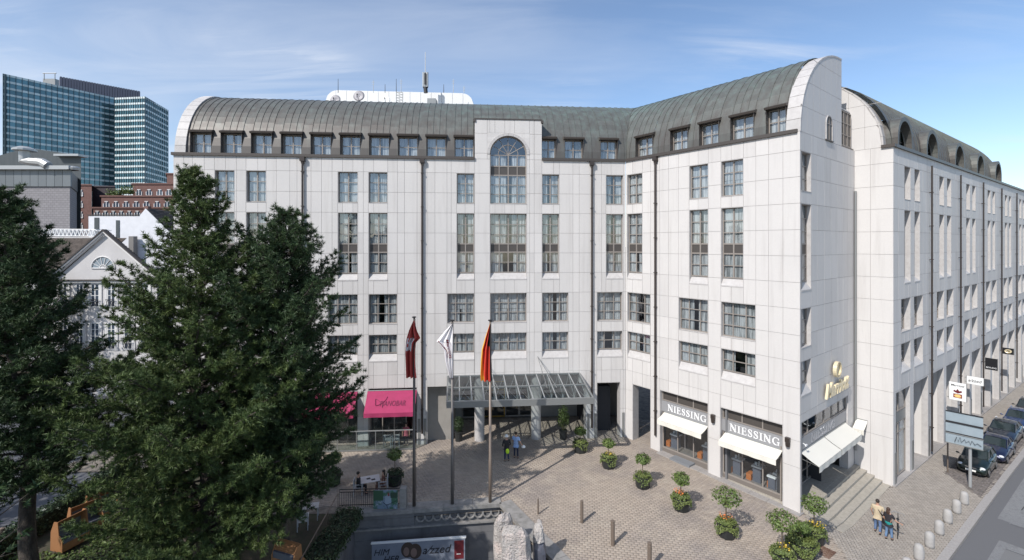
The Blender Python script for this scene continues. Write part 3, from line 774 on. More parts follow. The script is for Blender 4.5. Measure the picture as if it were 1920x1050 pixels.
# ---- end face of the wing
ops = []; e = EN.u2s
na, nb = e(1501.5), e(1521)
column_of_windows(EN, na, nb, na, nb, ops, ncol=2, wcol=2)
sa, sb = e(1502), e(1590.5)
ZS = 4.75; ops.append((sa, sb, -.3, ZS)); reveal(EN, sa, sb, -.3, ZS, d=.5, bottom=False)
print('end', na, nb, sa, sb, EL)
GE = min(EL-.05, e(1578))        # the gable's vertical edge
ac = (e(1545)+e(1563))/2; ar = .55
wall(EN, 0, EL, -.6, ZE, ops, snap([1.1*i+.4 for i in range(1, 9)], [na, nb, sa, sb]), ZJ)
# gable: quarter round of stone
RG = GE-.12-.0
def gable(fac, s_eave, s_top, z0, ztop, thick, y0, hole=None, nstrip=7, flip=1, ring=True):
    """quarter ellipse slab standing on the eave line, cut into panels; s_eave: low end, s_top: high end"""
    Wd = s_top-s_eave; Hh = ztop-z0; n = 20
    def zc_(t): return z0+Hh*sqrt(max(0, 1-(1-t)**2))
    mb = MB(fac.M)
    P_ = [(s_eave+Wd*(1-cos(pi/2*i/n)), z0+Hh*sin(pi/2*i/n)) for i in range(n+1)]
    # strips between joints so that each stone is a piece
    xs_ = sorted(set([0.0, 1.0]+[k/nstrip for k in range(1, nstrip)])); 
    wl = None; pieces = []
    zlev = [z0+1.5*k for k in range(0, int(Hh/1.5)+1)]
    for i in range(len(xs_)-1):
        ta, tb = xs_[i], xs_[i+1]
        for k, zb_ in enumerate(zlev):
            zt_ = zb_+1.5
            # polygon of the cell under the curve
            top = [];
            for q in range(7):
                t = ta+(tb-ta)*q/6; z = min(zt_, zc_(t)); top.append((s_eave+Wd*t, max(z, zb_)))
            if max(z for _, z in top)-zb_ < .03: continue
            x0_, x1_ = s_eave+Wd*ta, s_eave+Wd*tb; g = .008*(1 if Wd > 0 else -1)
            poly = [(x0_+g, zb_+.008), (x1_-g, zb_+.008)]+[(min(max(x, min(x0_, x1_)+.008), max(x0_, x1_)-.008), z-.008) for x, z in reversed(top)]
            cl = [poly[0]]
            for p_ in poly[1:]:
                if hypot(p_[0]-cl[-1][0], p_[1]-cl[-1][1]) > .012: cl.append(p_)
            if len(cl) < 3: continue
            if hole and hole[0]-hole[2] < (x0_+x1_)/2 < hole[0]+hole[2] and False: continue
            pieces.append(cl)
    back = MB(fac.M); back.prism([(x, .03, z) for x, z in P_]+[(s_top, .03, z0)], (0, thick-.03, 0)); wl = back.build('gable_wall', JOINT if not hole else STONE2, hotel)
    for cl in pieces:
        m = MB(fac.M); m.prism([(x, y0, z) for x, z in cl], (0, .03-y0, 0)); m.build('stone_panel', STONE, wl)
    # edge stones round the arc
    ns = 12
    for i in range(ns):
        a, b = pi/2*i/ns+.002, pi/2*(i+1)/ns-.002; m = MB(fac.M)
        q = [(s_eave+Wd*(1-cos(t))+k_*(-1 if Wd > 0 else 1)*cos(t)*.1, z0+Hh*sin(t)+k_*sin(t)*.1) for t, k_ in ((a, 0), (b, 0), (b, 1), (a, 1))]
        m.prism([(x, y0-.02, z) for x, z in q], (0, thick+.02-y0, 0)); m.build('coping_stone', STONE2, wl)
    return wl
gable(EN, .12, GE, ZE, ZE+5.6, .75, 0.0)
m = MB(EN.M); m.box(GE-.04, GE+.0, .78, 1.0, ZE, ZE+5.5); 
# small round-headed window in the gable (recessed dark light with stone jamb)
zc_s = 22.35; m = MB(EN.M); A = [pi*i/12 for i in range(13)]
prof = [(ac-ar, 21.35)]+[(ac-ar*cos(t), zc_s+ar*sin(t)) for t in A]+[(ac+ar, 21.35)]
for i in range(len(prof)-1):
    (x0, z0), (x1, z1) = prof[i], prof[i+1]; dx, dz = x1-x0, z1-z0; L_ = hypot(dx, dz); nx, nz = -dz/L_*.07, dx/L_*.07
    m.prism([(x0, -.05, z0), (x1, -.05, z1), (x1-nx, -.05, z1-nz), (x0-nx, -.05, z0-nz)], (0, .048, 0))
m.build('arch_trim', STONE2, hotel)
m = MB(EN.M); m.prism([(x, -.004, z) for x, z in prof], (0, .003, 0)); aw = m.build('arch_window', SPAND, hotel)
m = MB(EN.M); m.box(ac-.02, ac+.02, -.03, -.005, 21.35, zc_s+ar); m.box(ac-ar, ac+ar, -.028, -.005, zc_s-.02, zc_s+.02); m.build('glazing_bar', FRAME, aw)
m = MB(EN.M); m.box(ac-ar-.08, ac+ar+.08, -.08, -.002, 21.29, 21.35); m.build('sill', METAL, hotel)
# set back stair head between the gable and the next wing
m = MB(EN.M); m.box(GE+.001, EL+.3, .25, 3.0, ZE, 24.0); m.build('stair_head_wall', STONE, hotel)
m = MB(EN.M); m.box(GE+.001, EL+.2, .05, .24, ZE+.0, ZE+.12); m.build('sill', METAL, hotel)
window(EN, GE+.12, EL-.25, ZE+.15, 23.75, [1, 1, 1], ((1,'s'),(1,'s'),(1,'s')), y=.12, curtains=False)
# ---- notch face and gable of the street wing
wall(NO, 0, NL, -1.2, ZE, [], [.9], ZJ)
gable(NO, NL-.6, NL-.6-5.6, ZE, ZE+5.5, 1.15, 0.0, nstrip=6)
m = MB(NO.M); m.box(-5, 0, .05, 1.2, ZE-3, ZE); m.build('gable_flank', STONE2, hotel)
# ---- street facade
ops = []; NB = 10; PITCH = 0; s_ = ST.u2s
pp = [s_(x) for x in (1743, 1799, 1841.6, 1875)]; PITCH = (pp[3]-pp[0])/3; print('pipes', pp, PITCH)
base = pp[0]-PITCH
r1a, r1b, r1c, r1d = s_(1695.7)-base, s_(1707.5)-base, s_(1714.6)-base, s_(1725)-base
r3a, r3b, r3c, r3d = s_(1689.5)-base, s_(1707.4)-base, s_(1713.5)-base, s_(1730.7)-base
print('bays', base, r1a, r1b, r1c, r1d, r3a, r3b, r3c, r3d)
for k in range(NB):
    o_ = base+PITCH*k
    for a, b, c, d_ in ((r1a, r1b, r3a, r3b), (r1c, r1d, r3c, r3d)):
        column_of_windows(ST, o_+a, o_+b, o_+c, o_+d_, ops, ncol=2, wcol=2, d=.42, panes=k < 3)
    g0 = .45 if k == 0 else o_+.35
    for a, b in ((g0, o_+PITCH*.5-.35), (o_+PITCH*.5+.35, o_+PITCH-.35)):
        ops.append((a, b, -3, 5.1)); reveal(ST, a, b, -3, 5.1, d=.38, bottom=False)
STL = base+PITCH*NB
edges = [e_ for o in ops for e_ in o[:2]]
SJs = snap([1.0*i for i in range(1, int(STL))], edges, .35)
wall(ST, 0, STL, -3, ZE, ops, SJs, ZJ)
# arcade piers: deep side walls behind the street face, ceiling, inner shop wall
m = MB(ST.M)
for k in range(NB):
    o_ = base+PITCH*k
    for a in ([0.0+.02, .45] if k == 0 else [o_-.35, o_+.35],): m.box(a[0], a[1], .381, 1.9, -3, 5.1)
    m.box(o_+PITCH*.5-.35, o_+PITCH*.5+.35, .381, 1.9, -3, 5.1)
m.build('arcade_pier', STONE, hotel)
m = MB(ST.M); m.box(0.1, STL, .385, 6.2, 5.101, 5.3); m.build('arcade_ceiling', STONE2, hotel)
m = MB(ST.M); m.box(0.1, STL, 5.0, 5.2, -3, 5.1); iw = m.build('arcade_wall', mat('arcade_shop_wall', (0.16, 0.15, 0.145), .6), hotel)
m = MB(ST.M)
for k in range(NB):
    o_ = base+PITCH*k
    for q in (.8, 4.2): m.box(o_+q, o_+q+2.3, 4.9, 4.99, -1.4, 3.2)
m.build('shop_window', glass_mat('arcade_dark_glass', (.2, .22, .23), .1), iw)
sheet('arcade_floor', xy(ST.W(0, .02, 0), ST.W(STL, .02, 0), ST.W(STL, 5, 0), ST.W(0, 5, 0)), SETT, 0.05, parent=hotel, kind=None, thick=.3) if False else None
m = MB()
for a in range(int(STL)):
    p = [ST.W(a, -.12, 0), ST.W(a+.985, -.12, 0), ST.W(a+.985, 5, 0), ST.W(a, 5, 0)]
    m.prism([(q.x, q.y, zg(q.x)-.3) for q in p], (0, 0, .36))
m.build('arcade_plinth', KERB, hotel)
for k in range(NB):
    o_ = base+PITCH*k
    for a in ((.27 if k == 0 else o_-.27), o_+PITCH*.5+.02, ):
        p = ST.W(a, 0, 0); z0 = zg(p.x)
        m = MB(ST.M); m.box(a, a+.26, -.03, -.002, z0+.02, z0+2.1); m.build('corner_guard', GREYM, hotel)
# first bay is a shop door with a lettered transom
m = MB(ST.M); a, b = .47, base+PITCH*.5-.37
m.box(a, b, .25, .33, 2.85, 3.5); m.build('transom_board', GREYM, hotel)
window(ST, a, b, 3.52, 5.06, [1, 1], ((1,'g'),), y=.25, curtains=False)
window(ST, a, b, zg(26)+.1, 2.83, [1, 1], ((1,'g'),(.25,'g')), y=.25, curtains=True, var=0, glass=SHOPG, name='shop_window')

# ---- panels: the 300 that show largest as pieces, the rest as one part
def area(p):
    f, a, b, c, d_, w_ = p; q = f.W((a+b)/2, 0, (c+d_)/2); v = Vector((q.x, q.y, q.z-H))
    uu = CX+F*q.x/q.y if q.y > 0 else -999
    if not (-20 < uu < 1940): return 0
    return (b-a)*(d_-c)*abs(v.normalized().dot(f.n))/v.length_squared*(1 if uu > 330 and b-a < 3 else .5)
PANELS.sort(key=area, reverse=True)
def pane_box(mb, a, b, c, d_, g=.009):
    y0 = 0.0+rnd.uniform(0, .005)
    mb.box(a+g, b-g, y0, .035, c+g, d_-g)
NP_OBJ = 230
for f, a, b, c, d_, w_ in PANELS[:NP_OBJ]:
    key = ('panel', round(b-a, 2), round(d_-c, 2))
    def fn():
        m_ = MB(); W2, H2 = (b-a)/2, (d_-c)/2; m_.box(-W2+.009, W2-.009, 0, .035, -H2+.009, H2-.009); return m_.mesh('stone_panel', STONE)
    inst('stone_panel', cached(key, fn), w_, f.W((a+b)/2, rnd.uniform(0, .006), (c+d_)/2), f.rz)
big = MB()
for f, a, b, c, d_, w_ in PANELS[NP_OBJ:]:
    big.M = f.M; pane_box(big, a, b, c, d_)
big.build('stone_panel', STONE, hotel, kind='stuff')
print('panels', len(PANELS))
flush_reveals()
# eave band (brown gutter) along the facades
def band(fac, a, b, z0=ZE-.06, z1=ZE+.14, y0=-.13, y1=.32):
    m_ = MB(fac.M); m_.box(a, b, y0, y1, z0, z1); m_.build('gutter', METAL, hotel)
band(FR, -.1, gb0-.01); band(FR, gb1+.01, FL-.02); band(WG, .02, WL-.12); band(NO, NL-.62, NL+.12, y1=.3); band(ST, .13, STL)
# ---- downpipes
def pipe(fac, s, ztop=ZE-.06, zb=0.0, r=.075, head=True):
    m_ = MB(fac.M); m_.tube((s, -.14, ztop-.5), (s, -.14, zb+.25), r, n=8)
    if head: m_.add([(s-.15,-.26,ztop),(s+.15,-.26,ztop),(s+.15,-.01,ztop),(s-.15,-.01,ztop),(s-.08,-.2,ztop-.5),(s+.08,-.2,ztop-.5),(s+.08,-.03,ztop-.5),(s-.08,-.03,ztop-.5)],
        [(0,1,2,3),(4,7,6,5),(0,4,5,1),(1,5,6,2),(2,6,7,3),(3,7,4,0)]); m_.box(s-.17, s+.17, -.28, -.01, ztop-.32, ztop)
    for z in np.arange(zb+2, ztop-1, 2.5): m_.box(s-r-.02, s+r+.02, -.24, -.0, z, z+.05)
    m_.build('downpipe', PIPE, hotel)
for x in (567, 791.5, 1110): pipe(FR, FR.u2s(x, -.14), zb=.6)
pipe(WG, WG.u2s(1228.5, -.14), zb=.8)
for k in range(NB-1): pipe(ST, base+PITCH*(k+1), zb=-.8, r=.06, head=False)
m = MB(EN.M); m.tube((EL-.12, -.1, .8), (EL-.12, -.1, 18.5), .07); m.build('downpipe', GREYM, hotel)

# ---- copper roofs
def prof(R_, n=14):
    return [(R_*(1-cos(pi/2*i/n)), R_*sin(pi/2*i/n)) for i in range(n+1)]
def roof_pan(fac, a, b, y0, z0, R_, mitre=None, zmin=0.0, n=14, parent=None, nm='roof_panel', mt=None):
    """one standing seam pan; mitre(d) -> (lo, hi) limits of s at depth d"""
    P_ = [(y, z) for y, z in prof(R_, n)]
    if zmin > 0:
        t0 = math.asin(zmin/R_); P_ = [(R_*(1-cos(t0+(pi/2-t0)*i/n)), R_*sin(t0+(pi/2-t0)*i/n)) for i in range(n+1)]
    m_ = MB(fac.M); rows = []
    for i, (y, z) in enumerate(P_):
        t = math.asin(min(1, z/R_)); ny, nz = -cos(t), sin(t)
        lo, hi = mitre(y) if mitre else (-1e9, 1e9)
        a_, b_ = min(max(a, lo), hi), min(max(b, lo), hi); s1_ = .018
        rows.append([(a_, y0+y, z0+z), (max(a_, b_-s1_), y0+y, z0+z), (max(a_, b_-s1_), y0+y+ny*.034, z0+z+nz*.034), (b_, y0+y+ny*.034, z0+z+nz*.034), (b_, y0+y, z0+z), b_-a_])
    ok = False
    for r0, r1 in zip(rows[:-1], rows[1:]):
        if r0[5] < 1e-4 and r1[5] < 1e-4: continue
        ok = True
        for q in range(4): m_.quad(r0[q], r0[q+1], r1[q+1], r1[q])
    if ok: 
        o_ = m_.build(nm, mt or COPPER, parent)
        o_.data.polygons.foreach_set('use_smooth', [False]*len(o_.data.polygons))
RR = 5.45; Y0 = .22; Z0 = ZE+.10
half = (atan2(FR.d.y, FR.d.x)-atan2(WG.d.y, WG.d.x))/2; TM = tan(half); print("mitre", math.degrees(half))
roofs = empty('roof', tuple(FR.W(16, 0, ZE)), parent=None); roofs.parent = hotel; roofs.location = FR.W(16, 0, ZE)-ORG[hotel]; ORG[roofs] = FR.W(16, 0, ZE)
def vault(fac, s0, s1, opens, mitre, hz=1.58, pan=.55, zbase=Z0, R_=RR):
    cuts = [s0]
    for a, b in opens: cuts += [a, b]
    cuts.append(s1)
    for i in range(len(cuts)-1):
        a, b = cuts[i], cuts[i+1]
        if b-a < .02: continue
        op = i % 2 == 1; n = max(1, round((b-a)/pan))
        for q in range(n): roof_pan(fac, a+(b-a)*q/n, a+(b-a)*(q+1)/n, Y0, zbase, R_, mitre, zmin=hz if op else 0, parent=roofs)
def attic(fac, a, b, hz=1.58, z0=Z0):
    """recessed attic light under a projecting hood"""
    m_ = MB(fac.M); yb = .62
    m_.box(a-.03, a, Y0+.02, yb+.5, z0, z0+hz+.03); m_.box(b, b+.03, Y0+.02, yb+.5, z0, z0+hz+.03)
    m_.box(a, b, Y0-.05, yb+.5, z0-.02, z0+.04); m_.build('attic_reveal', METAL, hotel)
    m_ = MB(fac.M); m_.prism([(a-.09, Y0-.06, z0+hz-.02), (a-.09, Y0-.10, z0+hz+.10), (a-.09, Y0+.28, z0+hz+.24), (a-.09, yb+.2, z0+hz+.06), (a-.09, yb+.2, z0+hz-.02)], (b-a+.18, 0, 0)); m_.build('attic_hood', METAL, hotel)
    window(fac, a, b, z0+.05, z0+hz-.03, [1, 1], ((1,'g'),(1,'g')), y=yb, var=rnd.choice([0, 1, 3, 2, 7]))
fo = []
for i in range(10): r_ = FR.u2s(392)+(FR.u2s(888)-FR.u2s(392))/9*i; fo.append((r_-1.42, r_))
fo2 = [(gb1+.05, FR.u2s(1043.5)), (FR.u2s(1060.5), FR.u2s(1095)), (FR.u2s(1128), FR.u2s(1160))]
fr_m = lambda d_: (-9, FL+(d_+Y0)*TM)
vault(FR, .75, fo[-1][1] if fo[-1][1] < gb0 else gb0, fo[:-1]+[(fo[-1][0], min(fo[-1][1], gb0-.02))], fr_m)
vault(FR, min(fo[-1][1], gb0-.02), gb1+.05, [(min(fo[-1][1], gb0-.02)+.01, gb1+.04)], fr_m, hz=2.9)
vault(FR, gb1+.05, FL+6, [(x0, x1) for x0, x1 in fo2], fr_m) if False else None
cuts = [gb1+.05]
vault(FR, fo2[0][0], FL+4.2, fo2, fr_m)
for a, b in fo[:-1]+[(fo[-1][0], min(fo[-1][1], gb0-.02))]+fo2: attic(FR, a, b)
wo = [tuple(WG.u2s(x) for x in p_) for p_ in ((1188,1219.4),(1253,1285),(1307.4,1343),(1366,1409),(1433,1478))]
wo = [(a, min(b, WL-.85)) for a, b in wo]
wg_m = lambda d_: (-(d_+Y0)*TM, WL-.72)
vault(WG, -4.2, WL-.7, wo, wg_m)
for a, b in wo: attic(WG, a, b)
# left gable of the front wing
LF = Fac(FR.W(0, 6.0, 0), -FR.n*-1 if False else FR.n)   # faces left; runs from the back to the front
LG = Fac(FR.W(.05, 0, 0), (-FR.n))                        # plane through the left end seen from inside
m = MB(FR.M); n_ = 18
outer_ = [(5.7-5.62*cos(pi/2*i/n_), ZE+.05+5.68*sin(pi/2*i/n_)) for i in range(n_+1)]
for i in range(14):
    a, b = pi/2*i/14+.002, pi/2*(i+1)/14-.002; mm_ = MB(FR.M)
    q = [(5.7-r_*cos(t), ZE+.05+r_*sin(t)) for t, r_ in ((a, 5.6), (b, 5.6), (b, 4.9), (a, 4.9))]
    mm_.prism([(0.0, y, z) for y, z in q], (.75, 0, 0)); mm_.build('coping_stone', STONE2, hotel)
m.prism([(.02, y*.985+.08, z-.06) for y, z in outer_]+[(.02, 5.7, ZE)], (.6, 0, 0)); m.build('gable_wall', STONE, hotel)
m = MB(FR.M); m.path([(.78, 5.7-5.45*cos(pi/2*i/14), ZE+.05+5.45*sin(pi/2*i/14)) for i in range(15)], .07, 5); m.build('gable_flashing', PIPE, hotel)
# flat tops and building volumes behind
m = MB(FR.M); m.box(0, FL+3.1, 5.6, 13, ZE+5.2, ZE+5.5); m.build('flat_roof', METAL, hotel)
m = MB(WG.M); m.box(-3.1, WL-.8, 5.8, 9, ZE+5.2, ZE+5.48); m.build('flat_roof', METAL, hotel)
m = MB(ST.M); m.box(.1, 33, 6.2, 13, ZE+4.9, ZE+5.2); m.build('flat_roof', METAL, hotel)
m = MB(FR.M); m.box(0, .38, .40, 13, -.2, ZE); m.box(.38, FL, 12.6, 13, -.2, ZE+5.2); m.build('rear_wall', STONE2, hotel)
m = MB(ST.M); m.box(.5, STL, 12.6, 13, -3, ZE); m.box(STL-.4, STL, .4, 12.6, -3, ZE); m.box(.5, STL-.4, .4, 12.6, ZE-.4, ZE-.1); m.build('rear_wall', STONE2, hotel)
# street roof with round dormers
def st_m(d_): return (-9, 33.6-max(0, d_-.3)*.75)
opens = []
for k, x in enumerate((1687, 1750, 1801, 1840, 1873)):
    c = ST.u2s(x, -.1); c = max(c, 2.15); r_ = 1.28
    opens.append((c-.85, c+.85))
    m = MB(ST.M); A = [pi*i/14 for i in range(15)]; zq = ZE+.62
    # barrel of the dormer
    for i in range(14):
        t0, t1 = A[i], A[i+1]
        q0 = [(c-r_*1.22*cos(t), zq+r_*1.22*sin(t)) for t in (t0, t1)]; q1 = [(c-r_*cos(t), zq+r_*sin(t)) for t in (t1, t0)]
        m.prism([(x_, -.08, z_) for x_, z_ in q0+q1], (0, 3.6, 0))
    for sg in (-1, 1): m.box(c+sg*r_*1.11-.125, c+sg*r_*1.11+.125, -.08, 2.2, ZE+.08, zq)
    dm = m.build('dormer', COPPER, hotel)
    m = MB(ST.M); m.prism([(c-r_, .42, ZE+.1)]+[(c-r_*cos(t), .42, zq+r_*sin(t)) for t in A]+[(c+r_, .42, ZE+.1)], (0, .02, 0)); m.build('pane', (MATS.get('dormer_dark_glass') or mat('dormer_dark_glass', (.03, .06, .055), .08, coat=.6)), dm)
    m = MB(ST.M)
    for q in (-.38, .38): m.box(c+q-.04, c+q+.04, .33, .41, ZE+.1, zq+r_*.9)
    m.box(c-r_, c+r_, .34, .40, zq-.04, zq+.04); m.build('glazing_bar', PIPE, dm)
vault(ST, .5, 33.8, opens, st_m, hz=1.25, pan=.6, R_=5.3)
STEPM = mat('warm_step_stone', (.37, .34, .29), .8, isl=.06, noise=(6, (.29, .265, .225), .42, .7))
# ---------------------------------------------------------------- entrance, arcade, shops
BEIGE = mat('beige_render', (0.30, 0.28, 0.255), .8, noise=(1.2, (0.25, 0.235, 0.215), .4, .7))
DGLASS = glass_mat('dark_entrance_glass', (0.30, 0.33, 0.34), 0.08)
a0, a1 = FR.u2s(801), FL+2.4
e0, e1 = FR.u2s(846), FR.u2s(1086)
m = MB(FR.M); m.box(.4, e0, .4, 6.4, ZT+.04, ZT+.2); m.box(e1, a1, .4, 6.4, ZT+.04, ZT+.2); m.box(e0+.002, e1-.002, .4, 6.4, 4.95, 5.1); m.box(e0-.2, e0, .4, 6.4, ZT+.21, 5.1); m.box(e1, e1+.2, .4, 6.4, ZT+.21, 5.1); m.build('arcade_ceiling', STONE2, hotel)
m = MB(FR.M); m.box(a0+1.9, FR.u2s(866, 5), 5.0, 5.2, -.2, 4.94); m.box(FR.u2s(1000, 5), a1, 5.0, 5.2, -.2, 4.94)
m.box(FR.u2s(866, 5), FR.u2s(1000, 5), 5.0, 5.2, 3.1, 4.94); m.box(a0+1.7, a0+1.9, .75, 5.2, -.2, ZT+.03); m.box(a0-.02, a0+1.9, .72, .9, -.2, ZT+.03)
m.build('entrance_wall', BEIGE, hotel)
m = MB(WG.M); m.box(2.55, 2.75, .39, 6.3, -.4, ZW); m.build('arcade_wall', BEIGE, hotel)
# entrance doors: dark glass in brass frames
d0, d1 = FR.u2s(866, 5)+.02, FR.u2s(1000, 5)-.02
nd = 5
for i in range(nd):
    a, b = d0+(d1-d0)*i/nd, d0+(d1-d0)*(i+1)/nd; m = MB(FR.M)
    for q in ((a+.02, a+.09), (b-.09, b-.02)): m.box(*q, 4.95, 5.03, 0, 3.08)
    m.box(a+.09, b-.09, 4.95, 5.03, 3.0, 3.08); m.box(a+.09, b-.09, 4.95, 5.03, .01, .12); m.box(a+.09, b-.09, 4.95, 5.03, 2.3, 2.36)
    dr = m.build('entrance_door', BRASS if i in (1, 2) else FRAME, hotel)
    m = MB(FR.M); m.quad((a+.09,4.99,.12),(b-.09,4.99,.12),(b-.09,4.99,3.0),(a+.09,4.99,3.0)); m.build('pane', DGLASS, dr)
    m = MB(FR.M); m.tube((b-.2, 4.9, .8), (b-.2, 4.9, 1.6), .02, n=6); m.build('handle', BRASS, dr)
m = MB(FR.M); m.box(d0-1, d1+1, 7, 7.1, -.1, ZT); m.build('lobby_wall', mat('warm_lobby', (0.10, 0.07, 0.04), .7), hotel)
for x in (899, 1005):
    c = FR.u2s(x, .4); m = MB(FR.M); m.lathe([(.38, 0), (.38, 2.1), (.36, 2.115), (.36, 2.13), (.38, 2.145), (.38, 4.94)], (c, .42, 0), n=20); m.build('column', STONE2, hotel, smooth=False)
# lanterns: low corner guards on the front piers
for x in (783, 800, 1100, 1119, 1166, 1184, ):
    s0 = FR.u2s(x, 0); z0 = 0; sg = 1 if x in (783, 1100, 1166) else -1
    m = MB(FR.M); a, b = sorted((s0+sg*.02, s0+sg*.2)); m.box(a, b, -.035, -.004, .02, 1.9); m.build('corner_guard', GREYM, hotel)

def awning(fac, a, b, zb, zf, p, val, mt, frame=True, y=0.0, tear=False):
    m = MB(fac.M); n = 6
    def f(u_, v_):
        return (a+(b-a)*u_, y-p*v_, zb+(zf-zb)*v_ - .03*sin(pi*v_)*(1+.3*sin(u_*9)))
    m.grid(f, 12, n); m.grid(lambda u_, v_: (f(u_, v_)[0], f(u_, v_)[1], f(u_, v_)[2]-.012), 12, n)
    o = m.build('awning', mt, hotel, smooth=True)
    m = MB(fac.M); m.grid(lambda u_, v_: (a+(b-a)*u_, y-p-.012-.02*v_*sin(u_*22), zf-.01-val*v_), 26, 3); m.grid(lambda u_, v_: (a+(b-a)*u_, y-p+.002-.02*v_*sin(u_*22), zf-.01-val*v_), 26, 3); m.build('valance', mt, o, smooth=True)
    m = MB(fac.M); m.tube((a+.02, y-p+.03, zf-.02), (b-.02, y-p+.03, zf-.02), .025, n=6)
    for q in (a+.06, b-.06): m.tube((q, y+.1, zb-.35), (q, y-p+.03, zf-.03), .014, n=5)
    m.tube((a, y+.02, zb), (b, y+.02, zb), .05, n=6); m.build('awning_arm', GREYM, o)
    return o

# serif capitals for the shop fascias
def ribbon(mb, pts, ws, place, dep):
    n = len(pts); L = []; R_ = []
    for i in range(n):
        p = Vector(pts[i]); d = Vector(pts[min(i+1, n-1)])-Vector(pts[max(i-1, 0)]); d.normalize(); nn = Vector((-d.y, d.x))
        L.append(p+nn*ws[i]/2); R_.append(p-nn*ws[i]/2)
    vs = [place(q.x, q.y, z) for z in (0, dep) for q in L+R_]; k = 2*n; fs = []
    for i in range(n-1): fs += [(i, i+1, n+i+1, n+i), (k+i, k+n+i, k+n+i+1, k+i+1), (i, k+i, k+i+1, i+1), (n+i, n+i+1, k+n+i+1, k+n+i)]
    fs += [(0, n, k+n, k), (n-1, k+n-1, k+2*n-1, 2*n-1)]
    mb.add(vs, fs)
def serif_text(mb, txt, size, dep, place, width=None):
    x = 0; items = []
    T_, t_ = .15, .055
    for ch in txt:
        g = []
        bx = lambda a, b, c, d_: g.append(([((a+b)/2, c), ((a+b)/2, d_)], [b-a, b-a]))
        if ch == 'I': bx(.12, .12+T_, 0, 1); bx(0, .39, 0, t_); bx(0, .39, 1-t_, 1); wd = .39
        elif ch == 'N':
            bx(.10, .10+t_*1.3, 0, 1); bx(.72, .72+t_*1.3, 0, 1); g.append(([(.10, 1), (.80, 0)], [T_*1.15, T_*1.15])); bx(0, .27, 0, t_); bx(0, .16, 1-t_, 1); bx(.62, .90, 1-t_, 1); wd = .90
        elif ch == 'E':
            bx(.10, .10+T_, 0, 1); bx(0, .64, 0, t_); bx(0, .62, 1-t_, 1); bx(.2, .50, .5, .5+t_); bx(.60, .60+t_, 0, .24); bx(.57, .57+t_, .78, 1); bx(.48, .48+t_, .4, .66); wd = .68
        elif ch == 'S':
            pts = [(.50, .76), (.46, .90), (.32, .965), (.17, .92), (.10, .78), (.16, .64), (.30, .53), (.45, .42), (.53, .26), (.46, .10), (.30, .03), (.14, .08), (.07, .24)]
            g.append((pts, [t_, t_, t_*1.2, .09, .12, .15, .17, .16, .12, .09, t_*1.2, t_, t_])); bx(.49, .54, .66, .98); bx(.04, .09, .02, .34); wd = .60
        elif ch == 'G':
            pts = [(.78, .76), (.66, .91), (.47, .965), (.27, .90), (.13, .72), (.09, .50), (.13, .27), (.27, .09), (.47, .03), (.66, .08), (.76, .16)]
            g.append((pts, [t_, t_, t_*1.2, .10, .14, .16, .14, .10, t_*1.2, t_, t_])); bx(.68, .68+T_*.9, .04, .40); bx(.58, .92, .40, .40+t_); bx(.77, .81, .66, .98); wd = .90
        for pts, ws in g: items.append(([(p[0]+x, p[1]) for p in pts], ws))
        x += wd+.14
    tot = x-.14; k = (width/tot) if width else size
    for pts, ws in items: ribbon(mb, [(p[0]*k, p[1]*size) for p in pts], [q*(k+size)/2 for q in ws], place, dep)

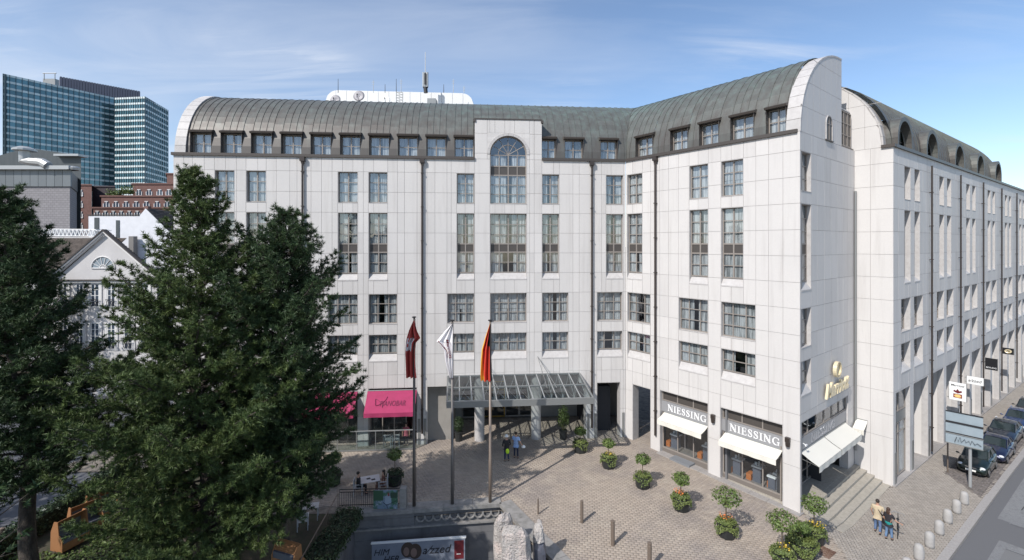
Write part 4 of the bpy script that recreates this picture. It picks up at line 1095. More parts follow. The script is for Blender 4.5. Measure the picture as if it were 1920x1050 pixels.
BOARD = mat('grey_fascia_board', (0.30, 0.30, 0.31), .5, .2)
LETW = mat('white_letter', (0.82, 0.82, 0.82), .5)
ORANGE = mat('orange_display', (0.50, 0.16, 0.045), .5); SLATE = mat('slate_grey_pedestal', (0.115, 0.125, 0.155), .5)
def shop_bay(fac, a, b, door=False, zf=-.3, tx=True):
    n = 3; zt = ZW-.03
    window(fac, a+.03, b-.03, 3.62, zt, [1]*3, ((1, 's'),), y=.30, curtains=False, name='window')
    m = MB(fac.M); m.box(a+.03, b-.03, .24, .34, 2.84, 3.6); bo = m.build('fascia_board', BOARD, hotel)
    m = MB(fac.M); s0, s1 = a+(b-a)*.14, a+(b-a)*.93
    serif_text(m, 'NIESSING', .46, .03, lambda x, y, z: (s0+x, .24-z, 2.99+y), width=s1-s0); m.build('shop_letters', LETW, bo)
    aw = awning(fac, a+.25, b-.1, 2.82, 2.50, .88, .30, AWN, y=.2)
    zb = zf+.32
    window(fac, a+.03, b-.03, zb, 2.83, [1]*3, ((1, 'g'),), y=.32, curtains=False, glass=SHOPG, name='shop_window', fw=.07)
    m = MB(fac.M); m.box(a+.03, b-.03, .30, .44, zf-.1, zb-.002); m.build('plinth', mat('shop_plinth', (.16, .14, .125), .5) if 'shop_plinth' not in MATS else MATS['shop_plinth'], hotel)
    # display behind the glass
    m = MB(fac.M); m.box(a+.1, b-.1, .5, 2.6, zb-.02, zb+.02); m.build('display_floor', FRAME, hotel)
    m = MB(fac.M); m.box(a+.05, b-.05, 2.6, 2.7, zb, zt); m.build('display_backdrop', mat('grey_backdrop', (.16, .16, .165), .8) if 'grey_backdrop' not in MATS else MATS['grey_backdrop'], hotel)
    for i in range(n):
        if door and i == 1: continue
        c = a+(b-a)*(i+.55)/n
        m = MB(fac.M); m.box(c-.24, c+.24, .75, 1.25, zb+.02, zb+.92); pd = m.build('display_pedestal', SLATE, hotel)
        m = MB(fac.M); m.box(c-.30, c+.30, .70, 1.30, zb+.92, zb+1.02); m.box(c-.18, c-.05, .9, 1.0, zb+1.02, zb+1.2); m.box(c+.05, c+.1, .9, .95, zb+1.02, zb+1.32); m.build('tray', WHITE, pd)
        m = MB(fac.M); m.box(c-.62, c-.32, .7, 1.5, zb+.02, zb+.4); m.build('display_block', ORANGE, hotel)
    if door:
        c = (a+b)/2; m = MB(fac.M); m.box(c-.75, c+.75, -.45, .28, zf-.1, zf+.14); m.build('door_step', mat('slate_step', (.19, .2, .215), .6), hotel)
        m = MB(fac.M)
        for q in (-.03, .03): m.tube((c+q, .26, zb+.5), (c+q, .26, zb+1.7), .012, n=5)
        m.build('handle', STEEL, hotel)
shop_bay(WG, wg[1][0], wg[1][1], door=True, zf=zg(WG.W(5, 0, 0).x))
shop_bay(WG, wg[2][0], wg[2][1], zf=zg(WG.W(9.5, 0, 0).x))
# stone ledge under the shops
m = MB(); 
for i in range(9):
    s0, s1 = 3.0+i*1.08, 3.0+(i+1)*1.08-.012
    if s1 > WL+.1: s1 = WL+.1
    p = [WG.W(s0, -.38, 0), WG.W(s1, -.38, 0), WG.W(s1, .45, 0), WG.W(s0, .45, 0)]
    mm_ = MB(); mm_.prism([(q.x, q.y, zg(q.x)-.3) for q in p][::1], (0, 0, .345)); mm_.build('plinth_stone', KERB, hotel)
# wall lamps on the piers
for x, v in ((1337, 786), (1477, 830)):
    s0 = WG.u2s(x, -.1); z0 = WG.z(x, v, -.1); m = MB(WG.M)
    m.box(s0-.12, s0+.12, -.22, -.02, z0+.05, z0+.30); m.lathe([(.11, z0-.22), (.13, z0-.05), (.13, z0+.05)], (s0, -.12, 0), n=10); m.build('wall_lamp', PIPE, hotel)
m = MB(EN.M); s0 = .35; m.tube((s0, -.02, 3.55), (s0, -.16, 3.5), .02); m.box(s0-.03, s0+.16, -.2, -.13, 3.42, 3.5); m.build('security_camera', WHITE, hotel)
# interiors closed at the back
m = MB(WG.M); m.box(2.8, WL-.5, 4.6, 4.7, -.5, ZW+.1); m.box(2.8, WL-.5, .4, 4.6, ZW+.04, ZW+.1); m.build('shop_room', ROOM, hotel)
# end shop: recessed glass front behind the steps
zl = -.18
m = MB(EN.M); m.box(sa+.03, sb-.03, .1, .2, 3.05, 3.75); bo = m.build('fascia_board', BOARD, hotel)
m = MB(EN.M); serif_text(m, 'NIESSING', .5, .02, lambda x, y, z: (1.9+x, .10-z, 3.15+y), width=3.8); m.build('shop_letters', mat('silver_letter', (.5, .5, .52), .4, .6), bo)
window(EN, sa+.03, sb-.03, 3.77, ZS-.03, [1]*6, ((1, 'g'),), y=.12, curtains=False)
awning(EN, .35, 3.85, 2.98, 2.50, .92, .33, AWN, y=.08); awning(EN, 3.92, 7.6, 2.98, 2.50, .92, .33, AWN, y=.08)
window(EN, sa+.03, sb-.03, zl+.05, 3.03, [1]*6, ((.35, 'g'), (1, 'g')), y=1.05, curtains=False, glass=SHOPG, name='shop_window', fw=.07)
m = MB(EN.M); m.box(sa, sb, -.02, 4.5, zl-.3, zl); m.build('landing', STEPM, hotel)
for k in range(7):
    c = sa+.7+k*1.1; m = MB(EN.M); m.box(c-.22, c+.22, 1.6, 2.0, zl, zl+.95); pd = m.build('display_pedestal', SLATE, hotel)
    m = MB(EN.M); m.box(c-.27, c+.27, 1.55, 2.05, zl+.95, zl+1.04); m.build('tray', WHITE, pd)
m = MB(EN.M); m.box(sa, sb, 4.3, 4.4, zl, ZS); m.build('display_backdrop', MATS['grey_backdrop'], hotel)
# steps: broad treads running out against the falling square
stp = empty('steps', tuple(EN.W(4, -1, -.6)), 'four broad stone steps below the shop awnings at the hotel corner', 'steps')
edges_ = [0.30, .72, 1.14, 1.56, 1.98]; zr = [-.20, -.37, -.54, -.71, -.87]
for k in range(5):
    o0, o1 = (0.0, edges_[0]) if k == 0 else (edges_[k-1], edges_[k])
    zR = zr[k]
    for q in range(6):
        sA = .35+(EL-.36-.35)*q/6+.006; sB = .35+(EL-.36-.35)*(q+1)/6-.006
        if q == 5: sB = EL-.012
        def zz(s_): return max(zR, zg(EN.W(s_, -o1, 0).x)+.015)
        m = MB(EN.M); m.add([(sA,-o0,-1.3),(sB,-o0,-1.3),(sB,-o1+.004,-1.3),(sA,-o1+.004,-1.3),(sA,-o0,zz(sA)),(sB,-o0,zz(sB)),(sB,-o1+.004,zz(sB)),(sA,-o1+.004,zz(sA))],
            [(0,1,2,3),(4,7,6,5),(0,4,5,1),(1,5,6,2),(2,6,7,3),(3,7,4,0)]); m.build('tread', STEPM, stp)
# small awning on the notch face
awning(NO, .12, .75, 2.95, 2.5, .8, .3, AWN, y=-.02)
# sign over the corner shop: round emblem and script letters, standing off the wall
sgn = empty('illuminated_sign', tuple(EN.W(6.2, -.1, 5.5)), None, None); sgn.parent = hotel; sgn.location = EN.W(6.2, -.1, 5.5)-ORG[hotel]; ORG[sgn] = EN.W(6.2, -.1, 5.5)
sx0, sx1 = EN.u2s(1550, -.3), EN.u2s(1597, -.3); zb_ = EN.z(1553, 748, -.3); print('sign', sx0, sx1, zb_, EN.z(1573, 702, -.3), EN.u2s(1573, -.3))
sx1 = min(sx1, EL-.15)
m = MB(EN.M); text_mb(m, 'Marriott', 1.0, .13, lambda x, y, z: ((sx0+sx1)/2+x*(sx1-sx0)/4.05, -.12-z, zb_-.02+y*1.15), bold=.035, shear=.35); m.build('lettering', GOLD, sgn)
ec = EN.u2s(1573, -.3); ez = EN.z(1573, 702, -.3)+.30
m = MB(EN.M)
for r0_, r1_ in ((.44, .50), (.35, .38)):
    for i in range(20):
        t0, t1 = 2*pi*i/20, 2*pi*(i+1)/20
        m.prism([(ec+r0_*cos(t0), -.12, ez+r0_*sin(t0)), (ec+r0_*cos(t1), -.12, ez+r0_*sin(t1)), (ec+r1_*cos(t1), -.12, ez+r1_*sin(t1)), (ec+r1_*cos(t0), -.12, ez+r1_*sin(t0))], (0, -.2, 0))
for x0_, z0_, x1_, z1_ in ((-.26, -.26, -.22, .24), (-.22, .24, -.02, -.26), (.02, -.26, .22, .24), (.26, .24, .26, -.26), (-.10, -.30, .10, .32)):
    m.tube((ec+x0_, -.2, ez+z0_), (ec+x1_, -.2, ez+z1_), .042, n=6)
m.build('emblem', GOLD, sgn)

# ---- pink awnings with script
PB0, PB1 = u(690), u(782)
for (a, b) in ((PB0-.05, PB1), (9.1, u(671)), (4.95, 8.5)):
    o = awning(FR, a+.02, b-.02, 4.05, 2.85, 1.3, .28, PINK, y=.02)
    def pl(x, y, z, c=(a+b)/2): 
        t = .46-y*.9; return (c+x, .02-1.3*t, 4.05-1.2*t+.03+z*.3)
    m = MB(FR.M); text_mb(m, 'PIANOBAR', .38, .02, lambda x, y, z: pl(x+.15, y-.28, z), shear=.2, bold=-.012)
    m.path([pl(-1.1+.55*cos(t)*(.6+.4*cos(t))+.25*t/6, -.35+.5*t/6+.28*sin(t), .02) for t in [q*.35 for q in range(0, 19)]], .018, 4)
    m.build('lettering', mat('plum_letter', (.16, .015, .06), .7) if 'plum_letter' not in MATS else MATS['plum_letter'], o)
for (a, b) in gops[:4]:
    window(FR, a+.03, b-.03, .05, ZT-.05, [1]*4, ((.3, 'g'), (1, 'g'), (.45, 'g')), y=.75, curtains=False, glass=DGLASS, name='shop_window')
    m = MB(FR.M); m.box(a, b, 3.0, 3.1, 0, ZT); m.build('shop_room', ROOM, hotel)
# shopfront in the arcade right of the entrance
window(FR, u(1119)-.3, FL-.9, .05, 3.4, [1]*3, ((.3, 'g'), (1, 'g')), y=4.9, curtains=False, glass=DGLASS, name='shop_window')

# ---- glass canopy
cz0, cz1 = 4.95, 4.62; cy = -4.7
c0, c1 = FR.u2s(840, -.05), FR.u2s(1086, -.05); f0, f1 = c0+.2, c1-.15
can = empty('canopy', tuple(FR.W((c0+c1)/2, -2.3, 4.6))); can.parent = hotel; can.location = FR.W((c0+c1)/2, -2.3, 4.6)-ORG[hotel]; ORG[can] = FR.W((c0+c1)/2, -2.3, 4.6)
def cp(t, q, dz=0.0):      # t 0..1 across, q 0 wall..1 front
    return (c0+(c1-c0)*t+(f0-c0+(f1-f0-c1+c0)*t)*q, -.05+(cy+.05)*q, cz0+(cz1-cz0)*q+dz)
LGREY = mat('light_grey_steel', (0.40, 0.41, 0.41), .4, .4)
nb = 12
for i in range(nb+1):
    m = MB(FR.M); a, b = Vector(cp(i/nb, 0)), Vector(cp(i/nb, 1)); d_ = (b-a).normalized()
    m.prism([a+Vector((-.035,0,0)), a+Vector((.035,0,0)), a+Vector((.035,0,.09)), a+Vector((-.035,0,.09))], b-a); m.build('rib', LGREY, can)
    m = MB(FR.M); k = Vector(cp(i/nb, .5, -.85)); m.tube(cp(i/nb, .04, -.04), k, .028, n=6); m.tube(k, cp(i/nb, .93, -.06), .028, n=6); m.tube(k, cp(i/nb, .5, 0), .02, n=5)
    if i < nb: k2 = Vector(cp((i+1)/nb, .5, -.85)); m.tube(k, k2, .03, n=6); m.tube(k, cp((i+1)/nb, .0, -.04), .018, n=5); m.tube(k, cp((i+1)/nb, .97, -.06), .018, n=5); m.tube(cp(i/nb, .5, 0), k2, .018, n=5)
    m.build('truss', LGREY, can)
    if i < nb:
        for q0, q1 in ((0, .5), (.5, .97)):
            m = MB(FR.M); g = .004; P4 = [cp(i/nb+g, q0+.006, .07), cp((i+1)/nb-g, q0+.006, .07), cp((i+1)/nb-g, q1-.006, .07), cp(i/nb+g, q1-.006, .07)]; m.add(P4, [(0, 1, 2, 3)]); m.build('pane', CANG, can)
m = MB(FR.M)
a, b = Vector(cp(-.005, 1, -.30)), Vector(cp(1.005, 1, -.30)); m.prism([a, a+Vector((0, -.16, 0)), a+Vector((0, -.16, .40)), a+Vector((0, 0, .40))], b-a)
for q in (0, .5):
    a, b = Vector(cp(0, q, 0)), Vector(cp(1, q, 0)); m.prism([a+Vector((0,-.05,0)), a+Vector((0,.03,0)), a+Vector((0,.03,.12)), a+Vector((0,-.05,.12))], b-a)
m.build('beam', GREYM, can)
m = MB(FR.M)
for t in (-.003, 1.003): 
    a, b = Vector(cp(t, 0, -.22)), Vector(cp(t, 1, -.22)); m.prism([a+Vector((-.04,0,0)), a+Vector((.04,0,0)), a+Vector((.04,0,.32)), a+Vector((-.04,0,.32))], b-a)
m.build('side_beam', GREYM, can)
m = MB(FR.M)
for uu in (1008, 796): 
    t = (FR.u2s(uu)-c0)/(c1-c0); t = min(max(t+ .02, .02), .98); wp = Vector((FR.u2s(uu if uu > 900 else 905), -.02, 6.35)); 
    for dt in (0.0, .07): m.tube(wp, cp(min(.97, (wp.x-c0)/(c1-c0)+.03+dt), .62, .1), .022, n=6)
m.build('tie_rod', GREYM, can)

for fac, mb in ROOMS.items(): mb.build('room_lining', ROOM, hotel)
ROOMS.clear()
# ---------------------------------------------------------------- sunken court on the near side
CONC = mat('court_concrete', (0.155, 0.155, 0.16), .85, isl=.05, noise=[(1.3, (0.115, 0.115, 0.12), .42, .7), (.9, (.09, .09, .085), .55, .8, (2, 2, .4))])
CCOP = mat('court_coping', (0.26, 0.25, 0.24), .8, noise=(3, (.17, .165, .155), .42, .7))
cw = empty('court_wall', (-4.7, 26.2, 0), 'dark concrete wall of the sunken court with a band of rings under its coping', 'wall')
A_, B_, C_, D_ = [Vector((*p, 0)) for p in hole[:4]]
CF = Fac(A_, B_-A_); CL = (B_-A_).length
CRr = Fac(B_, C_-B_); CR2 = Fac(C_, D_-C_)
def wallrun(fac, L_, par, z0=-4.6):
    n = max(1, round(L_/2.3))
    for i in range(n):
        for a, b in ((-1.62, -1.02), (-3.1, -1.635), (z0, -3.115)):
            m = MB(fac.M); m.box(L_*i/n+.01, L_*(i+1)/n-.01, .06, .3, a, b); m.build('concrete_panel', CONC, par)
    m = MB(fac.M); m.box(0, L_, .1, .45, z0, -.2); m.build('wall_core', CONC, par)
    m = MB(fac.M); m.box(-.1, L_+.1, -.12, .3, -1.0, -.9); m.build('ledge', CCOP, par)
    n = max(1, round(L_/1.6))
    for i in range(n): m = MB(fac.M); m.box(L_*i/n+.006, L_*(i+1)/n-.006, -.14, .62, -.16, .05); m.build('coping_stone', CCOP, par)
wallrun(CF, CL, cw)
rw = empty('court_side_wall', ((B_.x+C_.x)/2, (B_.y+C_.y)/2, 0), 'slanting side wall of the sunken court behind the rough standing stones', 'wall')
wallrun(CRr, (C_-B_).length, rw); wallrun(CR2, (D_-C_).length, rw)
for i in range(10):   # hanging half rings under the coping
    s0 = CL*.42+i*(CL*.57/10)+.2; r_ = .22; m = MB(CF.M); m.path([(s0+r_*cos(t), .0, -.48+r_*sin(t)*1.1) for t in [pi*(.92+1.16*q/12) for q in range(13)]], .05, 5); m.build('ring_relief', CCOP, cw)
m = MB(CF.M); m.box(.0, CL*.40, .02, .09, -.88, -.18); m.build('concrete_panel', CONC, cw)
sheet('court_floor', hole, CONC, -4.6)
m = MB(); m.box(-9.3, -8.76, -6, 26.3, -4.7, -.1); tag(m.build('retaining_wall', CONC), 'concrete retaining wall under the ivy hedge left of the sunken court', 'wall')
# banner on the court wall
PB = 25.35
bt = [P(697, 1021, PB), P(872, 1009, PB)]
bn = empty('banner', tuple((bt[0]+bt[1])/2-Vector((0, 0, 1.3))), 'wide pale banner with a couple, dark lettering and a red end on the court wall', 'banner')
BNM = mat('pale_blue_banner', (0.21, 0.235, 0.285), .6, noise=(1.0, (.15, .17, .21), .4, .7)); RED = mat('dark_red_print', (0.13, 0.012, 0.018), .6); INK = mat('black_ink', (0.02, 0.02, 0.025), .6)
ax = (bt[1]-bt[0]); BL = ax.length; ax.normalize(); bp_ = lambda x, z, y=0.0: bt[0]+ax*x+Vector((0, -y, 0))+Vector((0, 0, -z))
m = MB(); m.prism([bp_(0, 0), bp_(BL, 0), bp_(BL, 1.28), bp_(0, 1.28)], (0, .08, 0)); m.build('board', BNM, bn)
m = MB(); m.prism([bp_(-.05, -.09, .01), bp_(BL+.05, -.09, .01), bp_(BL+.05, 0, .01), bp_(-.05, 0, .01)], (0, .1, 0)); m.build('frame', WHITE, bn)
m = MB(); m.prism([bp_(BL*.885, .10, .012), bp_(BL*.985, .10, .012), bp_(BL*.985, 1.1, .012), bp_(BL*.885, 1.1, .012)], (0, .01, 0)); rp = m.build('red_panel', RED, bn)
def btext(t, x, z, sz, mt, sh=.3, b=.0, nm='print'): 
    m = MB(); text_mb(m, t, sz, .01, lambda a, c, d_: bp_(x+a, z-c, .012+d_), shear=sh, bold=b); m.build(nm, mt, bn)
btext('HIM', BL*.11, .62, .48, INK); btext('HER', BL*.21, 1.02, .48, INK); btext('a\u2044zzed', BL*.70, .70, .62, INK)
m = MB(); m.prism([bp_(BL*.91, .80, .03), bp_(BL*.955, .80, .03), bp_(BL*.955, .84, .03), bp_(BL*.91, .84, .03)], (0, .005, 0)); m.build('print', WHITE, rp)
HAIRB = mat('brown_print', (0.055, 0.038, 0.03), .7); FACEP = mat('face_print', (0.19, 0.13, 0.11), .7)
for cx_, cz_, rx, rz_, mt, y in ((.385, .42, .36, .42, HAIRB, .012), (.465, .52, .36, .42, HAIRB, .018), (.372, .50, .16, .24, FACEP, .024), (.452, .58, .17, .25, FACEP, .026), (.36, 1.10, .42, .22, WHITE, .014), (.49, 1.14, .36, .17, FACEP, .020)):
    m = MB(); m.add([bp_(BL*cx_+rx*cos(t), min(1.27, cz_+rz_*sin(t)), y) for t in [2*pi*q/20 for q in range(20)]], [tuple(range(20))]); m.build('print', mt, bn)
# rough standing stones
ROCK = mat('rough_pale_stone', (0.44, 0.41, 0.385), .95, noise=[(2.2, (0.30, 0.28, 0.265), .42, .66), (11, (0.33, 0.29, 0.27), .5, .72), (1.0, (.56, .47, .43), .5, .7)], bump=(11, 1.0, .12))
SLAB = mat('polished_dark_stone', (0.075, 0.08, 0.10), .3, noise=(2, (.12, .115, .14), .45, .7))
def rock(name, base, top, w, d_, label, mt=None, seed=1, taper=.75, rz=0.0, nz=20, cat='standing stone', jag=.16):
    r = np.random.RandomState(seed); m = MB(); n = 16; base = Vector(base); top = Vector(top); vs = []
    ph = r.uniform(0, 6, 8)
    for k in range(nz+1):
        t = k/nz; c = base.lerp(top, t); s_ = 1-(1-taper)*t; 
        if k == nz: s_ *= .72
        for i in range(n):
            a = 2*pi*i/n; cx_, sy_ = cos(a), sin(a); e_ = (abs(cx_)**4+abs(sy_)**4)**-.25
            q = 1+jag*(sin(3*a+ph[0]+t*4)+.7*sin(5*a+ph[1]+t*9)+.5*sin(9*a+ph[2]+t*17))*.5+r.uniform(-.05, .05)*jag*8*.12
            x, y = w/2*e_*cx_*q*s_, d_/2*e_*sy_*q*s_
            vs.append((c.x+x*cos(rz)-y*sin(rz), c.y+x*sin(rz)+y*cos(rz), c.z+(r.uniform(-.06, .06)+(.22*sin(a*1+ph[3]) if k >= nz-1 else 0))*(0 if k == 0 else 1)))
    fs = [(k*n+i, k*n+(i+1) % n, (k+1)*n+(i+1) % n, (k+1)*n+i) for k in range(nz) for i in range(n)]
    vs.append(tuple(top+Vector((0, 0, .1)))); fs += [(nz*n+i, nz*n+(i+1) % n, len(vs)-1) for i in range(n)]
    m.add(vs, fs); o = m.build(name, mt or ROCK, smooth=False); return tag(o, label, cat)
rock('standing_stone', (-.30, 22.6, -4.6), (-.42, 22.9, 1.55), 1.15, .8, 'tall rough pale stone slab, leftmost and farthest of the standing stones', seed=3, rz=.3)
rock('standing_stone', (.55, 21.0, -4.6), (.12, 21.2, 2.0), 1.55, 1.0, 'broadest rough stone slab with a small dark hole, in front of the other stones', seed=8, rz=-.15)
m = MB(); m.blob((.60, 20.68, .45), .12, sq=(.6, .3, 1)); tag(m.build('stone_hole', BLACK), 'small dark hollow in the face of the broadest standing stone', 'hole')
rock('standing_stone', (1.35, 21.6, -4.6), (1.28, 21.7, 1.15), .62, .6, 'polished dark stone post beside the rough slabs', mt=SLAB, seed=5, taper=.95, jag=.02, cat='stone post')
rock('boulder', (1.25, 21.7, 1.1), (1.2, 21.75, 1.75), .55, .5, 'rough pale boulder resting on top of the polished dark post', seed=9, taper=.7, nz=5, cat='boulder')
rock('boulder', (1.75, 20.9, -.5), (1.75, 20.9, .55), .62, .6, 'smooth whitish boulder low beside the dark stone post', mt=STONE2, seed=12, taper=.8, nz=5, jag=.03, cat='boulder')

# ---------------------------------------------------------------- foliage makers
def leaf_quads(C, Nn, size, rs, asp=.5, name='foliage', mt=None, curl=.0):
    """diamond leaves at points C with preferred normals Nn"""
    n = len(C); Nn = Nn+rs.normal(0, .55, (n, 3)); Nn /= np.linalg.norm(Nn, axis=1)[:, None]
    A = np.cross(Nn, rs.normal(0, 1, (n, 3))); A /= np.linalg.norm(A, axis=1)[:, None]; Bv = np.cross(Nn, A)
    s_ = (size*rs.uniform(.65, 1.25, n))[:, None]
    V = np.stack([C-A*s_*.5, C+Bv*s_*asp*.5+Nn*s_*.06, C+A*s_*.5, C-Bv*s_*asp*.5+Nn*s_*.06], 1).reshape(-1, 3)
    Fc = np.arange(n*4).reshape(-1, 4)
    return V, Fc
def foliage_obj(name, V, Fc, mt, parent, kind=None):
    c = V.mean(0); me = quick_mesh(name, V-c, Fc, mt); o = bpy.data.objects.new(name, me); col.objects.link(o)
    o.parent = parent; o.location = Vector(c.tolist())-ORG[parent]; ORG[o] = Vector(c.tolist()); return tag(o, kind=kind)
def leafmat(name, c1, c2, isl=.3, rough=.55):
    m = mat(name, c1, rough, noise=(1.5, c2, .4, .65), isl=isl); b = m.node_tree.nodes['Principled BSDF']
    b.inputs['Specular IOR Level'].default_value = .35; return m
PINE = leafmat('pine_needles', (0.054, 0.088, 0.027), (0.096, 0.130, 0.038), .3)
PINE2 = leafmat('dark_pine_needles', (0.034, 0.064, 0.026), (0.058, 0.092, 0.034), .3)
BARK = mat('pine_bark', (0.085, 0.070, 0.058), .95, noise=(6, (.04, .032, .028), .42, .6, (1, 1, .3)), bump=(9, 1.0, .05))
LAUR = leafmat('laurel_leaves', (0.075, 0.115, 0.028), (0.115, 0.155, 0.042)); TRAIL = leafmat('trailing_leaves', (0.135, 0.165, 0.045), (0.085, 0.12, 0.035))
IVY = leafmat('ivy_leaves', (0.022, 0.042, 0.016), (0.035, 0.058, 0.022)); STEMM = mat('brown_stem', (0.10, 0.075, 0.05), .9)
FLO = mat('orange_flower', (0.72, 0.20, 0.04), .6, isl=.3); FLY = mat('yellow_flower', (0.75, 0.52, 0.05), .6, isl=.2)

def pine(base, top, prof_, zlow, seed, nshoot, label, mt, group='pine trees in front of the hotel', r0=.28, wide=.028, nn=30, dens=1.5):
    """prof_: [(z, radius)]; boughs in whorls carry shoots of needles"""
    rs = np.random.RandomState(seed); base = Vector(base); top = Vector(top)
    t = empty('pine_tree', tuple(base), label, 'pine tree', group)
    zs_ = [p[0] for p in prof_]; rr_ = [p[1] for p in prof_]
    Rz = lambda z: float(np.interp(z, zs_, rr_))
    axis = lambda z: base.lerp(top, (z-base.z)/(top.z-base.z))+Vector((.15*sin(z*.7+seed), .15*cos(z*.6+seed), 0))
    zz = np.linspace(base.z, top.z, 22); m = MB()
    m.path([axis(z) for z in zz], [max(.02, r0*(1-.93*(z-base.z)/(top.z-base.z))*(1.25 if z < base.z+.8 else 1)) for z in zz], 10); m.build('trunk', BARK, t, smooth=True)
    wood = MB(); SC = []; SD = []
    z = top.z-.25
    while z > zlow:
        k = rs.randint(6, 9); a0_ = rs.uniform(0, 6.3); Rm = Rz(z)
        for i in range(k):
            a = a0_+2*pi*i/k+rs.uniform(-.35, .35); L_ = Rm*rs.choice([rs.uniform(.35, .7), rs.uniform(.8, 1.15)]); o_ = axis(z+rs.uniform(-.2, .2))
            up = .75 if z > top.z-3 else (.5 if z > (top.z+zlow)/2 else .22)
            d_ = Vector((cos(a), sin(a), up+rs.uniform(-.12, .12))).normalized()
            npt = 6; pts = []
            for q in range(npt+1):
                f = q/npt; p = o_+d_*L_*f+Vector((0, 0, -.10*L_*f*(1-f)+.16*L_*f*f)); p += Vector((rs.normal(0, .05), rs.normal(0, .05), rs.normal(0, .04)))*L_*.3*f; pts.append(p)
            wood.path(pts, [max(.008, .055*(L_/4+.2)*(1-.85*q/npt)) for q in range(npt+1)], 4)
            # side twigs
            nt_ = max(5, int(L_*6.5*dens))
            for q in range(nt_):
                f = .22+.78*(q+rs.uniform(0, 1))/nt_; idx = min(npt-1, int(f*npt)); p = pts[idx].lerp(pts[idx+1], f*npt-idx)
                sd_ = rs.choice([-1, 1]); sideL = (.34+.30*L_*(1-f))*rs.uniform(.6, 1.2); sa_ = a+sd_*rs.uniform(.4, 1.1)
                sdv = Vector((cos(sa_), sin(sa_), rs.uniform(-.55, .95))).normalized(); pe = p+sdv*sideL
                if q % 2 == 0: wood.tube(p, pe, .014, .006, n=3, cap=False)
                ns = max(2, int(sideL/.15))
                for w_ in range(ns):
                    g = (w_+.6)/ns; c = p.lerp(pe, g); dv = (sdv+Vector((rs.normal(0, .5), rs.normal(0, .5), rs.uniform(.1, 1.1)))).normalized()
                    SC.append(tuple(c)); SD.append(tuple(dv))
            for w_ in range(3): dv = (d_+Vector((rs.normal(0, .4), rs.normal(0, .4), .4))).normalized(); SC.append(tuple(pts[-1])); SD.append(tuple(dv))
        z -= rs.uniform(.26, .5) if z > top.z-4 else rs.uniform(.28, .62)
    for w_ in range(14): SC.append(tuple(top-Vector((0, 0, .12*w_*.6)))); dv = Vector((rs.normal(0, .4), rs.normal(0, .4), 1)).normalized(); SD.append(tuple(dv))
    wood.build('branches', BARK, t, kind='stuff')
    SC = np.array(SC); SD = np.array(SD); n = len(SC)
    if n > nshoot: ix = rs.permutation(n)[:nshoot]; SC = SC[ix]; SD = SD[ix]; n = nshoot
    sl = rs.uniform(.10, .24, n)
    T = rs.uniform(0, 1, (n, nn)); O = SC[:, None]+SD[:, None]*(T*sl[:, None])[..., None]
    rv = rs.normal(0, 1, (n, nn, 3)); rv -= (rv*SD[:, None]).sum(-1, keepdims=True)*SD[:, None]; rv /= np.linalg.norm(rv, axis=-1, keepdims=True)
    nd = rv*rs.uniform(.7, 1.0, (n, nn, 1))+SD[:, None]*rs.uniform(.15, 1.2, (n, nn, 1)); nd /= np.linalg.norm(nd, axis=-1, keepdims=True)
    Ln = rs.uniform(.11, .21, (n, nn, 1)); sd2 = np.cross(nd, rs.normal(0, 1, (n, nn, 3))); sd2 /= np.linalg.norm(sd2, axis=-1, keepdims=True)
    V = np.stack([O-sd2*wide/2, O+sd2*wide/2, O+nd*Ln], 2).reshape(-1, 3); Fc = np.arange(len(V)).reshape(-1, 3)
    # a slim bridge joins each shoot's needles so colour varies by shoot, not by needle
    o = foliage_obj('crown', V, Fc, mt, t, kind='stuff'); print('pine', n, len(Fc), len(wood.f))
    return t
ZB = 0.0
pine((-13.4, 20.2, ZB), (-13.65, 20.0, 18.0), [(0, 4.6), (4.8, 5.2), (7, 4.6), (9.3, 3.9), (11.6, 3.1), (13.4, 2.2), (15.7, 1.15), (17, .7), (18, .3)], 1.3, 4, 24000, 'tallest pine in the middle of the group, its pointed top reaching the upper windows', PINE, nn=24)
pine((-10.5, 21.7, ZB), (-10.65, 21.5, 16.3), [(2, 2.2), (4, 2.7), (6.4, 3.0), (8.9, 3.4), (10.9, 3.5), (12.4, 2.8), (13.8, 2.0), (15, 1.1), (16.3, .3)], 2.6, 9, 20000, 'rounder pine on the right of the group, overlapping the hotel front', PINE2, nn=24)
pine((-19.5, 19.2, ZB), (-20.9, 19.0, 17.0), [(4, 1.4), (5, 2.5), (7.4, 3.3), (9.5, 3.0), (11.7, 2.3), (13.5, 1.8), (15.6, .9), (17, .3)], 4.2, 15, 20000, 'left hand pine with its bare trunk showing at the edge of the picture', PINE2, nn=26, r0=.33)
for i, (x, y, hh) in enumerate(((-33, 20, 17), (-27.5, 11.5, 16), (-36, 30, 18), (-17.5, 10.5, 10))):  # pines out of view, added to cast shade over the left road
    pine((x, y, ZB), (x-.3, y, hh), [(2, 4.8), (7, 4.6), (hh*.7, 3), (hh, .3)], 3, 30+i, 1500, 'unseen pine added left of the group for its shade, number %s from the road' % ('one', 'two', 'three', 'four')[i], PINE2, nn=16, wide=.08, dens=.5)

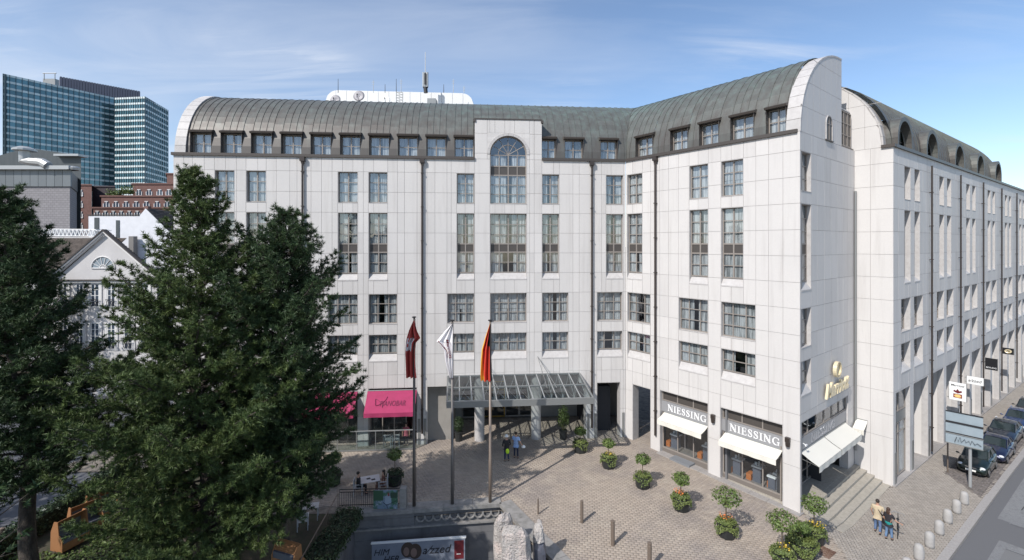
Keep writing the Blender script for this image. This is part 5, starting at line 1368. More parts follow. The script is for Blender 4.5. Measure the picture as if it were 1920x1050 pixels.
# potted standard trees
POT = mat('black_planter', (0.022, 0.024, 0.024), .5)
def standard(seed, crown_r, hgt, pot_r=.46, flowers=2, trail=1.0, dark=False):
    rs = np.random.RandomState(seed); t = local_root('potted_tree')
    m = MB(); n = 8
    m.lathe([(pot_r*.86, 0), (pot_r*.92, .1), (pot_r, .62), (pot_r*1.04, .62), (pot_r*1.04, .68), (pot_r*.9, .68), (pot_r*.88, .6)], n=8); m.build('planter', POT, t, base=True)
    m = MB(); m.path([(0, 0, .55), (.02, .01, hgt*.45), (-.01, .02, hgt-crown_r)], [.035, .03, .025], 6)
    for k in range(6):
        a = k*1.1; m.tube((0, .02, hgt-crown_r*1.1), (cos(a)*crown_r*.6, sin(a)*crown_r*.6, hgt-crown_r*.2+.1*(k % 3)), .016, .006, n=4)
    m.build('stem', STEMM, t)
    nl = 620; d_ = rs.normal(0, 1, (nl, 3)); d_ /= np.linalg.norm(d_, axis=1)[:, None]; lump = 1+.16*np.sin(d_[:, :1]*5+seed)*np.cos(d_[:, 1:2]*6+seed)
    rad = crown_r*rs.uniform(.45, 1.02, (nl, 1))**.6*lump; C = d_*rad; C[:, 2] = C[:, 2]*.66+hgt-crown_r*.6
    C[:, 2] = np.maximum(C[:, 2], hgt-crown_r*1.15)
    V, Fc = leaf_quads(C, d_*.8+np.array([0, 0, .5]), .155, rs, .48); foliage_obj('crown', V, Fc, LAUR, t)
    nl = int(950*trail); a = rs.uniform(0, 2*pi, nl); q = rs.uniform(0, 1, nl)
    drop = (np.sin(a*3+seed)*.5+.5)*.40+.12
    r_ = np.where(q < .55, pot_r*rs.uniform(0, 1.05, nl)**.5, pot_r*1.12+rs.uniform(-.03, .06, nl)); z = np.where(q < .55, .72+rs.uniform(0, .16, nl), .70-drop*rs.uniform(0, 1, nl))
    C = np.stack([r_*np.cos(a), r_*np.sin(a), z], 1); Nn = np.stack([np.cos(a)*.6, np.sin(a)*.6, np.full(nl, .7)], 1)
    V, Fc = leaf_quads(C, Nn, .085, rs, .7); foliage_obj('trailing_plant', V, Fc, TRAIL if not dark else IVY, t)
    if flowers:
        nf = 50*flowers; a = rs.uniform(0, 2*pi, nf); r_ = pot_r*rs.uniform(0, .85, nf); C = np.stack([r_*np.cos(a)+.12, r_*np.sin(a)-.1, .9+rs.uniform(0, .10, nf)], 1)
        V, Fc = leaf_quads(C, np.tile([[0, 0, 1.0]], (nf, 1)), .055, rs, 1.0); foliage_obj('flowers', V, Fc, FLO if flowers > 1 else FLY, t, kind='stuff')
    return t
def put(t, p, rz=0.0, sc=1.0): t.location = p; t.rotation_euler = (0, 0, rz); t.scale = (sc,)*3; return t
pg_ = 'potted standard trees along the shop fronts'
for i, (uu, vv, cr_, hg, fl, lab, tr) in enumerate([
    (1088, 847, .42, 1.75, 0, 'potted tree half in shade just right of the canopy, farthest of the curved row', 1),
    (1141, 876, .42, 1.85, 1, 'small potted tree with yellow flowers in front of the arcade opening', 1),
    (1205, 913, .46, 2.0, 0, 'potted tree with trailing greens and no flowers before the first shop window', 1.1),
    (1277, 955, .50, 2.05, 2, 'potted tree with a few orange flowers opposite the pier between the shop windows', 1.4),
    (1362, 1005, .68, 2.45, 2, 'largest potted tree with orange flowers in front of the right shop window', 1.5),
    (1467, 1063, .66, 2.55, 1, 'potted tree cut by the lower edge of the photo, nearest to the viewer', 1.6),
    (1527, 1017, .62, 2.35, 1, 'potted tree leaning over the foot of the steps beside the corner pier', 1.2)]):
    t = standard(50+i, cr_, hg, flowers=fl, trail=tr); tag(t, lab, 'potted tree', pg_); put(t, G(uu, vv), rnd.uniform(0, 3))
t = standard(70, .34, 1.55, flowers=0, trail=2.6, pot_r=.6); tag(t, 'bushy planter overflowing with green ivy between two potted trees at the corner', 'planter', pg_); put(t, G(1504, 1040))
for i, (uu, vv, hg, lab) in enumerate(((625, 908, 1.9, 'shaded potted tree on the terrace left of the seated guests'), (740, 908, 2.15, 'shaded potted tree on the terrace right behind the table'))):
    t = standard(80+i, .48, hg, flowers=0, dark=True); tag(t, lab, 'potted tree', 'potted trees on the cafe terrace'); put(t, G(uu, vv))
def bushy(p, r_, h_, lab, seed, tall=False):
    rs = np.random.RandomState(seed); t = local_root('potted_bush', lab, 'potted plant', 'tall plants flanking the entrance')
    m = MB(); m.lathe([(.26, 0), (.30, .6), (.33, .62), (.33, .68), (.28, .68)], n=10); m.build('planter', POT, t, base=True)
    m = MB(); [m.tube((0, 0, .6), (.3*cos(k), .3*sin(k), h_*.8), .02, .008, n=4) for k in range(6)]; m.build('stem', STEMM, t)
    nl = 1100; d_ = rs.normal(0, 1, (nl, 3)); d_ /= np.linalg.norm(d_, axis=1)[:, None]; C = d_*r_*rs.uniform(.3, 1, (nl, 1)); C[:, 2] = C[:, 2]/r_*(h_-.7)/2+(h_+.6)/2
    V, Fc = leaf_quads(C, d_, .13, rs, .4); foliage_obj('crown', V, Fc, LAUR if tall else IVY, t); t.location = p
bushy(G(860, 826), .42, 1.9, 'dark bushy pot plant left of the entrance columns', 5); bushy(G(1056, 823), .5, 2.7, 'tall loose green pot plant under the right end of the canopy', 6, True)

# ivy hedges
def hedge(name, a, b, w, h, z0, lab, seed, n=5000, size=.12):
    rs = np.random.RandomState(seed); a, b = Vector(a), Vector(b); d_ = (b-a); L_ = d_.length; d_.normalize(); nv = Vector((-d_.y, d_.x, 0))
    t = empty(name, tuple((a+b)/2), lab, 'hedge')
    m = MB(); p = [a-nv*w*.4, b-nv*w*.4, b+nv*w*.4, a+nv*w*.4]; m.prism([q+Vector((0, 0, z0)) for q in p], (0, 0, h*.88)); m.build('hedge_core', mat('hedge_core', (.018, .026, .012), 1) if 'hedge_core' not in MATS else MATS['hedge_core'], t)
    s_ = rs.uniform(0, L_, n); q = rs.uniform(-1, 1, n); k = rs.uniform(0, 1, n)
    o_ = np.where(k < .5, q*w/2, np.sign(q)*w/2+rs.normal(0, .05, n)); zz = np.where(k < .5, h+rs.normal(0, .05, n)+.06*np.sin(s_*3), rs.uniform(.02, 1, n)*h)+z0
    A, D2, N2 = np.array(a), np.array(d_), np.array(nv); C = A+s_[:, None]*D2+o_[:, None]*N2; C[:, 2] += zz
    Nn = np.where((k < .5)[:, None], np.array([[0, 0, 1.]]), np.sign(q)[:, None]*N2[None]); V, Fc = leaf_quads(C, Nn, size, rs, .8); foliage_obj('foliage', V, Fc, IVY, t, kind='stuff')
hedge('ivy_hedge', (-24.3, 19.0, 0), (-24.7, 30.0, 0), .9, 1.0, 0, 'low ivy hedge between the beach chairs and the road at the left', 2)
hedge('ivy_hedge', (-9.25, 12, 0), (-8.75, 25.3, 0), 1.3, .55, 0, 'clipped ivy hedge running beside the slanting handrail left of the court', 3, n=6000)

# ---------------------------------------------------------------- street furniture
PST = mat('brown_post', (0.16, 0.125, 0.10), .6, .2)
for i, (uu, vv, h_, r_, lab) in enumerate(((1009, 964, .85, .045, 'thin brown post, leftmost of the four on the square'), (1091, 980, 1.18, .085, 'brown bollard, second from the left on the square'), (1149, 1022, 1.22, .10, 'brown bollard, third from the left and fully in view'), (1218, 1066, 1.2, .10, 'brown bollard cut off by the lower edge of the photo'))):
    p = G(uu, vv); m = MB(); m.lathe([(r_, p.z), (r_, p.z+h_-.14), (r_*.9, p.z+h_-.13), (r_*.9, p.z+h_-.10), (r_, p.z+h_-.09), (r_, p.z+h_-.01), (r_*.8, p.z+h_)], (p.x, p.y, 0), n=14)
    tag(m.build('bollard', PST, smooth=False), lab, 'bollard', 'slim bollards on the square')
GRB = mat('granite_bollard', (0.36, 0.345, 0.33), .85, noise=[(6, (.30, .285, .27), .42, .66), (40, (.36, .35, .34), .4, .7)], bump=(25, .5, .01))
nm_ = ['farthest from the viewer, by the sign post', 'second from the far end', 'third from the far end', 'fourth, in the middle of the row', 'fifth, beside the kerb bend', 'sixth, close to the lower edge', 'nearest, cut by the lower edge']
for i, (uu, vv) in enumerate(((1808, 944), (1793.7, 961), (1777, 979), (1761, 1000), (1743, 1025), (1723, 1049), (1701, 1074))):
    p = G(uu, vv); m = MB(); n = 14; pr_ = [(.20, 0), (.215, .15), (.21, .45), (.195, .62), (.15, .72), (.07, .765)]
    hs_ = rnd.uniform(.94, 1.06); m.lathe([(r_*(1+rnd.uniform(-.05, .05)), z*hs_+p.z-.02) for r_, z in pr_], (p.x, p.y, 0), n=n); tag(m.build('stone_bollard', GRB, smooth=True), 'rounded granite bollard along the kerb, '+nm_[i], 'stone bollard', 'granite bollards along the kerb')
# flags and poles
poles = []
for i, (uu, vv, vt, lab) in enumerate(((776.5, 949, 596, 'left flagpole, dark with a flat cap, in front of the hotel'), (848, 945, 602, 'middle flagpole between two others in front of the canopy'), (919, 942, 602, 'right flagpole, its sunlit tan put into the colour'))):
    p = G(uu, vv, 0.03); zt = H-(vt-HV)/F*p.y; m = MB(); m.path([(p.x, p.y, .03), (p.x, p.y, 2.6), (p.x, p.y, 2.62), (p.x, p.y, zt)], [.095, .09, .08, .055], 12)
    t = empty('flagpole', (p.x, p.y, .03), lab, 'flagpole', 'three flagpoles at the court edge'); m.build('pole', mat('pole_%d' % i, ((.10, .085, .075), (.13, .12, .115), (.24, .19, .155))[i], .4, .35), t, smooth=True)  # the last pole's tan is sunlight put into its base colour
    m = MB(); m.lathe([(.06, zt), (.12, zt+.02), (.12, zt+.07), (.03, zt+.09)], (p.x, p.y, 0), n=10); m.build('cap', DARK, t); m = MB(); m.tube((p.x+.12, p.y, .8), (p.x+.08, p.y, zt-.05), .008, n=4); m.build('halyard', DARK, t); poles.append((p, zt))
def flagsheet(p, zt, outline, lab, mts, band, cat='flag', seed=0, dep=.18):
    """outline: (z below the top, reach left, reach right); the cloth hangs in folds"""
    ys = [o[0] for o in outline]; lf = [o[1]*1.25 for o in outline]; rt = [o[2]*1.25+.05 for o in outline]; nz, nx = 46, 30; m = MB()
    vs = []
    for j in range(nz+1):
        d_ = ys[0]+(ys[-1]-ys[0])*j/nz; a, b = -np.interp(d_, ys, lf), np.interp(d_, ys, rt)
        for i in range(nx+1):
            t = i/nx; x = a+(b-a)*t; y = dep*sin(t*pi*5+d_*.9+seed)*(.5+.5*sin(t*pi))-.14
            vs.append((p.x+x, p.y+y, zt-d_))
    b0 = 0
    for j in range(nz):
        for i in range(nx):
            m.m = band((i+.5)/nx, (j+.5)/nz); m.add([vs[j*(nx+1)+i], vs[j*(nx+1)+i+1], vs[(j+1)*(nx+1)+i+1], vs[(j+1)*(nx+1)+i]], [(0, 1, 2, 3)])
    o = m.build('flag', mts, smooth=True); return tag(o, lab, cat)
FR_ = mat('flag_red', (.46, .07, .06), .7); FW_ = mat('flag_white', (.75, .73, .74), .7); FK_ = mat('flag_black', (.018, .016, .016), .7); FG_ = mat('flag_gold', (.75, .42, .05), .7); FR2 = mat('flag_bright_red', (.62, .055, .03), .7)
p, zt = poles[0]
def bnd1(a, b):
    if .30 < b < .52 and .02 < a < .62:
        return 1 if not ((int(a*14) % 3 == 0 and b < .38) or (.18 < a < .30 and .40 < b < .46)) else 0
    return 0
f1 = flagsheet(p, zt, [(.15, .02, .0), (.7, .22, .12), (1.1, .32, .28), (1.35, .36, .08), (2.0, .40, .02), (2.9, .36, .06), (3.35, .34, .10)], 'red flag with a white castle emblem drooping from the left flagpole', [FR_, FW_], bnd1)
p, zt = poles[1]
f2 = flagsheet(p, zt, [(.15, .02, 0), (.6, .36, 0), (1.15, .72, 0), (1.18, .66, 0), (1.7, .36, 0), (2.3, .30, 0), (3.2, .10, 0)], 'white flag with dark red lettering drooping from the middle flagpole', [FW_, RED], lambda a, b: 1 if (.30 < b < .62 and abs(a-(.12+(b-.30)*.9)) < .035) else 0, seed=1, dep=.10)
m = MB(); q_ = p; text_mb(m, 'Marriott', .34, .01, lambda x, y, z: Vector((p.x-.22+x*.18+y*.62, p.y-.30-z, zt-1.55-x*.92+y*.25)), bold=.012, shear=.3); lt = m.build('lettering', RED, f2)
p, zt = poles[2]
f3 = flagsheet(p, zt, [(.15, .02, 0), (.9, .22, 0), (1.6, .38, 0), (2.3, .42, .02), (3.0, .44, .04), (3.4, .42, .06)], 'black, red and gold flag drooping from the right flagpole', [FK_, FR2, FG_], lambda a, b: 2 if a < .10+.22*b*b else (1 if a < (.55 if b < .4 else .86) else 0), seed=2)
# terrace: glass screen, railing, poster, table, guests
a, b = G(560, 850, 0), G(775, 843, 0); t = empty('glass_screen', tuple((a+b)/2), 'waist high glass wind screen with a metal top rail before the pink awnings', 'glass screen'); L_ = (b-a).length; SCF = Fac(a, b-a)
nps = 6
for i in range(nps+1): m = MB(SCF.M); x = L_*i/nps; m.box(x-.025, x+.025, -.025, .025, .0, 1.42); m.build('post', GREYM, t)
for i in range(nps): m = MB(SCF.M); m.box(L_*i/nps+.03, L_*(i+1)/nps-.03, -.006, .006, .12, 1.38); m.build('glass_panel', SCREENG, t)
m = MB(SCF.M); m.box(0, L_, -.035, .035, 1.421, 1.47); m.build('rail', LGREY, t); m = MB(SCF.M); m.box(0, L_, -.05, .05, .02, .115); m.build('base_rail', GREYM, t)
a, b = Vector((-9.7, 26.2, 0)), Vector((-6.35, 26.35, 0)); t = empty('railing', tuple((a+b)/2), 'dark iron railing at the terrace edge below the seated guests', 'railing'); RF = Fac(a, b-a); L_ = (b-a).length
for z in (.12, .85, 1.0): m = MB(RF.M); m.box(0, L_, -.02, .02, z+.05, z+.085); m.build('rail', DARK, t)
for i in range(29): m = MB(RF.M); x = L_*i/28; m.box(x-.009, x+.009, -.009, .009, .06, .90 if i % 7 else 1.08); m.build('bar', DARK, t)
m = MB(); m.box(-6.3, -5.95, 26.1, 26.5, .03, 1.15); tag(m.build('pillar', CCOP), 'squat stone pillar at the right end of the iron railing', 'pillar')
t = empty('poster', (-7.0, 26.05, .1), 'blue and green poster hung on the right part of the iron railing', 'poster')
m = MB(); m.box(-7.75, -6.4, 26.02, 26.06, .08, 1.12); m.build('board', mat('poster_ground', (.16, .22, .30), .5, noise=[(1.4, (.05, .13, .08), .45, .52), (3, (.30, .35, .42), .55, .62)]), t)
for (x0, x1, z0, z1, c) in ((-7.75, -7.2, .55, 1.12, (.035, .09, .05)), (-6.8, -6.42, .7, 1.0, (.03, .06, .04)), (-7.1, -6.75, .35, .8, (.26, .32, .40)), (-6.95, -6.85, .8, .98, (.20, .05, .04))):
    m = MB(); m.box(x0, x1, 26.012, 26.018, z0, z1); m.build('print', mat('poster_patch', c, .6), t)
m = MB(); m.path([(-7.2, 26.005, .45), (-7.0, 26.005, .3), (-6.45, 26.005, .55)], .014, 4); m.tube((-7.0, 26.005, .3), (-6.95, 26.005, .12), .014, n=4); m.build('print', INK, t)
TABW = mat('white_table', (.45, .45, .46), .5)
tp = G(694, 921, 0); t = local_root('cafe_table', 'white cafe table with menus between the two seated guests', 'table')
m = MB(); m.box(-.55, .55, -.42, .42, .72, .75); m.build('tabletop', TABW, t)
for x in (-.48, .48):
    for y in (-.36, .36): m = MB(); m.tube((x*.9, y*.9, .72), (x, y, 0), .02, n=6); m.build('leg', TABW, t)
put(t, tp, .35); 
for x, y, c in ((-.1, .0, 'menu'), (.22, -.1, 'menu')): m = MB(); q = tp+Vector((x, y, .752)); m.cbox(q+Vector((0, 0, .012)), (.22, .14, .024), .5); tag(m.build('menu', INK), 'dark menu folder lying on the white cafe table, %s' % ('left one' if x < 0 else 'right one'), 'menu', 'menus on the cafe table')
def chair(lab, p, rz, mt=None, grp='white chairs on the terrace'):
    t = local_root('garden_chair', lab, 'chair', grp); mt = mt or TABW
    for k in range(5): m = MB(); m.box(-.24, .24, -.22+k*.09, -.15+k*.09, .43, .455); m.build('seat_slat', mt, t)
    for k in range(6): m = MB(); m.box(-.22+k*.08, -.18+k*.08, .235, .255, .50, .86); m.build('back_slat', mt, t)
    m = MB(); m.box(-.26, .26, .23, .265, .86, .92); m.build('top_rail', mt, t)
    for sx in (-1, 1):
        m = MB(); m.box(sx*.25-.02, sx*.25+.02, .225, .265, 0, .86); m.build('leg', mt, t); m = MB(); m.box(sx*.25-.02, sx*.25+.02, -.25, -.21, 0, .64); m.build('leg', mt, t); m = MB(); m.box(sx*.25-.03, sx*.25+.03, -.26, .225, .64, .67); m.build('armrest', mt, t)
    put(t, p, rz)
chair('white chair under the left guest at the cafe table', G(672, 926, 0), radians(100)); chair('white chair under the right guest at the cafe table', G(719, 920, 0), radians(-80))
chair('white slatted chair standing alone by the slanting handrail', G(568, 991, 0), radians(200)); 
t = local_root('garden_table', 'small white slatted table behind the lone chair under the pine', 'table', 'white chairs on the terrace')
for k in range(5): m = MB(); m.box(-.4, .4, -.3+k*.12, -.2+k*.12, .70, .725); m.build('table_slat', TABW, t)
for sx in (-.35, .35):
    for sy in (-.25, .25): m = MB(); m.tube((sx, sy, .7), (sx, sy, 0), .02, n=6); m.build('leg', TABW, t)
put(t, G(583, 973, 0), .3)
m = MB(); hr0, hr1 = Vector((-9.75, 26.1, .9)), Vector((-8.9, 14, .9)); t = empty('handrail', tuple((hr0+hr1)/2-Vector((0, 0, .9))), 'long slanting metal handrail beside the ivy hedge', 'handrail'); m.tube(hr0, hr1, .03, n=8); m.build('rail', PST, t)
for k in range(8): q = hr0.lerp(hr1, k/7); m = MB(); m.tube(q-Vector((0, 0, .9)), q, .02, n=6); m.build('post', PST, t)
# hooded wicker beach chairs
WICK = mat('orange_wicker', (.27, .125, .05), .75, isl=.25); 
def strand(p, rz, lab):
    t = local_root('beach_chair', lab, 'beach chair', 'hooded wicker beach chairs under the pines')
    for k in range(14):          # woven hood in horizontal strips
        a0_, a1_ = k/14*1.35, (k+.9)/14*1.35; m = MB()
        pr = lambda a_, o_: (-.62+o_, .42-.78*(1-cos(a_)) if True else 0, .55+1.05*sin(a_))
        y0_, z0_ = .45-.60*(1-cos(a0_)), .50+1.05*sin(a0_); y1_, z1_ = .45-.60*(1-cos(a1_)), .50+1.05*sin(a1_)
        m.add([(-.6, y0_, z0_), (.6, y0_, z0_), (.6, y1_, z1_), (-.6, y1_, z1_), (-.6, y0_-.03, z0_), (.6, y0_-.03, z0_), (.6, y1_-.03, z1_), (-.6, y1_-.03, z1_)], [(0,3,2,1),(4,5,6,7),(0,1,5,4),(1,2,6,5),(2,3,7,6),(3,0,4,7)]); m.build('wicker_strip', WICK, t)
    m = MB(); m.prism([(-.62, .45, .1), (-.62, -.35, .1), (-.62, -.35, .62), (-.62, -.12, .9), (-.62, -.05, 1.5), (-.62, .2, 1.5), (-.62, .42, 1.0)], (.04, 0, 0)); m.prism([(.58, .45, .1), (.58, -.35, .1), (.58, -.35, .62), (.58, -.12, .9), (.58, -.05, 1.5), (.58, .2, 1.5), (.58, .42, 1.0)], (.04, 0, 0)); m.build('side_panel', WICK, t)
    m = MB(); m.box(-.58, .58, -.32, .42, .1, .46); m.build('seat', WICK, t); m = MB(); m.box(-.55, .55, -.30, .3, .462, .56); m.box(-.55, .55, .28, .40, .56, 1.2); m.build('cushion', SLATE, t); put(t, p, rz)
strand(G(135, 1024, 0), radians(75), 'orange wicker beach chair nearest the trunk of the left pine'); strand(G(140, 1003, 0)+Vector((.35, .25, 0)), radians(60), 'orange wicker beach chair in the middle of the row of three'); strand(G(158, 985, 0)+Vector((.5, .5, 0)), radians(55), 'orange wicker beach chair farthest back by the ivy hedge'); strand(G(543, 1078, 0), radians(160), 'orange hooded beach chair alone near the lower edge left of the court')
t = empty('street_lamp', tuple(G(196, 915, 0)), 'lamp post with a flat round shade beside the road at the left', 'street lamp'); p = G(196, 915, 0)
m = MB(); m.path([p, p+Vector((0, 0, 2.3))], [.06, .04], 8); m.build('pole', DARK, t); m = MB(); m.lathe([(.06, 2.72), (.46, 2.60), (.46, 2.57), (.06, 2.60)], (p.x, p.y, 0), n=18); m.build('lamp_shade', LGREY, t); m = MB(); m.lathe([(.05, 2.28), (.10, 2.35), (.10, 2.5), (.05, 2.58)], (p.x, p.y, 0), n=10); m.build('lamp', WHITE, t)
m = MB(); p = G(82, 990, 0); m.lathe([(.09, 0), (.08, .85), (.12, .9), (.12, .96), (.02, .98)], (p.x, p.y, 0), n=10); tag(m.build('bollard', WHITE), 'pale round topped post at the roadside just right of the left pine trunk', 'bollard')
m = MB(); p = G(4, 1035, 0); m.lathe([(.10, 0), (.09, 1.1), (.12, 1.15), (.03, 1.2)], (p.x, p.y, 0), n=10); tag(m.build('bollard', PST), 'brown post at the left edge of the photo beside the kerb', 'bollard')
# iron tree grate in the pavement
m = MB(); p = G(1548, 1036); c = (p.x, p.y, p.z+.012)
for k in range(9): m.cbox((c[0]+(k-4)*.10*cos(A2), c[1]+(k-4)*.10*sin(A2), c[2]), (.05, .62, .012), A2)
tag(m.build('drain_grate', mat('rusty_iron', (.14, .07, .045), .8)), 'rusty drain grate in the paving right of the corner planters', 'grate')

# projecting signs on the arcade piers
def board(uu, w_, z0, z1, mt, lab, draw=None):
    s0 = ST.u2s(uu); t = empty('projecting_sign', tuple(ST.W(s0, -w_/2-.1, z0)), lab, 'sign')
    m = MB(ST.M); m.box(s0, s0+.08, -.12-w_, -.12, z0, z1); m.build('sign_board', mt, t); m = MB(ST.M)
    for z in (z0+.15, z1-.15): m.box(s0+.02, s0+.06, -.12, .0, z-.03, z+.03)
    m.box(s0-.012, s0+.092, -.12-w_-.03, -.12-w_, z0-.02, z1+.02); m.box(s0-.012, s0+.092, -.12, -.09, z0-.02, z1+.02); m.build('sign_frame', GREYM, t)
    pl = lambda x, y, z: (s0-.004-z, -.12-w_/2-x, y)
    if draw: draw(t, pl, w_, z0, z1)
def dr1(t, pl, w_, z0, z1):
    m = MB(ST.M); text_mb(m, 'Marriott', .23, .01, lambda x, y, z: pl(x, z1-.30+y, z), shear=.3, bold=.004); m.build('lettering', INK, t)
    for k, (c, zc_c) in enumerate((((.32, .03, .05), .52), ((.60, .35, .06), .25))):
        zc2 = z0+(z1-z0)*zc_c; m = MB(ST.M)
        if k == 0: m.add([pl(x, zc2+y, 0) for x, y in ((-.26, -.06), (0, -.18), (.26, -.06), (.22, .08), (.1, .02), (0, .18), (-.1, .02), (-.22, .08))], [tuple(range(8))])
        else: m.add([pl(x, zc2+y, 0) for x, y in ((-.26, -.16), (.26, -.16), (.26, .16), (-.26, .16))], [(0, 1, 2, 3)])
        m.build('emblem', RED if k == 0 else mat('brown_emblem', (.22, .06, .04), .6), t)
        if k: m = MB(ST.M); m.add([pl(.20*cos(q), zc2+.12*sin(q), .006) for q in [2*pi*i/16 for i in range(16)]], [tuple(range(16))]); m.build('emblem', mat('amber_emblem', (.80, .5, .18), .6), t)
board(1776, 1.0, 2.45, 3.85, WHITE, 'square white hotel sign with red emblems on the arcade', dr1)
board(1809, 1.05, 2.75, 3.4, WHITE, 'long white sign lettered azzed right of the square white sign', lambda t, pl, w_, z0, z1: (lambda m: (text_mb(m, 'a\u2044zzed', .34, .01, lambda x, y, z: pl(x, z0+.2+y, z), shear=.2), m.build('lettering', INK, t)))(MB(ST.M)))
board(1844, .82, 2.9, 4.0, BLACK, 'black sign with small white lettering farther along the arcade', lambda t, pl, w_, z0, z1: (lambda m: (text_mb(m, 'BEYLING', .18, .01, lambda x, y, z: pl(x, z0+.15+y, z)), m.build('lettering', LETW, t)))(MB(ST.M)))
def dr4(t, pl, w_, z0, z1):
    m = MB(ST.M); zc2 = (z0+z1)/2; m.path([pl(.24*cos(q), zc2+.16*sin(q), .02) for q in [pi*2*i/14 for i in range(15)]], .05, 4); m.path([pl(-.18+.06*i, zc2+.08*((i % 2)*2-1), .02) for i in range(7)], .04, 4); m.build('emblem', GOLD, t)
board(1877, .8, 3.3, 3.95, BLACK, 'small black sign with a golden emblem, last along the arcade', dr4)
# back of the blue direction sign
gp = G(1819, 913); t = empty('direction_sign', tuple(gp), 'pale blue back of a three panel direction sign on a grey post, scribbled on', 'road sign')
SBK = mat('grey_blue_sign_back', (.33, .39, .43), .45, .3, noise=(1.5, (.28, .34, .38), .4, .7))
sy = gp.y; 
m = MB(); m.path([gp, gp+Vector((0, 0, 4.15))], .085, 10); m.build('post', LGREY, t)
x0_, x1_ = (1773-CX)/F*(sy+.65), (1843.5-CX)/F*(sy-.55); 
for k in range(3):
    za = H-(775-HV)/F*sy-.72*k-.02; dz = -.34; m = MB(); 
    a, b = Vector((x0_, sy+.65, za)), Vector((x1_, sy-.55, za-.05)); m.prism([a+Vector((0,0,-.66)), b+Vector((0,0,-.66)), b, a], (.05, .09, 0)); pn = m.build('sign_panel', SBK, t)
    m = MB()
    for q in ((0,), (-.66,)): m.prism([a+Vector((-.02, -.04, q[0]-.03)), b+Vector((-.02, -.04, q[0]-.03)), b+Vector((-.02, -.04, q[0]+.03)), a+Vector((-.02, -.04, q[0]+.03))], (.03, .05, 0))
    m.build('stiffener', DARK if k < 2 else GREYM, pn)
    if k == 2:
        d_ = (b-a).normalized(); pts = [(0.45, -.5), (.55, -.15), (.62, -.45), (.72, -.12), (.78, -.45), (.95, -.2), (1.0, -.4), (1.15, -.25), (1.22, -.48), (1.3, -.2), (1.45, -.42), (1.55, -.3), (1.75, -.42)]
        m = MB(); m.path([a+d_*(x*.95)+Vector((-.05, -.07, z+.0)) for x, z in pts], .018, 4); m.build('scribble', INK, pn)
gp2 = G(1777, 885); m = MB(); m.path([gp2, gp2+Vector((0, 0, 2.05))], .045, 8); tag(m.build('post', PST), 'thin dark post in the pavement left of the direction sign', 'post')

rs = np.random.RandomState(77); n = 26000; C = np.stack([rs.uniform(-24, -9.9, n), rs.uniform(12, 25.2, n), np.zeros(n)], 1)
C = C[~((C[:, 0] < -20.9) & (C[:, 1] > 22.3)) & ((C[:, 0] < -13.0) | (C[:, 1] < 20.5))]; C[:, 2] = np.abs(rs.normal(0, .13, len(C)))+.05*np.sin(C[:, 0]*3)*np.cos(C[:, 1]*2)
V, Fc = leaf_quads(C, np.tile([[0, 0, 1.0]], (len(C), 1)), .17, rs, .6); me = quick_mesh('ground_cover', V, Fc, LAUR); o = bpy.data.objects.new('ground_cover', me); col.objects.link(o); tag(o, kind='stuff')
# ---------------------------------------------------------------- buildings behind
TG = mat('tower_glass_panel', (0.09, 0.20, 0.24), .12, isl=.28, spec=.9); TG.node_tree.nodes['Principled BSDF'].inputs['Metallic'].default_value = .35
TS = mat('tower_pale_band', (0.48, 0.60, 0.64), .25, isl=.16); TL = mat('tower_mullion', (0.05, 0.08, 0.10), .4, .4); TW = mat('tower_sunlit_band', (0.60, 0.66, 0.66), .3, isl=.14)  # the brighter band carries the sunlit face's light in its colour
tower = empty('office_tower', (-300, 320, -2), 'tall glass office tower with pale blue floor bands in the distance at the left', 'office tower')
def tface(a, b, ztop, nf, mull, sp):
    fc = Fac(a, Vector(b)-Vector(a)); L_ = (Vector(b)-Vector(a)).length; g = MB(fc.M); s_ = MB(fc.M); ml = MB(fc.M); n = max(2, round(L_/mull)); fh = 4.15
    for k in range(nf):
        z1 = ztop-fh*k; 
        for i in range(n):
            x0, x1 = L_*i/n, L_*(i+1)/n; s_.box(x0+.05, x1-.05, -.15, .3, z1-1.35, z1); g.box(x0+.12, x1-.12, .1, .4, z1-fh+.04, z1-1.39)
    for i in range(n+1): ml.box(L_*i/n-.12, L_*i/n+.12, -.28, .1, ztop-nf*fh, ztop)
    m = MB(fc.M); m.box(.2, L_-.2, .35, .9, -2.3, ztop-.1); m.build('core_wall', TL, tower)
    g.build('glass_panel', TG, tower, kind='stuff'); s_.build('floor_band', sp, tower, kind='stuff'); ml.build('mullion', TL, tower, kind='stuff')
ta = P(6, 138, 300); tb = P(223, 184, 352); tb2 = P(223, 181, 341); tcc = P(272, 181, 338); td = P(315, 200, 372)
zt1 = ta.z; zt2 = tcc.z
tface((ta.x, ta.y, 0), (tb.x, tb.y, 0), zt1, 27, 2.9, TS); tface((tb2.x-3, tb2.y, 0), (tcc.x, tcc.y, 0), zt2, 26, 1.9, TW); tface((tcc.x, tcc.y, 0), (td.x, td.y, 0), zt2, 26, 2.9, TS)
tface((ta.x-1, ta.y+60, 0), (ta.x, ta.y, 0), zt1, 27, 2.9, TS)
m = MB(); m.prism([(ta.x, ta.y+1, zt1-1), (tb.x, tb.y+1, zt1-1), (tb.x-20, tb.y+60, zt1-1), (ta.x-8, ta.y+60, zt1-1)], (0, 0, .9)); m.prism([(tb2.x, tb2.y+1, zt2-1), (tcc.x, tcc.y+1, zt2-1), (td.x, td.y, zt2-1), (td.x-50, td.y+20, zt2-1)], (0, 0, .9)); m.build('flat_roof', TL, tower)
pf = Fac(P(112, 143, 330), P(227, 165, 354)-P(112, 143, 330)); L_ = 45; m = MB(pf.M); zpt = P(112, 143, 330).z
for i in range(30): m.box(L_*i/30+.1, L_*(i+1)/30-.3, 0, 2, zt1-2, zpt)
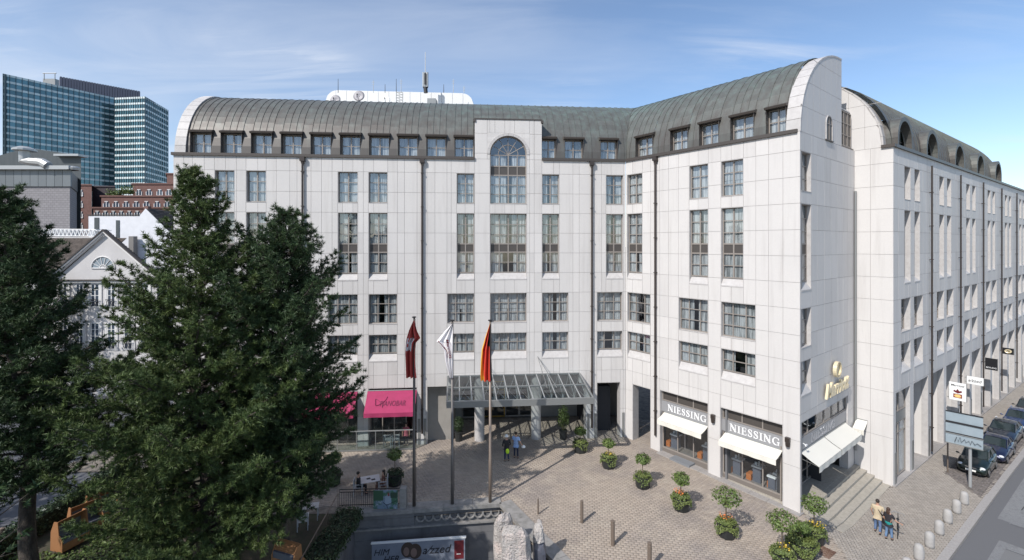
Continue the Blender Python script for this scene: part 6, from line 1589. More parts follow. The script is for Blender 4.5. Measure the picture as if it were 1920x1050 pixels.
m.box(0, L_, .6, 15, zt1-2, zpt-.3); m.build('plant_screen', mat('grey_violet_cladding', (.16, .16, .2), .5, .3), tower)
m = MB(); q = P(93, 150, 345); m.box(q.x-5, q.x+4, q.y, q.y+6, zt1-3, q.z+1); 
for dx in (-4, 4): m.tube((q.x+dx, q.y, q.z), (q.x+dx, q.y, q.z+5), .25)
m.tube((q.x-5, q.y, q.z+5), (q.x+5, q.y, q.z+5), .3); m.build('window_cleaning_crane', GREYM, tower)
# grey block with a metal clad upper storey
GB = mat('grey_block_wall', (0.235, 0.225, 0.235), .85); t_ = GB.node_tree; b_ = t_.nodes['Principled BSDF']; bk = N(t_, 'ShaderNodeTexBrick'); g_ = N(t_, 'ShaderNodeNewGeometry')
mpn = N(t_, 'ShaderNodeMapping'); mpn.inputs['Rotation'].default_value = (pi/2, 0, 0); LK(t_, g_.outputs['Position'], mpn.inputs[0]); LK(t_, mpn.outputs[0], bk.inputs['Vector'])
bk.inputs['Color1'].default_value = (.25, .24, .25, 1); bk.inputs['Color2'].default_value = (.22, .21, .22, 1); bk.inputs['Mortar'].default_value = (.13, .125, .13, 1); bk.inputs['Scale'].default_value = 1.0; bk.inputs['Brick Width'].default_value = 1.0; bk.inputs['Row Height'].default_value = .55; bk.inputs['Mortar Size'].default_value = .035; LK(t_, bk.outputs[0], b_.inputs['Base Color'])
GC = mat('dark_green_grey_cladding', (0.062, 0.073, 0.078), .5, .2, noise=(.4, (.08, .09, .095), .4, .7, (3, 3, .2))); GL_ = mat('zinc_cladding', (.16, .175, .185), .45, .4, isl=.08)
gb = empty('grey_block_building', (-100, 115, -2), 'windowless grey block building with a metal clad top storey behind the left trees', 'building')
a, b, Yb = P(-260, 375, 112), P(131, 350, 112), 112
b2 = P(150, 350, Yb+16); RB = lambda x0, y0, u1, Y1, z0, z1: [(a.x, y0, z0), (x0, y0, z0), (P(u1, 0, Y1).x, Y1, z0), (P(-260, 0, Y1).x, Y1, z0)]
m = MB(); m.prism(RB(b.x, Yb, 149, Yb+18, -2.3, 0), (0, 0, b.z+2.3)); m.build('wall', GB, gb)
zt_ = P(130, 319, 112).z; m = MB(); x = a.x
while x < b.x-1: m.box(x+.03, x+1.9, Yb-.35, Yb, b.z+.02, zt_); x += 1.95
m.build('cladding_panel', GL_, gb)
m = MB(); m.prism(RB(b.x+.2, Yb+.05, 151, Yb+18, b.z+.02, 0), (0, 0, zt_-.1-b.z)); m.build('upper_wall', GC, gb)
m = MB(); m.box(a.x, b.x+1.0, Yb-1.4, Yb+1.5, zt_, zt_+.9); m.lathe([(1.2, zt_), (1.3, zt_+.5), (.9, zt_+.9)], (b.x+.8, Yb, 0), n=14); m.build('roof_edge', LGREY, gb)
c0_, c1_ = P(-200, 320, 125), P(152, 300, 125); c2_ = P(52, 277, 125); z3 = P(152, 292, 125).z
m = MB(); m.prism([(c0_.x, 125, -2.3), (c1_.x, 125, -2.3), (c1_.x, 125, z3), (P(50, 0, 125).x, 125, c2_.z), (c0_.x, 125, z3-8)], (-7.4, 8, 0)); m.build('tall_rear_part', GC, gb)
m = MB(); q = P(107, 283, 124.5); m.box(q.x, c1_.x+.6, 123.5, 126.5, z3-.3, z3+.25); m.build('roof_edge', LGREY, gb)
dp = [P(46, 283, 111), P(46, 302, 111), P(58, 303, 111), P(80, 305, 111), P(90, 311, 111)]; m = MB(); m.path(dp, 1.05, 10); m.lathe([(2.2, dp[0].z), (2.2, dp[0].z+.4), (1, dp[0].z+1)], (dp[0].x, 111, 0), n=14); m.build('ventilation_duct', LGREY, gb)
# brick building with stepped roof terraces
BR = mat('brick_red', (0.145, 0.078, 0.066), .9, noise=(1.2, (.175, .10, .088), .4, .7)); BRD = mat('dark_slate_cladding', (.045, .035, .042), .7); WINB = mat('far_window_glass', (.05, .07, .10), .1, spec=.8)
bb = empty('brick_building', (-140, 172, -2), 'red brick building with stepped terraces and rows of small white framed windows', 'building')
YB = 170; 
def bbox_(u0, v0, u1, Y, dep, mt=BR, nm='wall'):
    a, b = P(u0, v0, Y), P(u1, v0, Y); fp = lambda z, e: [(a.x-e, Y-e, z), (b.x+e, Y-e, z), (P(u1, 0, Y+dep).x+e, Y+dep, z), (P(u0, 0, Y+dep).x-e, Y+dep, z)]; m = MB(); m.prism(fp(-2.3, 0), (0, 0, a.z+2.3)); m.build(nm, mt, bb); m = MB(); m.prism(fp(a.z+.001, .3), (0, 0, .5)); m.build('coping', mt, bb)
bbox_(130, 348, 172, YB-6, 16); bbox_(172.5, 351, 216, YB-3, 12, BRD, 'dark_wing'); bbox_(175, 391, 345, YB-14, 6); bbox_(190, 369, 345, YB-8, 7); bbox_(249, 346, 345, YB, 9); bbox_(313, 327, 345, YB+8, 8)
def bw(u0, v0, Y, w=2.2, h=2.3):
    c = P(u0, v0, Y); m = MB(); e = .18
    m.box(c.x-w/2, c.x+w/2, Y-.25, Y-.02, c.z-h/2, c.z-h/2+e); m.box(c.x-w/2, c.x-w/2+e, Y-.22, Y-.02, c.z-h/2+e, c.z+h*.15); m.box(c.x+w/2-e, c.x+w/2, Y-.22, Y-.02, c.z-h/2+e, c.z+h*.15); m.box(c.x-w*.28, c.x+w*.28, Y-.22, Y-.02, c.z+h/2-e, c.z+h/2); m.box(c.x-.09, c.x+.09, Y-.21, Y-.03, c.z-h/2+e, c.z+h/2-e)
    f = m.build('window', WHITE, bb); m = MB(); m.prism([(c.x-w/2+.1, Y-.08, c.z-h/2+.1), (c.x+w/2-.1, Y-.08, c.z-h/2+.1), (c.x+w/2-.1, Y-.08, c.z+h*.15), (c.x+w*.3, Y-.08, c.z+h*.15), (c.x+w*.3, Y-.08, c.z+h/2), (c.x-w*.3, Y-.08, c.z+h/2), (c.x-w*.3, Y-.08, c.z+h*.15), (c.x-w/2+.1, Y-.08, c.z+h*.15)], (0, .06, 0)); m.build('pane', WINB, f)
for x in (261, 280, 300, 317): bw(x, 361, YB)
for x in (200, 218, 237, 256, 275, 295, 314): bw(x, 383.5, YB-8)
for x in (183, 198, 213, 228, 243, 258): bw(x, 401, YB-14, 2.0, 2.0)
for v_ in (362, 383, 403, 424): bw(153, v_, YB-6, 1.2, 2.3)
rs = np.random.RandomState(4); t = empty('roof_planting', tuple(P(228, 367, YB-4)), 'green shrubs growing on the roof terrace of the red brick building', 'shrub'); n = 1500; c = P(226, 363, YB-4)
C = np.stack([c.x+rs.uniform(-4.4, 4.4, n), YB-4+rs.normal(0, .8, n), c.z-1+rs.uniform(0, 1, n)*(1.3+2*np.clip(rs.uniform(-1, 1, n), 0, 1))], 1); C[:, 2] += np.where(C[:, 0] > c.x, .9, -.2)
V, Fc = leaf_quads(C, rs.normal(0, 1, (n, 3)), .5, rs, .7); foliage_obj('foliage', V, Fc, LAUR, t)
# white party wall with a gable
wb = empty('white_gabled_building', (-68, 76, 0), 'white rendered building with two dark slots and a dark tiled gable roof', 'building'); YW = 74
WR = mat('white_render', (.66, .665, .69), .85, noise=(1.0, (.60, .605, .63), .4, .7)); TILE = mat('dark_roof_tile', (.052, .045, .043), .8, isl=.25); TILE2 = mat('brown_roof_tile', (.105, .085, .072), .8, isl=.25)
w = lambda u_, v_, dy=0: tuple(P(u_, v_, YW)+Vector((0, dy, 0)))
m = MB(); m.prism([(P(166, 0, YW).x, YW, -.1), (P(345, 0, YW).x, YW, -.1), w(345, 462), w(273, 391), w(261, 405), w(166, 405)], (0, .4, 0)); m.build('wall', WR, wb)
for (u0, u1, v0, v1) in ((177.5, 186, 408, 440), (218, 224.5, 413, 450)):
    a, b = P(u0, v0, YW), P(u1, v1, YW); m = MB(); m.box(a.x, b.x, YW-.08, YW-.01, b.z, a.z); m.build('slot', GC, wb)
m = MB(); a, b = P(166, 404, YW), P(261, 404, YW); m.box(a.x-.1, b.x, YW-.12, YW+.5, a.z, a.z+.14); m.build('coping', TILE, wb)
a, b = P(243, 443, YW-1), P(252, 460, YW-1); m = MB(); m.box(a.x, b.x, YW-1.2, YW-.4, b.z-4, a.z); m.build('chimney', mat('grey_chimney', (.2, .19, .18), .9), wb)
a, b = P(265, 386, YW), P(273, 400, YW); m = MB(); m.box(a.x, b.x, YW+.5, YW+1.2, b.z-1, a.z); m.build('chimney', BR, wb)
def tiled(parent, o, du, dv, nu, nv, mt, nm='roof_tile', name=None):
    """tile courses laid on a slope: o origin, du along eave, dv up the slope"""
    o, du, dv = Vector(o), Vector(du), Vector(dv); nn = du.cross(dv).normalized(); nn = nn if nn.z > 0 else -nn; m = MB()
    for j in range(nv):
        for i in range(nu):
            p = o+du*((i+.04)/nu)+dv*(j/nv)+nn*.06; q = o+du*((i+.96)/nu)+dv*(j/nv)+nn*.06; r_ = o+du*((i+.96)/nu)+dv*((j+1.05)/nv); s_ = o+du*((i+.04)/nu)+dv*((j+1.05)/nv)
            m.add([p, q, r_, s_, p-nn*.05, q-nn*.05], [(0, 1, 2, 3), (0, 4, 5, 1)])
    m.add([o-nn*.03, o+du-nn*.03, o+du+dv-nn*.03, o+dv-nn*.03], [(0, 1, 2, 3)])
    return m.build(nm, mt, parent, kind='stuff')
e_ = Vector(w(345, 462)); k_ = Vector(w(273, 391)); tiled(wb, e_, (0, 14, 0), k_-e_, 40, 24, TILE); 
# house with the pediment
YH = 46.0; HS = mat('house_render', (.52, .505, .50), .85, noise=(.8, (.46, .445, .44), .4, .75)); HT = mat('house_trim', (.62, .61, .60), .8)
hs = empty('gabled_house', (P(200, 0, YH).x, YH, -.1), 'old pale house with a triangular pediment and a fan shaped window', 'house')
hx = lambda u_: P(u_, 0, YH).x; hz = lambda v_: P(0, v_, YH).z
xl, xr, xa = hx(92), hx(306), hx(199); ze = hz(524); za = hz(433)
m = MB(); m.prism([(xl+.6, YH, -.1), (xr-.6, YH, -.1), (xr-.6, YH, ze), (xa, YH, za-.35), (xl+.6, YH, ze)], (-10.5, 12, 0)); m.build('wall', HS, hs)
for sx, xe in ((-1, xl), (1, xr)):      # raking cornice with slate edge
    a, b = Vector((xe, YH-.45, ze-.05)), Vector((xa, YH-.45, za)); d_ = b-a
    for k, (dy, dz, th, mt) in enumerate(((0, 0, .16, TILE), (.08, -.17, .16, HT), (.22, -.34, .17, HT))):
        m = MB(); m.prism([a+Vector((0, dy, dz)), b+Vector((0, dy, dz)), b+Vector((0, dy, dz+th-.004)), a+Vector((0, dy, dz+th-.004))], (0, .44-dy, 0)); m.build('raking_cornice', mt, hs)
    a2 = Vector((xe, YH-.0, ze+.13)); tiled(hs, a2, (-10.5, 12, 0), Vector((xa, YH, za+.17))-a2, 48, 22, TILE2 if sx < 0 else TILE)
for k, (dy, z0, z1) in enumerate(((.38, -.12, 0), (.26, -.30, -.125), (.12, -.46, -.305))): m = MB(); m.box(xl+.2, xr-.2, YH-dy, YH-.004, ze+z0, ze+z1); m.build('cornice', HT if k else TILE, hs)
def hwin(u0, u1, v0, v1):
    x0, x1, z0, z1 = hx(u0), hx(u1), hz(v1), hz(v0); m = MB(); e = .07; Yw = YH-.06
    m.box(x0, x0+e, Yw, YH-.004, z0, z1); m.box(x1-e, x1, Yw, YH-.004, z0, z1); m.box(x0+e, x1-e, Yw, YH-.004, z1-e, z1); m.box(x0+e, x1-e, Yw, YH-.004, z0, z0+e); xm = (x0+x1)/2; m.box(xm-.04, xm+.04, Yw, YH-.004, z0+e, z1-e)
    for q in (.25, .5, .75): m.box(x0+e, x1-e, Yw+.01, YH-.004, z0+(z1-z0)*q-.02, z0+(z1-z0)*q+.02)
    f = m.build('window', WHITE, hs); m = MB(); m.quad((x0, YH-.02, z0), (x1, YH-.02, z0), (x1, YH-.02, z1), (x0, YH-.02, z1)); m.build('pane', WINB, f)
    m = MB(); m.box(x0-.25, x0-.02, YH-.08, YH-.004, z0-.1, z1+.1); m.box(x1+.02, x1+.25, YH-.08, YH-.004, z0-.1, z1+.1); m.build('window_surround', HT, hs)
    m = MB(); 
    for k in range(5): xx = x0+(x1-x0)*k/4; m.tube((xx, YH-.22, z0+.1), (xx+(x1-x0)/4*(1 if k < 4 else 0), YH-.22, z0+.75), .018, n=4); m.tube((xx, YH-.22, z0+.75), (xx+(x1-x0)/4*(1 if k < 4 else 0), YH-.22, z0+.1), .018, n=4)
    m.box(x0-.05, x1+.05, YH-.25, YH-.2, z0+.75, z0+.8); m.build('window_railing', DARK, f)
for u0, u1 in ((112, 127), (143, 157), (171, 187), (202, 217), (233, 249), (263, 279)):
    hwin(u0, u1, 532, 576); hwin(u0, u1, 605, 655)
fx, fz, r_ = hx(194), hz(503), 1.15; A = [pi*i/14 for i in range(15)]; m = MB(); m.path([(fx+r_*cos(t), YH-.05, fz+r_*sin(t)) for t in A], .07, 5); m.tube((fx-r_, YH-.05, fz), (fx+r_, YH-.05, fz), .07, n=5)
for k in range(1, 7): t = pi*k/7; m.tube((fx, YH-.05, fz), (fx+r_*cos(t), YH-.05, fz+r_*sin(t)), .03, n=4)
m.path([(fx+.35*cos(t), YH-.05, fz+.35*sin(t)) for t in A], .04, 4); fw_ = m.build('fan_window', HT, hs); m = MB(); m.add([(fx+r_*cos(t), YH-.02, fz+r_*sin(t)) for t in A], [tuple(range(15))]); m.build('pane', mat('pale_fan_glass', (.22, .27, .31), .2), fw_)
# long tiled roof left of it, with the white lattice girders above
lb = empty('tiled_roof_building', (-52, 56, 0), 'long low building with a dark tiled roof left of the pediment house', 'building'); YL = 54
xa_, xb_ = P(-80, 0, YL).x, P(168, 0, YL).x; zr_, ze_ = P(0, 446, YL+4).z, P(0, 510, YL).z
m = MB(); m.box(xa_, xb_, YL+.3, YL+12, -.1, ze_); m.build('wall', HS, lb); tiled(lb, (xa_, YL, ze_), (xb_-xa_, 0, 0), (0, 5.2, zr_-ze_), 90, 26, TILE2); m = MB(); m.box(xa_, xb_, YL-.15, YL, ze_-.15, ze_+.02); m.build('gutter', GREYM, lb)
YP = 66; pg = empty('lattice_girder', tuple(P(105, 443, YP)), 'white lattice girders running above the dark tiled roof', 'girder'); a, b = P(-20, 441, YP), P(180, 443, YP); h_ = .95
m = MB(); m.tube(a, b, .06, n=5); m.tube(a+Vector((0, 0, h_)), b+Vector((0, 0, h_)), .06, n=5); m.tube(a+Vector((0, 2.5, h_*.9)), b+Vector((0, 2.5, h_*.9)), .06, n=5); m.build('chord', WHITE, pg)
n = 26; m = MB()
for i in range(n):
    p0 = a.lerp(b, i/n); p1 = a.lerp(b, (i+.5)/n)+Vector((0, 0, h_)); p2 = a.lerp(b, (i+1)/n); m.tube(p0, p1, .055, n=4); m.tube(p1, p2, .055, n=4); m.tube(p1, p1+Vector((0, 2.5, 0)), .05, n=4); m.tube(p0, p0+Vector((.6, 2.5, h_)), .05, n=4)
m.build('diagonals', WHITE, pg)
m = MB(); m.box(a.x, b.x, YP, YP+3, -.1, a.z-.25); tag(m.build('garden_wall', HS), 'pale wall under the white lattice girders', 'wall')
# roof plant on the building behind the hotel
YR = 62; rb = empty('white_roof_block', tuple(P(750, 200, YR)), 'white rounded rooftop block behind the copper roof carrying aerials', 'rooftop block')
WP = mat('white_metal_panel', (.74, .74, .73), .5, isl=.03)
x0, x1, zt_, zb_ = P(610, 0, YR).x, P(888, 0, YR).x, P(0, 169, YR).z, 20.0
prf = [(x0, zt_-1.6)]+[(x0+1.6*(1-cos(t)), zt_-1.6+1.6*sin(t)) for t in [pi/2*i/6 for i in range(1, 7)]]+[(x1-1.6*(1-cos(t)), zt_-1.6+1.6*sin(t)-.4) for t in [pi/2*i/6 for i in range(6, -1, -1)]]
nP = 14
m = MB(); m.prism([(x0+.05, YR+.1, zb_), (x1-.05, YR+.1, zb_)]+[(min(max(x, x0+.05), x1-.05), YR+.1, z-.05) for x, z in reversed(prf)], (0, 8, 0)); m.build('body', WP, rb)
for i in range(nP):
    xa2, xb2 = x0+(x1-x0)*i/nP, x0+(x1-x0)*(i+1)/nP
    zz_ = lambda x: float(np.interp(x, [p[0] for p in prf], [p[1] for p in prf]))
    m = MB(); xs_ = [xa2+.02+(xb2-xa2-.04)*q/5 for q in range(6)]; zj = zt_-2.0; m.prism([(xs_[0], YR, zj+.02), (xs_[-1], YR, zj+.02)]+[(x, YR, max(zj+.05, zz_(x))) for x in reversed(xs_)], (0, .12, 0)); m.build('cladding_panel', WP, rb)
    m = MB(); m.box(xs_[0], xs_[-1], YR, YR+.12, zb_, zj-.02); m.build('cladding_panel', WP, rb)
DISH = mat('dish_grey', (.30, .29, .31), .5)
def dish(u_, v_, r_, mt, lab):
    c = P(u_, v_, 46); t = empty('satellite_dish', tuple(c-Vector((0, 0, 1.0))), lab, 'satellite dish', 'rooftop satellite dishes'); M_ = Matrix.Translation(c) @ Matrix.Rotation(radians(78), 4, 'X') @ Matrix.Rotation(radians(0), 4, 'Z')
    m = MB(M_); m.lathe([(.02, -.16), (r_*.5, -.12), (r_, .0), (r_*1.02, .02), (r_*.5, -.08), (.02, -.12)], n=20); m.build('dish', mt, t, smooth=True)
    m = MB(); m.tube(c+Vector((0, .15, 0)), c+Vector((0, .3, -1.3)), .05); m.tube(c+Vector((0, -.02, -r_*.8)), c+Vector((0, -.55, -.05)), .02, n=5); m.blob(c+Vector((0, -.55, 0)), .07); m.build('mount', DARK, t)
dish(629, 187, .50, DISH, 'smaller grey satellite dish near the left end of the white roof block'); dish(673, 180, .55, DISH, 'larger grey satellite dish standing highest over the copper roof'); dish(724, 187, .40, WHITE, 'white satellite dish just above the copper roof ridge')
def mast(u_, v0, v1, r_, lab, Y=60, kind=0):
    a, b = P(u_, v1, Y), P(u_, v0, Y); t = empty('aerial', tuple(a), lab, 'aerial', 'rooftop aerials'); m = MB(); m.tube(a, b, r_, r_*.6, n=6)
    if kind == 2:
        for du, w_ in ((-3.2, .16), (0, .12), (3.6, .16)): m.tube(P(u_+du, 136, Y), P(u_+du, 163, Y), w_, n=8)
        m.build('pole', LGREY, t); m = MB(); m.tube(P(u_, 137, Y-.2), P(u_, 158, Y-.2), .10, n=6); m.tube(P(u_-4, 164, Y), P(u_+5, 164, Y), .12, n=5); m.tube(P(u_, 164, Y), P(u_+1, 174, Y), .28, n=6); m.build('equipment', DARK, t); return
    m.build('pole', LGREY if kind else DARK, t)
    if kind == 1: m = MB(); m.tube(P(u_-2.5, v0+4, Y), P(u_+2.5, v0+4, Y), .03, n=4); m.tube(P(u_-2, v0+8, Y), P(u_+2, v0+8, Y), .03, n=4); m.build('cross_arm', LGREY, t)
mast(797.5, 98, 172, .07, 'tallest aerial with antenna panels on the white roof block', kind=2)
for i, (u_, v0, lab) in enumerate(((634, 148, 'thin aerial above the smaller satellite dish'), (700, 150, 'thin aerial right of the larger satellite dish'), (743, 148, 'left one of the twin whip aerials'), (752, 148, 'right one of the twin whip aerials'), (722, 158, 'short aerial above the white dish'), (850, 148, 'slim white whip aerial near the right end of the block'), (832, 158, 'short aerial between the tallest and the slim white one'), (870, 161, 'low aerial at the rounded right corner of the block'))): mast(u_, v0, 174, .045, lab, kind=i % 2)
t = empty('lattice_mast', tuple(P(749, 198, 58)), 'short lattice mast in front of the white roof block', 'mast'); m = MB()
for du in (-6, 6): m.tube(P(749+du, 173, 58), P(749+du, 200, 58), .05, n=5)
for k in range(5): m.tube(P(743, 173+k*5, 58), P(755, 173+k*5, 58), .035, n=4); m.tube(P(743, 173+k*5, 58), P(755, 178+k*5, 58), .03, n=4)
m.build('lattice', GREYM, t)
m = MB(); a, b = P(802, 186, 60), P(818, 196, 60); m.box(a.x, b.x, 59.6, 61, b.z-1, a.z); tag(m.build('vent_unit', GREYM), 'grey louvred vent unit on the right half of the white roof block', 'vent unit')
for i, (x, y, hh) in enumerate(((-44, 44, 12), (-38, 50, 10))):
    pine((x, y, -.1), (x, y, hh), [(1, 3.6), (hh*.5, 3.9), (hh*.8, 2.4), (hh, .4)], 1.5, 60+i, 1300, 'dark tree beside the road behind the left pine, %s' % ('farther left' if i == 0 else 'nearer the pediment house'), PINE2, group='trees beyond the left road', nn=16, wide=.08, dens=.5)
# ---------------------------------------------------------------- parked cars
TYRE = mat('tyre_rubber', (.018, .018, .018), .8); RIM = mat('alloy_rim', (.35, .35, .36), .35, .8); CGLASS = mat('car_glass', (.018, .028, .030), .05, spec=.8, coat=.5)
LAMPM = mat('headlamp', (.62, .64, .66), .12, spec=.9); PLATE = mat('white_plate', (.75, .75, .72), .5); CHROME = mat('chrome_trim', (.6, .6, .62), .15, .95); CBLK = mat('black_trim', (.012, .012, .013), .45)
def car(p, rz, paint, label, L=3.7, Wd=1.66, Hc=1.5, hood=.86, nose=.62, cab=(.62, -.10, -1.25, -1.72), seed=0, plate='HH'):
    t = local_root('parked_car', label, 'car', 'cars parked along the kerb'); hw = Wd/2; fx_, rx_ = L/2, -L/2
    st = [(fx_, hw*.62, .34, .46, .50), (fx_-.06, hw*.80, .24, nose-.04, nose), (fx_-.28, hw*.93, .2, nose+.10, nose+.13), (fx_-.65, hw*.99, .19, hood-.10, hood-.05), (cab[0]+.1, hw, .19, hood+.0, hood+.06),
          (cab[1], hw, .19, hood+.03, hood+.08), (0-.4, hw, .19, hood+.05, hood+.1), (cab[2], hw, .2, hood+.08, hood+.13), (rx_+.35, hw*.97, .22, hood+.09, hood+.13), (rx_+.10, hw*.90, .26, hood-.02, hood+.04), (rx_, hw*.78, .36, .62, .66)]
    m = MB(); ring = []
    for x, h_, zb, zs, zt in st:
        half_ = [(h_*.90, zb), (h_*.99, zb+.10), (h_, (zb+zs)/2), (h_*.985, zs-.10), (h_*.93, zs-.02), (h_*.78, zt-.015), (h_*.4, zt+.015)]
        ring.append([(x, -y, z) for y, z in half_]+[(x, y, z) for y, z in reversed(half_)])
    n = len(ring[0]); vs = [q for r_ in ring for q in r_]; fs = [(k*n+i, k*n+(i+1) % n, (k+1)*n+(i+1) % n, (k+1)*n+i) for k in range(len(ring)-1) for i in range(n)]
    fs += [tuple(range(n-1, -1, -1)), tuple(range((len(ring)-1)*n, len(ring)*n))]; m.add(vs, fs); m.build('body', paint, t, smooth=True)
    x0, x1, x2, x3 = cab; zb_ = hood+.03; zr = Hc; a, b = hw*.90, hw*.70      # cabin: base front x0, roof front x1, roof rear x2, base rear x3
    def cabin(mb, sh=0.0):
        B_ = [(x0, -a*.9, zb_), (x0, a*.9, zb_), (x3, a*.92, zb_+.06), (x3, -a*.92, zb_+.06)]; T_ = [(x1, -b, zr-.05), (x1, b, zr-.05), (x2, b, zr-.04), (x2, -b, zr-.04)]
        return B_, T_
    B_, T_ = cabin(None)
    sd = []
    for sg in (-1, 1): sd.append([(x0, sg*a*.9, zb_), ((x0+x3)/2, sg*a, zb_+.03), (x3, sg*a*.92, zb_+.06), (x2, sg*b, zr-.04), ((x1+x2)/2, sg*b*1.02, zr-.02), (x1, sg*b, zr-.05)])
    def inset(poly, k=.90, o=0.0):
        c = sum((Vector(q) for q in poly), Vector())/len(poly); return [c+(Vector(q)-c)*k for q in poly]
    m = MB()   # glass house: windscreen, rear screen, sides
    m.add(B_+T_, [(0, 1, 5, 4), (2, 3, 7, 6)]); m.add(sd[0], [tuple(range(6))]); m.add(sd[1], [tuple(range(6))[::-1]]); m.build('glasshouse', CGLASS, t)
    m = MB(); m.grid(lambda u_, v_: (x1+(x2-x1)*u_, -b*1.02+2.04*b*v_, zr-.05+.05*sin(pi*u_)+.04*sin(pi*v_)), 6, 6); m.grid(lambda u_, v_: (x1+(x2-x1)*u_, -b*1.02+2.04*b*v_, zr-.075), 1, 1); m.build('roof', paint, t, smooth=True)
    m = MB()
    for sg in (-1, 1):
        m.tube((x0, sg*a*.9, zb_), (x1, sg*b, zr-.04), .035, n=6); m.tube((x3, sg*a*.92, zb_+.05), (x2, sg*b, zr-.04), .06, n=6); xm = (x1+x2)/2+.05; m.tube((xm, sg*a, zb_+.03), (xm, sg*b*1.02, zr-.03), .03, n=6); m.tube((x1, sg*b, zr-.045), (x2, sg*b, zr-.04), .03, n=6)
    m.build('pillar', paint, t)
    for x in (fx_-.72, rx_+.68):
        for sg in (-1, 1):
            m = MB(); y = sg*(hw-.10); m.tube((x, y-.09, .30), (x, y+.09, .30), .30, n=20); w = m.build('wheel', TYRE, t)
            m = MB(); m.tube((x, y+sg*.092, .30), (x, y+sg*.10, .30), .19, n=14); m.build('rim', RIM, w)
            m = MB(); A_ = [pi*i/12 for i in range(13)]; m.path([(x+.34*cos(q), sg*(hw-.012), .30+.34*sin(q)) for q in A_], .035, 5); m.build('wheel_arch', CBLK, t)
    for sg in (-1, 1):
        m = MB(); m.blob((fx_-.16, sg*hw*.68, nose-.02), .15, n=12, m=7, sq=(.75, 1.05, .62)); m.build('headlight', LAMPM, t, smooth=True)
        m = MB(); m.blob((x0-.12, sg*(hw+.10), zb_+.08), .09, sq=(.7, 1.1, .7)); m.tube((x0-.1, sg*(hw-.06), zb_+.03), (x0-.12, sg*(hw+.06), zb_+.07), .02); m.build('mirror', paint, t, smooth=True)
        m = MB(); m.blob((fx_-.06, sg*hw*.6, .36), .05); m.build('fog_light', LAMPM, t)
        m = MB(); m.box((x1+x2)/2+.0, (x1+x2)/2+.14, sg*hw-.012, sg*hw+.022, hood-.12, hood-.09); m.build('handle', CHROME, t)
        m = MB(); m.blob((rx_+.08, sg*hw*.7, hood-.08), .12, sq=(.5, .9, 1)); m.build('tail_light', RED, t)
    m = MB(); m.box(fx_-.03, fx_+.015, -hw*.34, hw*.34, nose-.10, nose-.03); m.build('grille', CHROME, t)
    m = MB(); m.box(fx_-.04, fx_+.02, -hw*.62, hw*.62, .24, .33); m.build('lower_grille', CBLK, t)
    m = MB(); m.box(fx_+.016, fx_+.03, -.26, .26, .36, .47); pt = m.build('number_plate', PLATE, t)
    m = MB()
    for sg in (-.35, .2): m.tube((x0+.02, sg, zb_+.02), (x0-.18*(x0-x1), sg+.42, zb_+.12), .010, n=4)
    m.build('wiper', CBLK, t); t.location = p; t.rotation_euler = (0, -atan2(p[2]-zg(p[0]-1.5), 1e9), rz)
    return t
def cpaint(nm, c, c2=None): m_ = mat(nm, c, .28, .35, spec=.6, coat=.8); return m_
rzc = atan2(-kd.y, -kd.x)
def along(uu, vv): q = G(uu, vv)-kP; return q.dot(kd), q.dot(kn)
print('cars', along(1832, 889), along(1893, 869), along(1899, 822), 'P', along(1819, 912))
a1 = along(1832, 895)[0]
for k, (a_, off, L_, W_, H_, hood, nose, cab, pc, lab) in enumerate([
    (a1, -1.30, 3.55, 1.62, 1.48, .90, .66, (.68, .12, -1.15, -1.62), (.010, .022, .018), 'small dark green hatchback parked nearest to the direction sign'),
    (a1+4.15, -1.05, 3.9, 1.66, 1.38, .84, .60, (.62, -.1, -1.0, -1.55), (.010, .014, .045), 'navy blue hatchback, second car from the direction sign'),
    (a1+8.9, -1.35, 4.6, 1.80, 1.42, .88, .62, (.75, -.05, -1.25, -1.95), (.010, .015, .026), 'large dark saloon with a bright chrome front, third in the row'),
    (a1+14.2, -1.2, 4.4, 1.76, 1.45, .88, .62, (.75, -.05, -1.25, -1.9), (.02, .045, .13), 'blue car at the right edge, last one visible in the row'),
    (a1+19.5, -1.2, 4.3, 1.74, 1.45, .88, .62, (.75, -.05, -1.25, -1.9), (.015, .016, .018), 'black car farther down the street, mostly outside the photo')]):
    q = K(a_+L_/2, off-.25); car((q.x, q.y, zg(q.x)-.02), rzc, cpaint('car_paint_%d' % k, pc), lab, L_, W_, H_, hood, nose, cab, k)

# ---------------------------------------------------------------- people
SKIN = mat('skin', (.46, .27, .19), .6); HAIR = mat('dark_hair', (.022, .014, .010), .6)
def cloth(nm, c): return MATS.get(nm) or mat(nm, c, .85, noise=(9, tuple(x*.72 for x in c), .45, .7))
def skin(name, V, Eg, Rd, mt, parent, lvl=1):
    me = bpy.data.meshes.new(name); me.from_pydata(V, Eg, []); o = bpy.data.objects.new(name, me); col.objects.link(o)
    md = o.modifiers.new('s', 'SKIN'); md.use_smooth_shade = True
    for i, r_ in enumerate(Rd): me.skin_vertices[0].data[i].radius = r_ if hasattr(r_, '__len__') else (r_, r_)
    me.skin_vertices[0].data[0].use_root = True
    sb = o.modifiers.new('d', 'SUBSURF'); sb.levels = lvl; sb.render_levels = lvl
    dg = bpy.context.evaluated_depsgraph_get(); m2 = bpy.data.meshes.new_from_object(o.evaluated_get(dg)); bpy.data.objects.remove(o); bpy.data.meshes.remove(me)
    m2.materials.clear(); m2.materials.append(mt); m2.name = name
    q = bpy.data.objects.new(name, m2); col.objects.link(q); q.parent = parent; return q
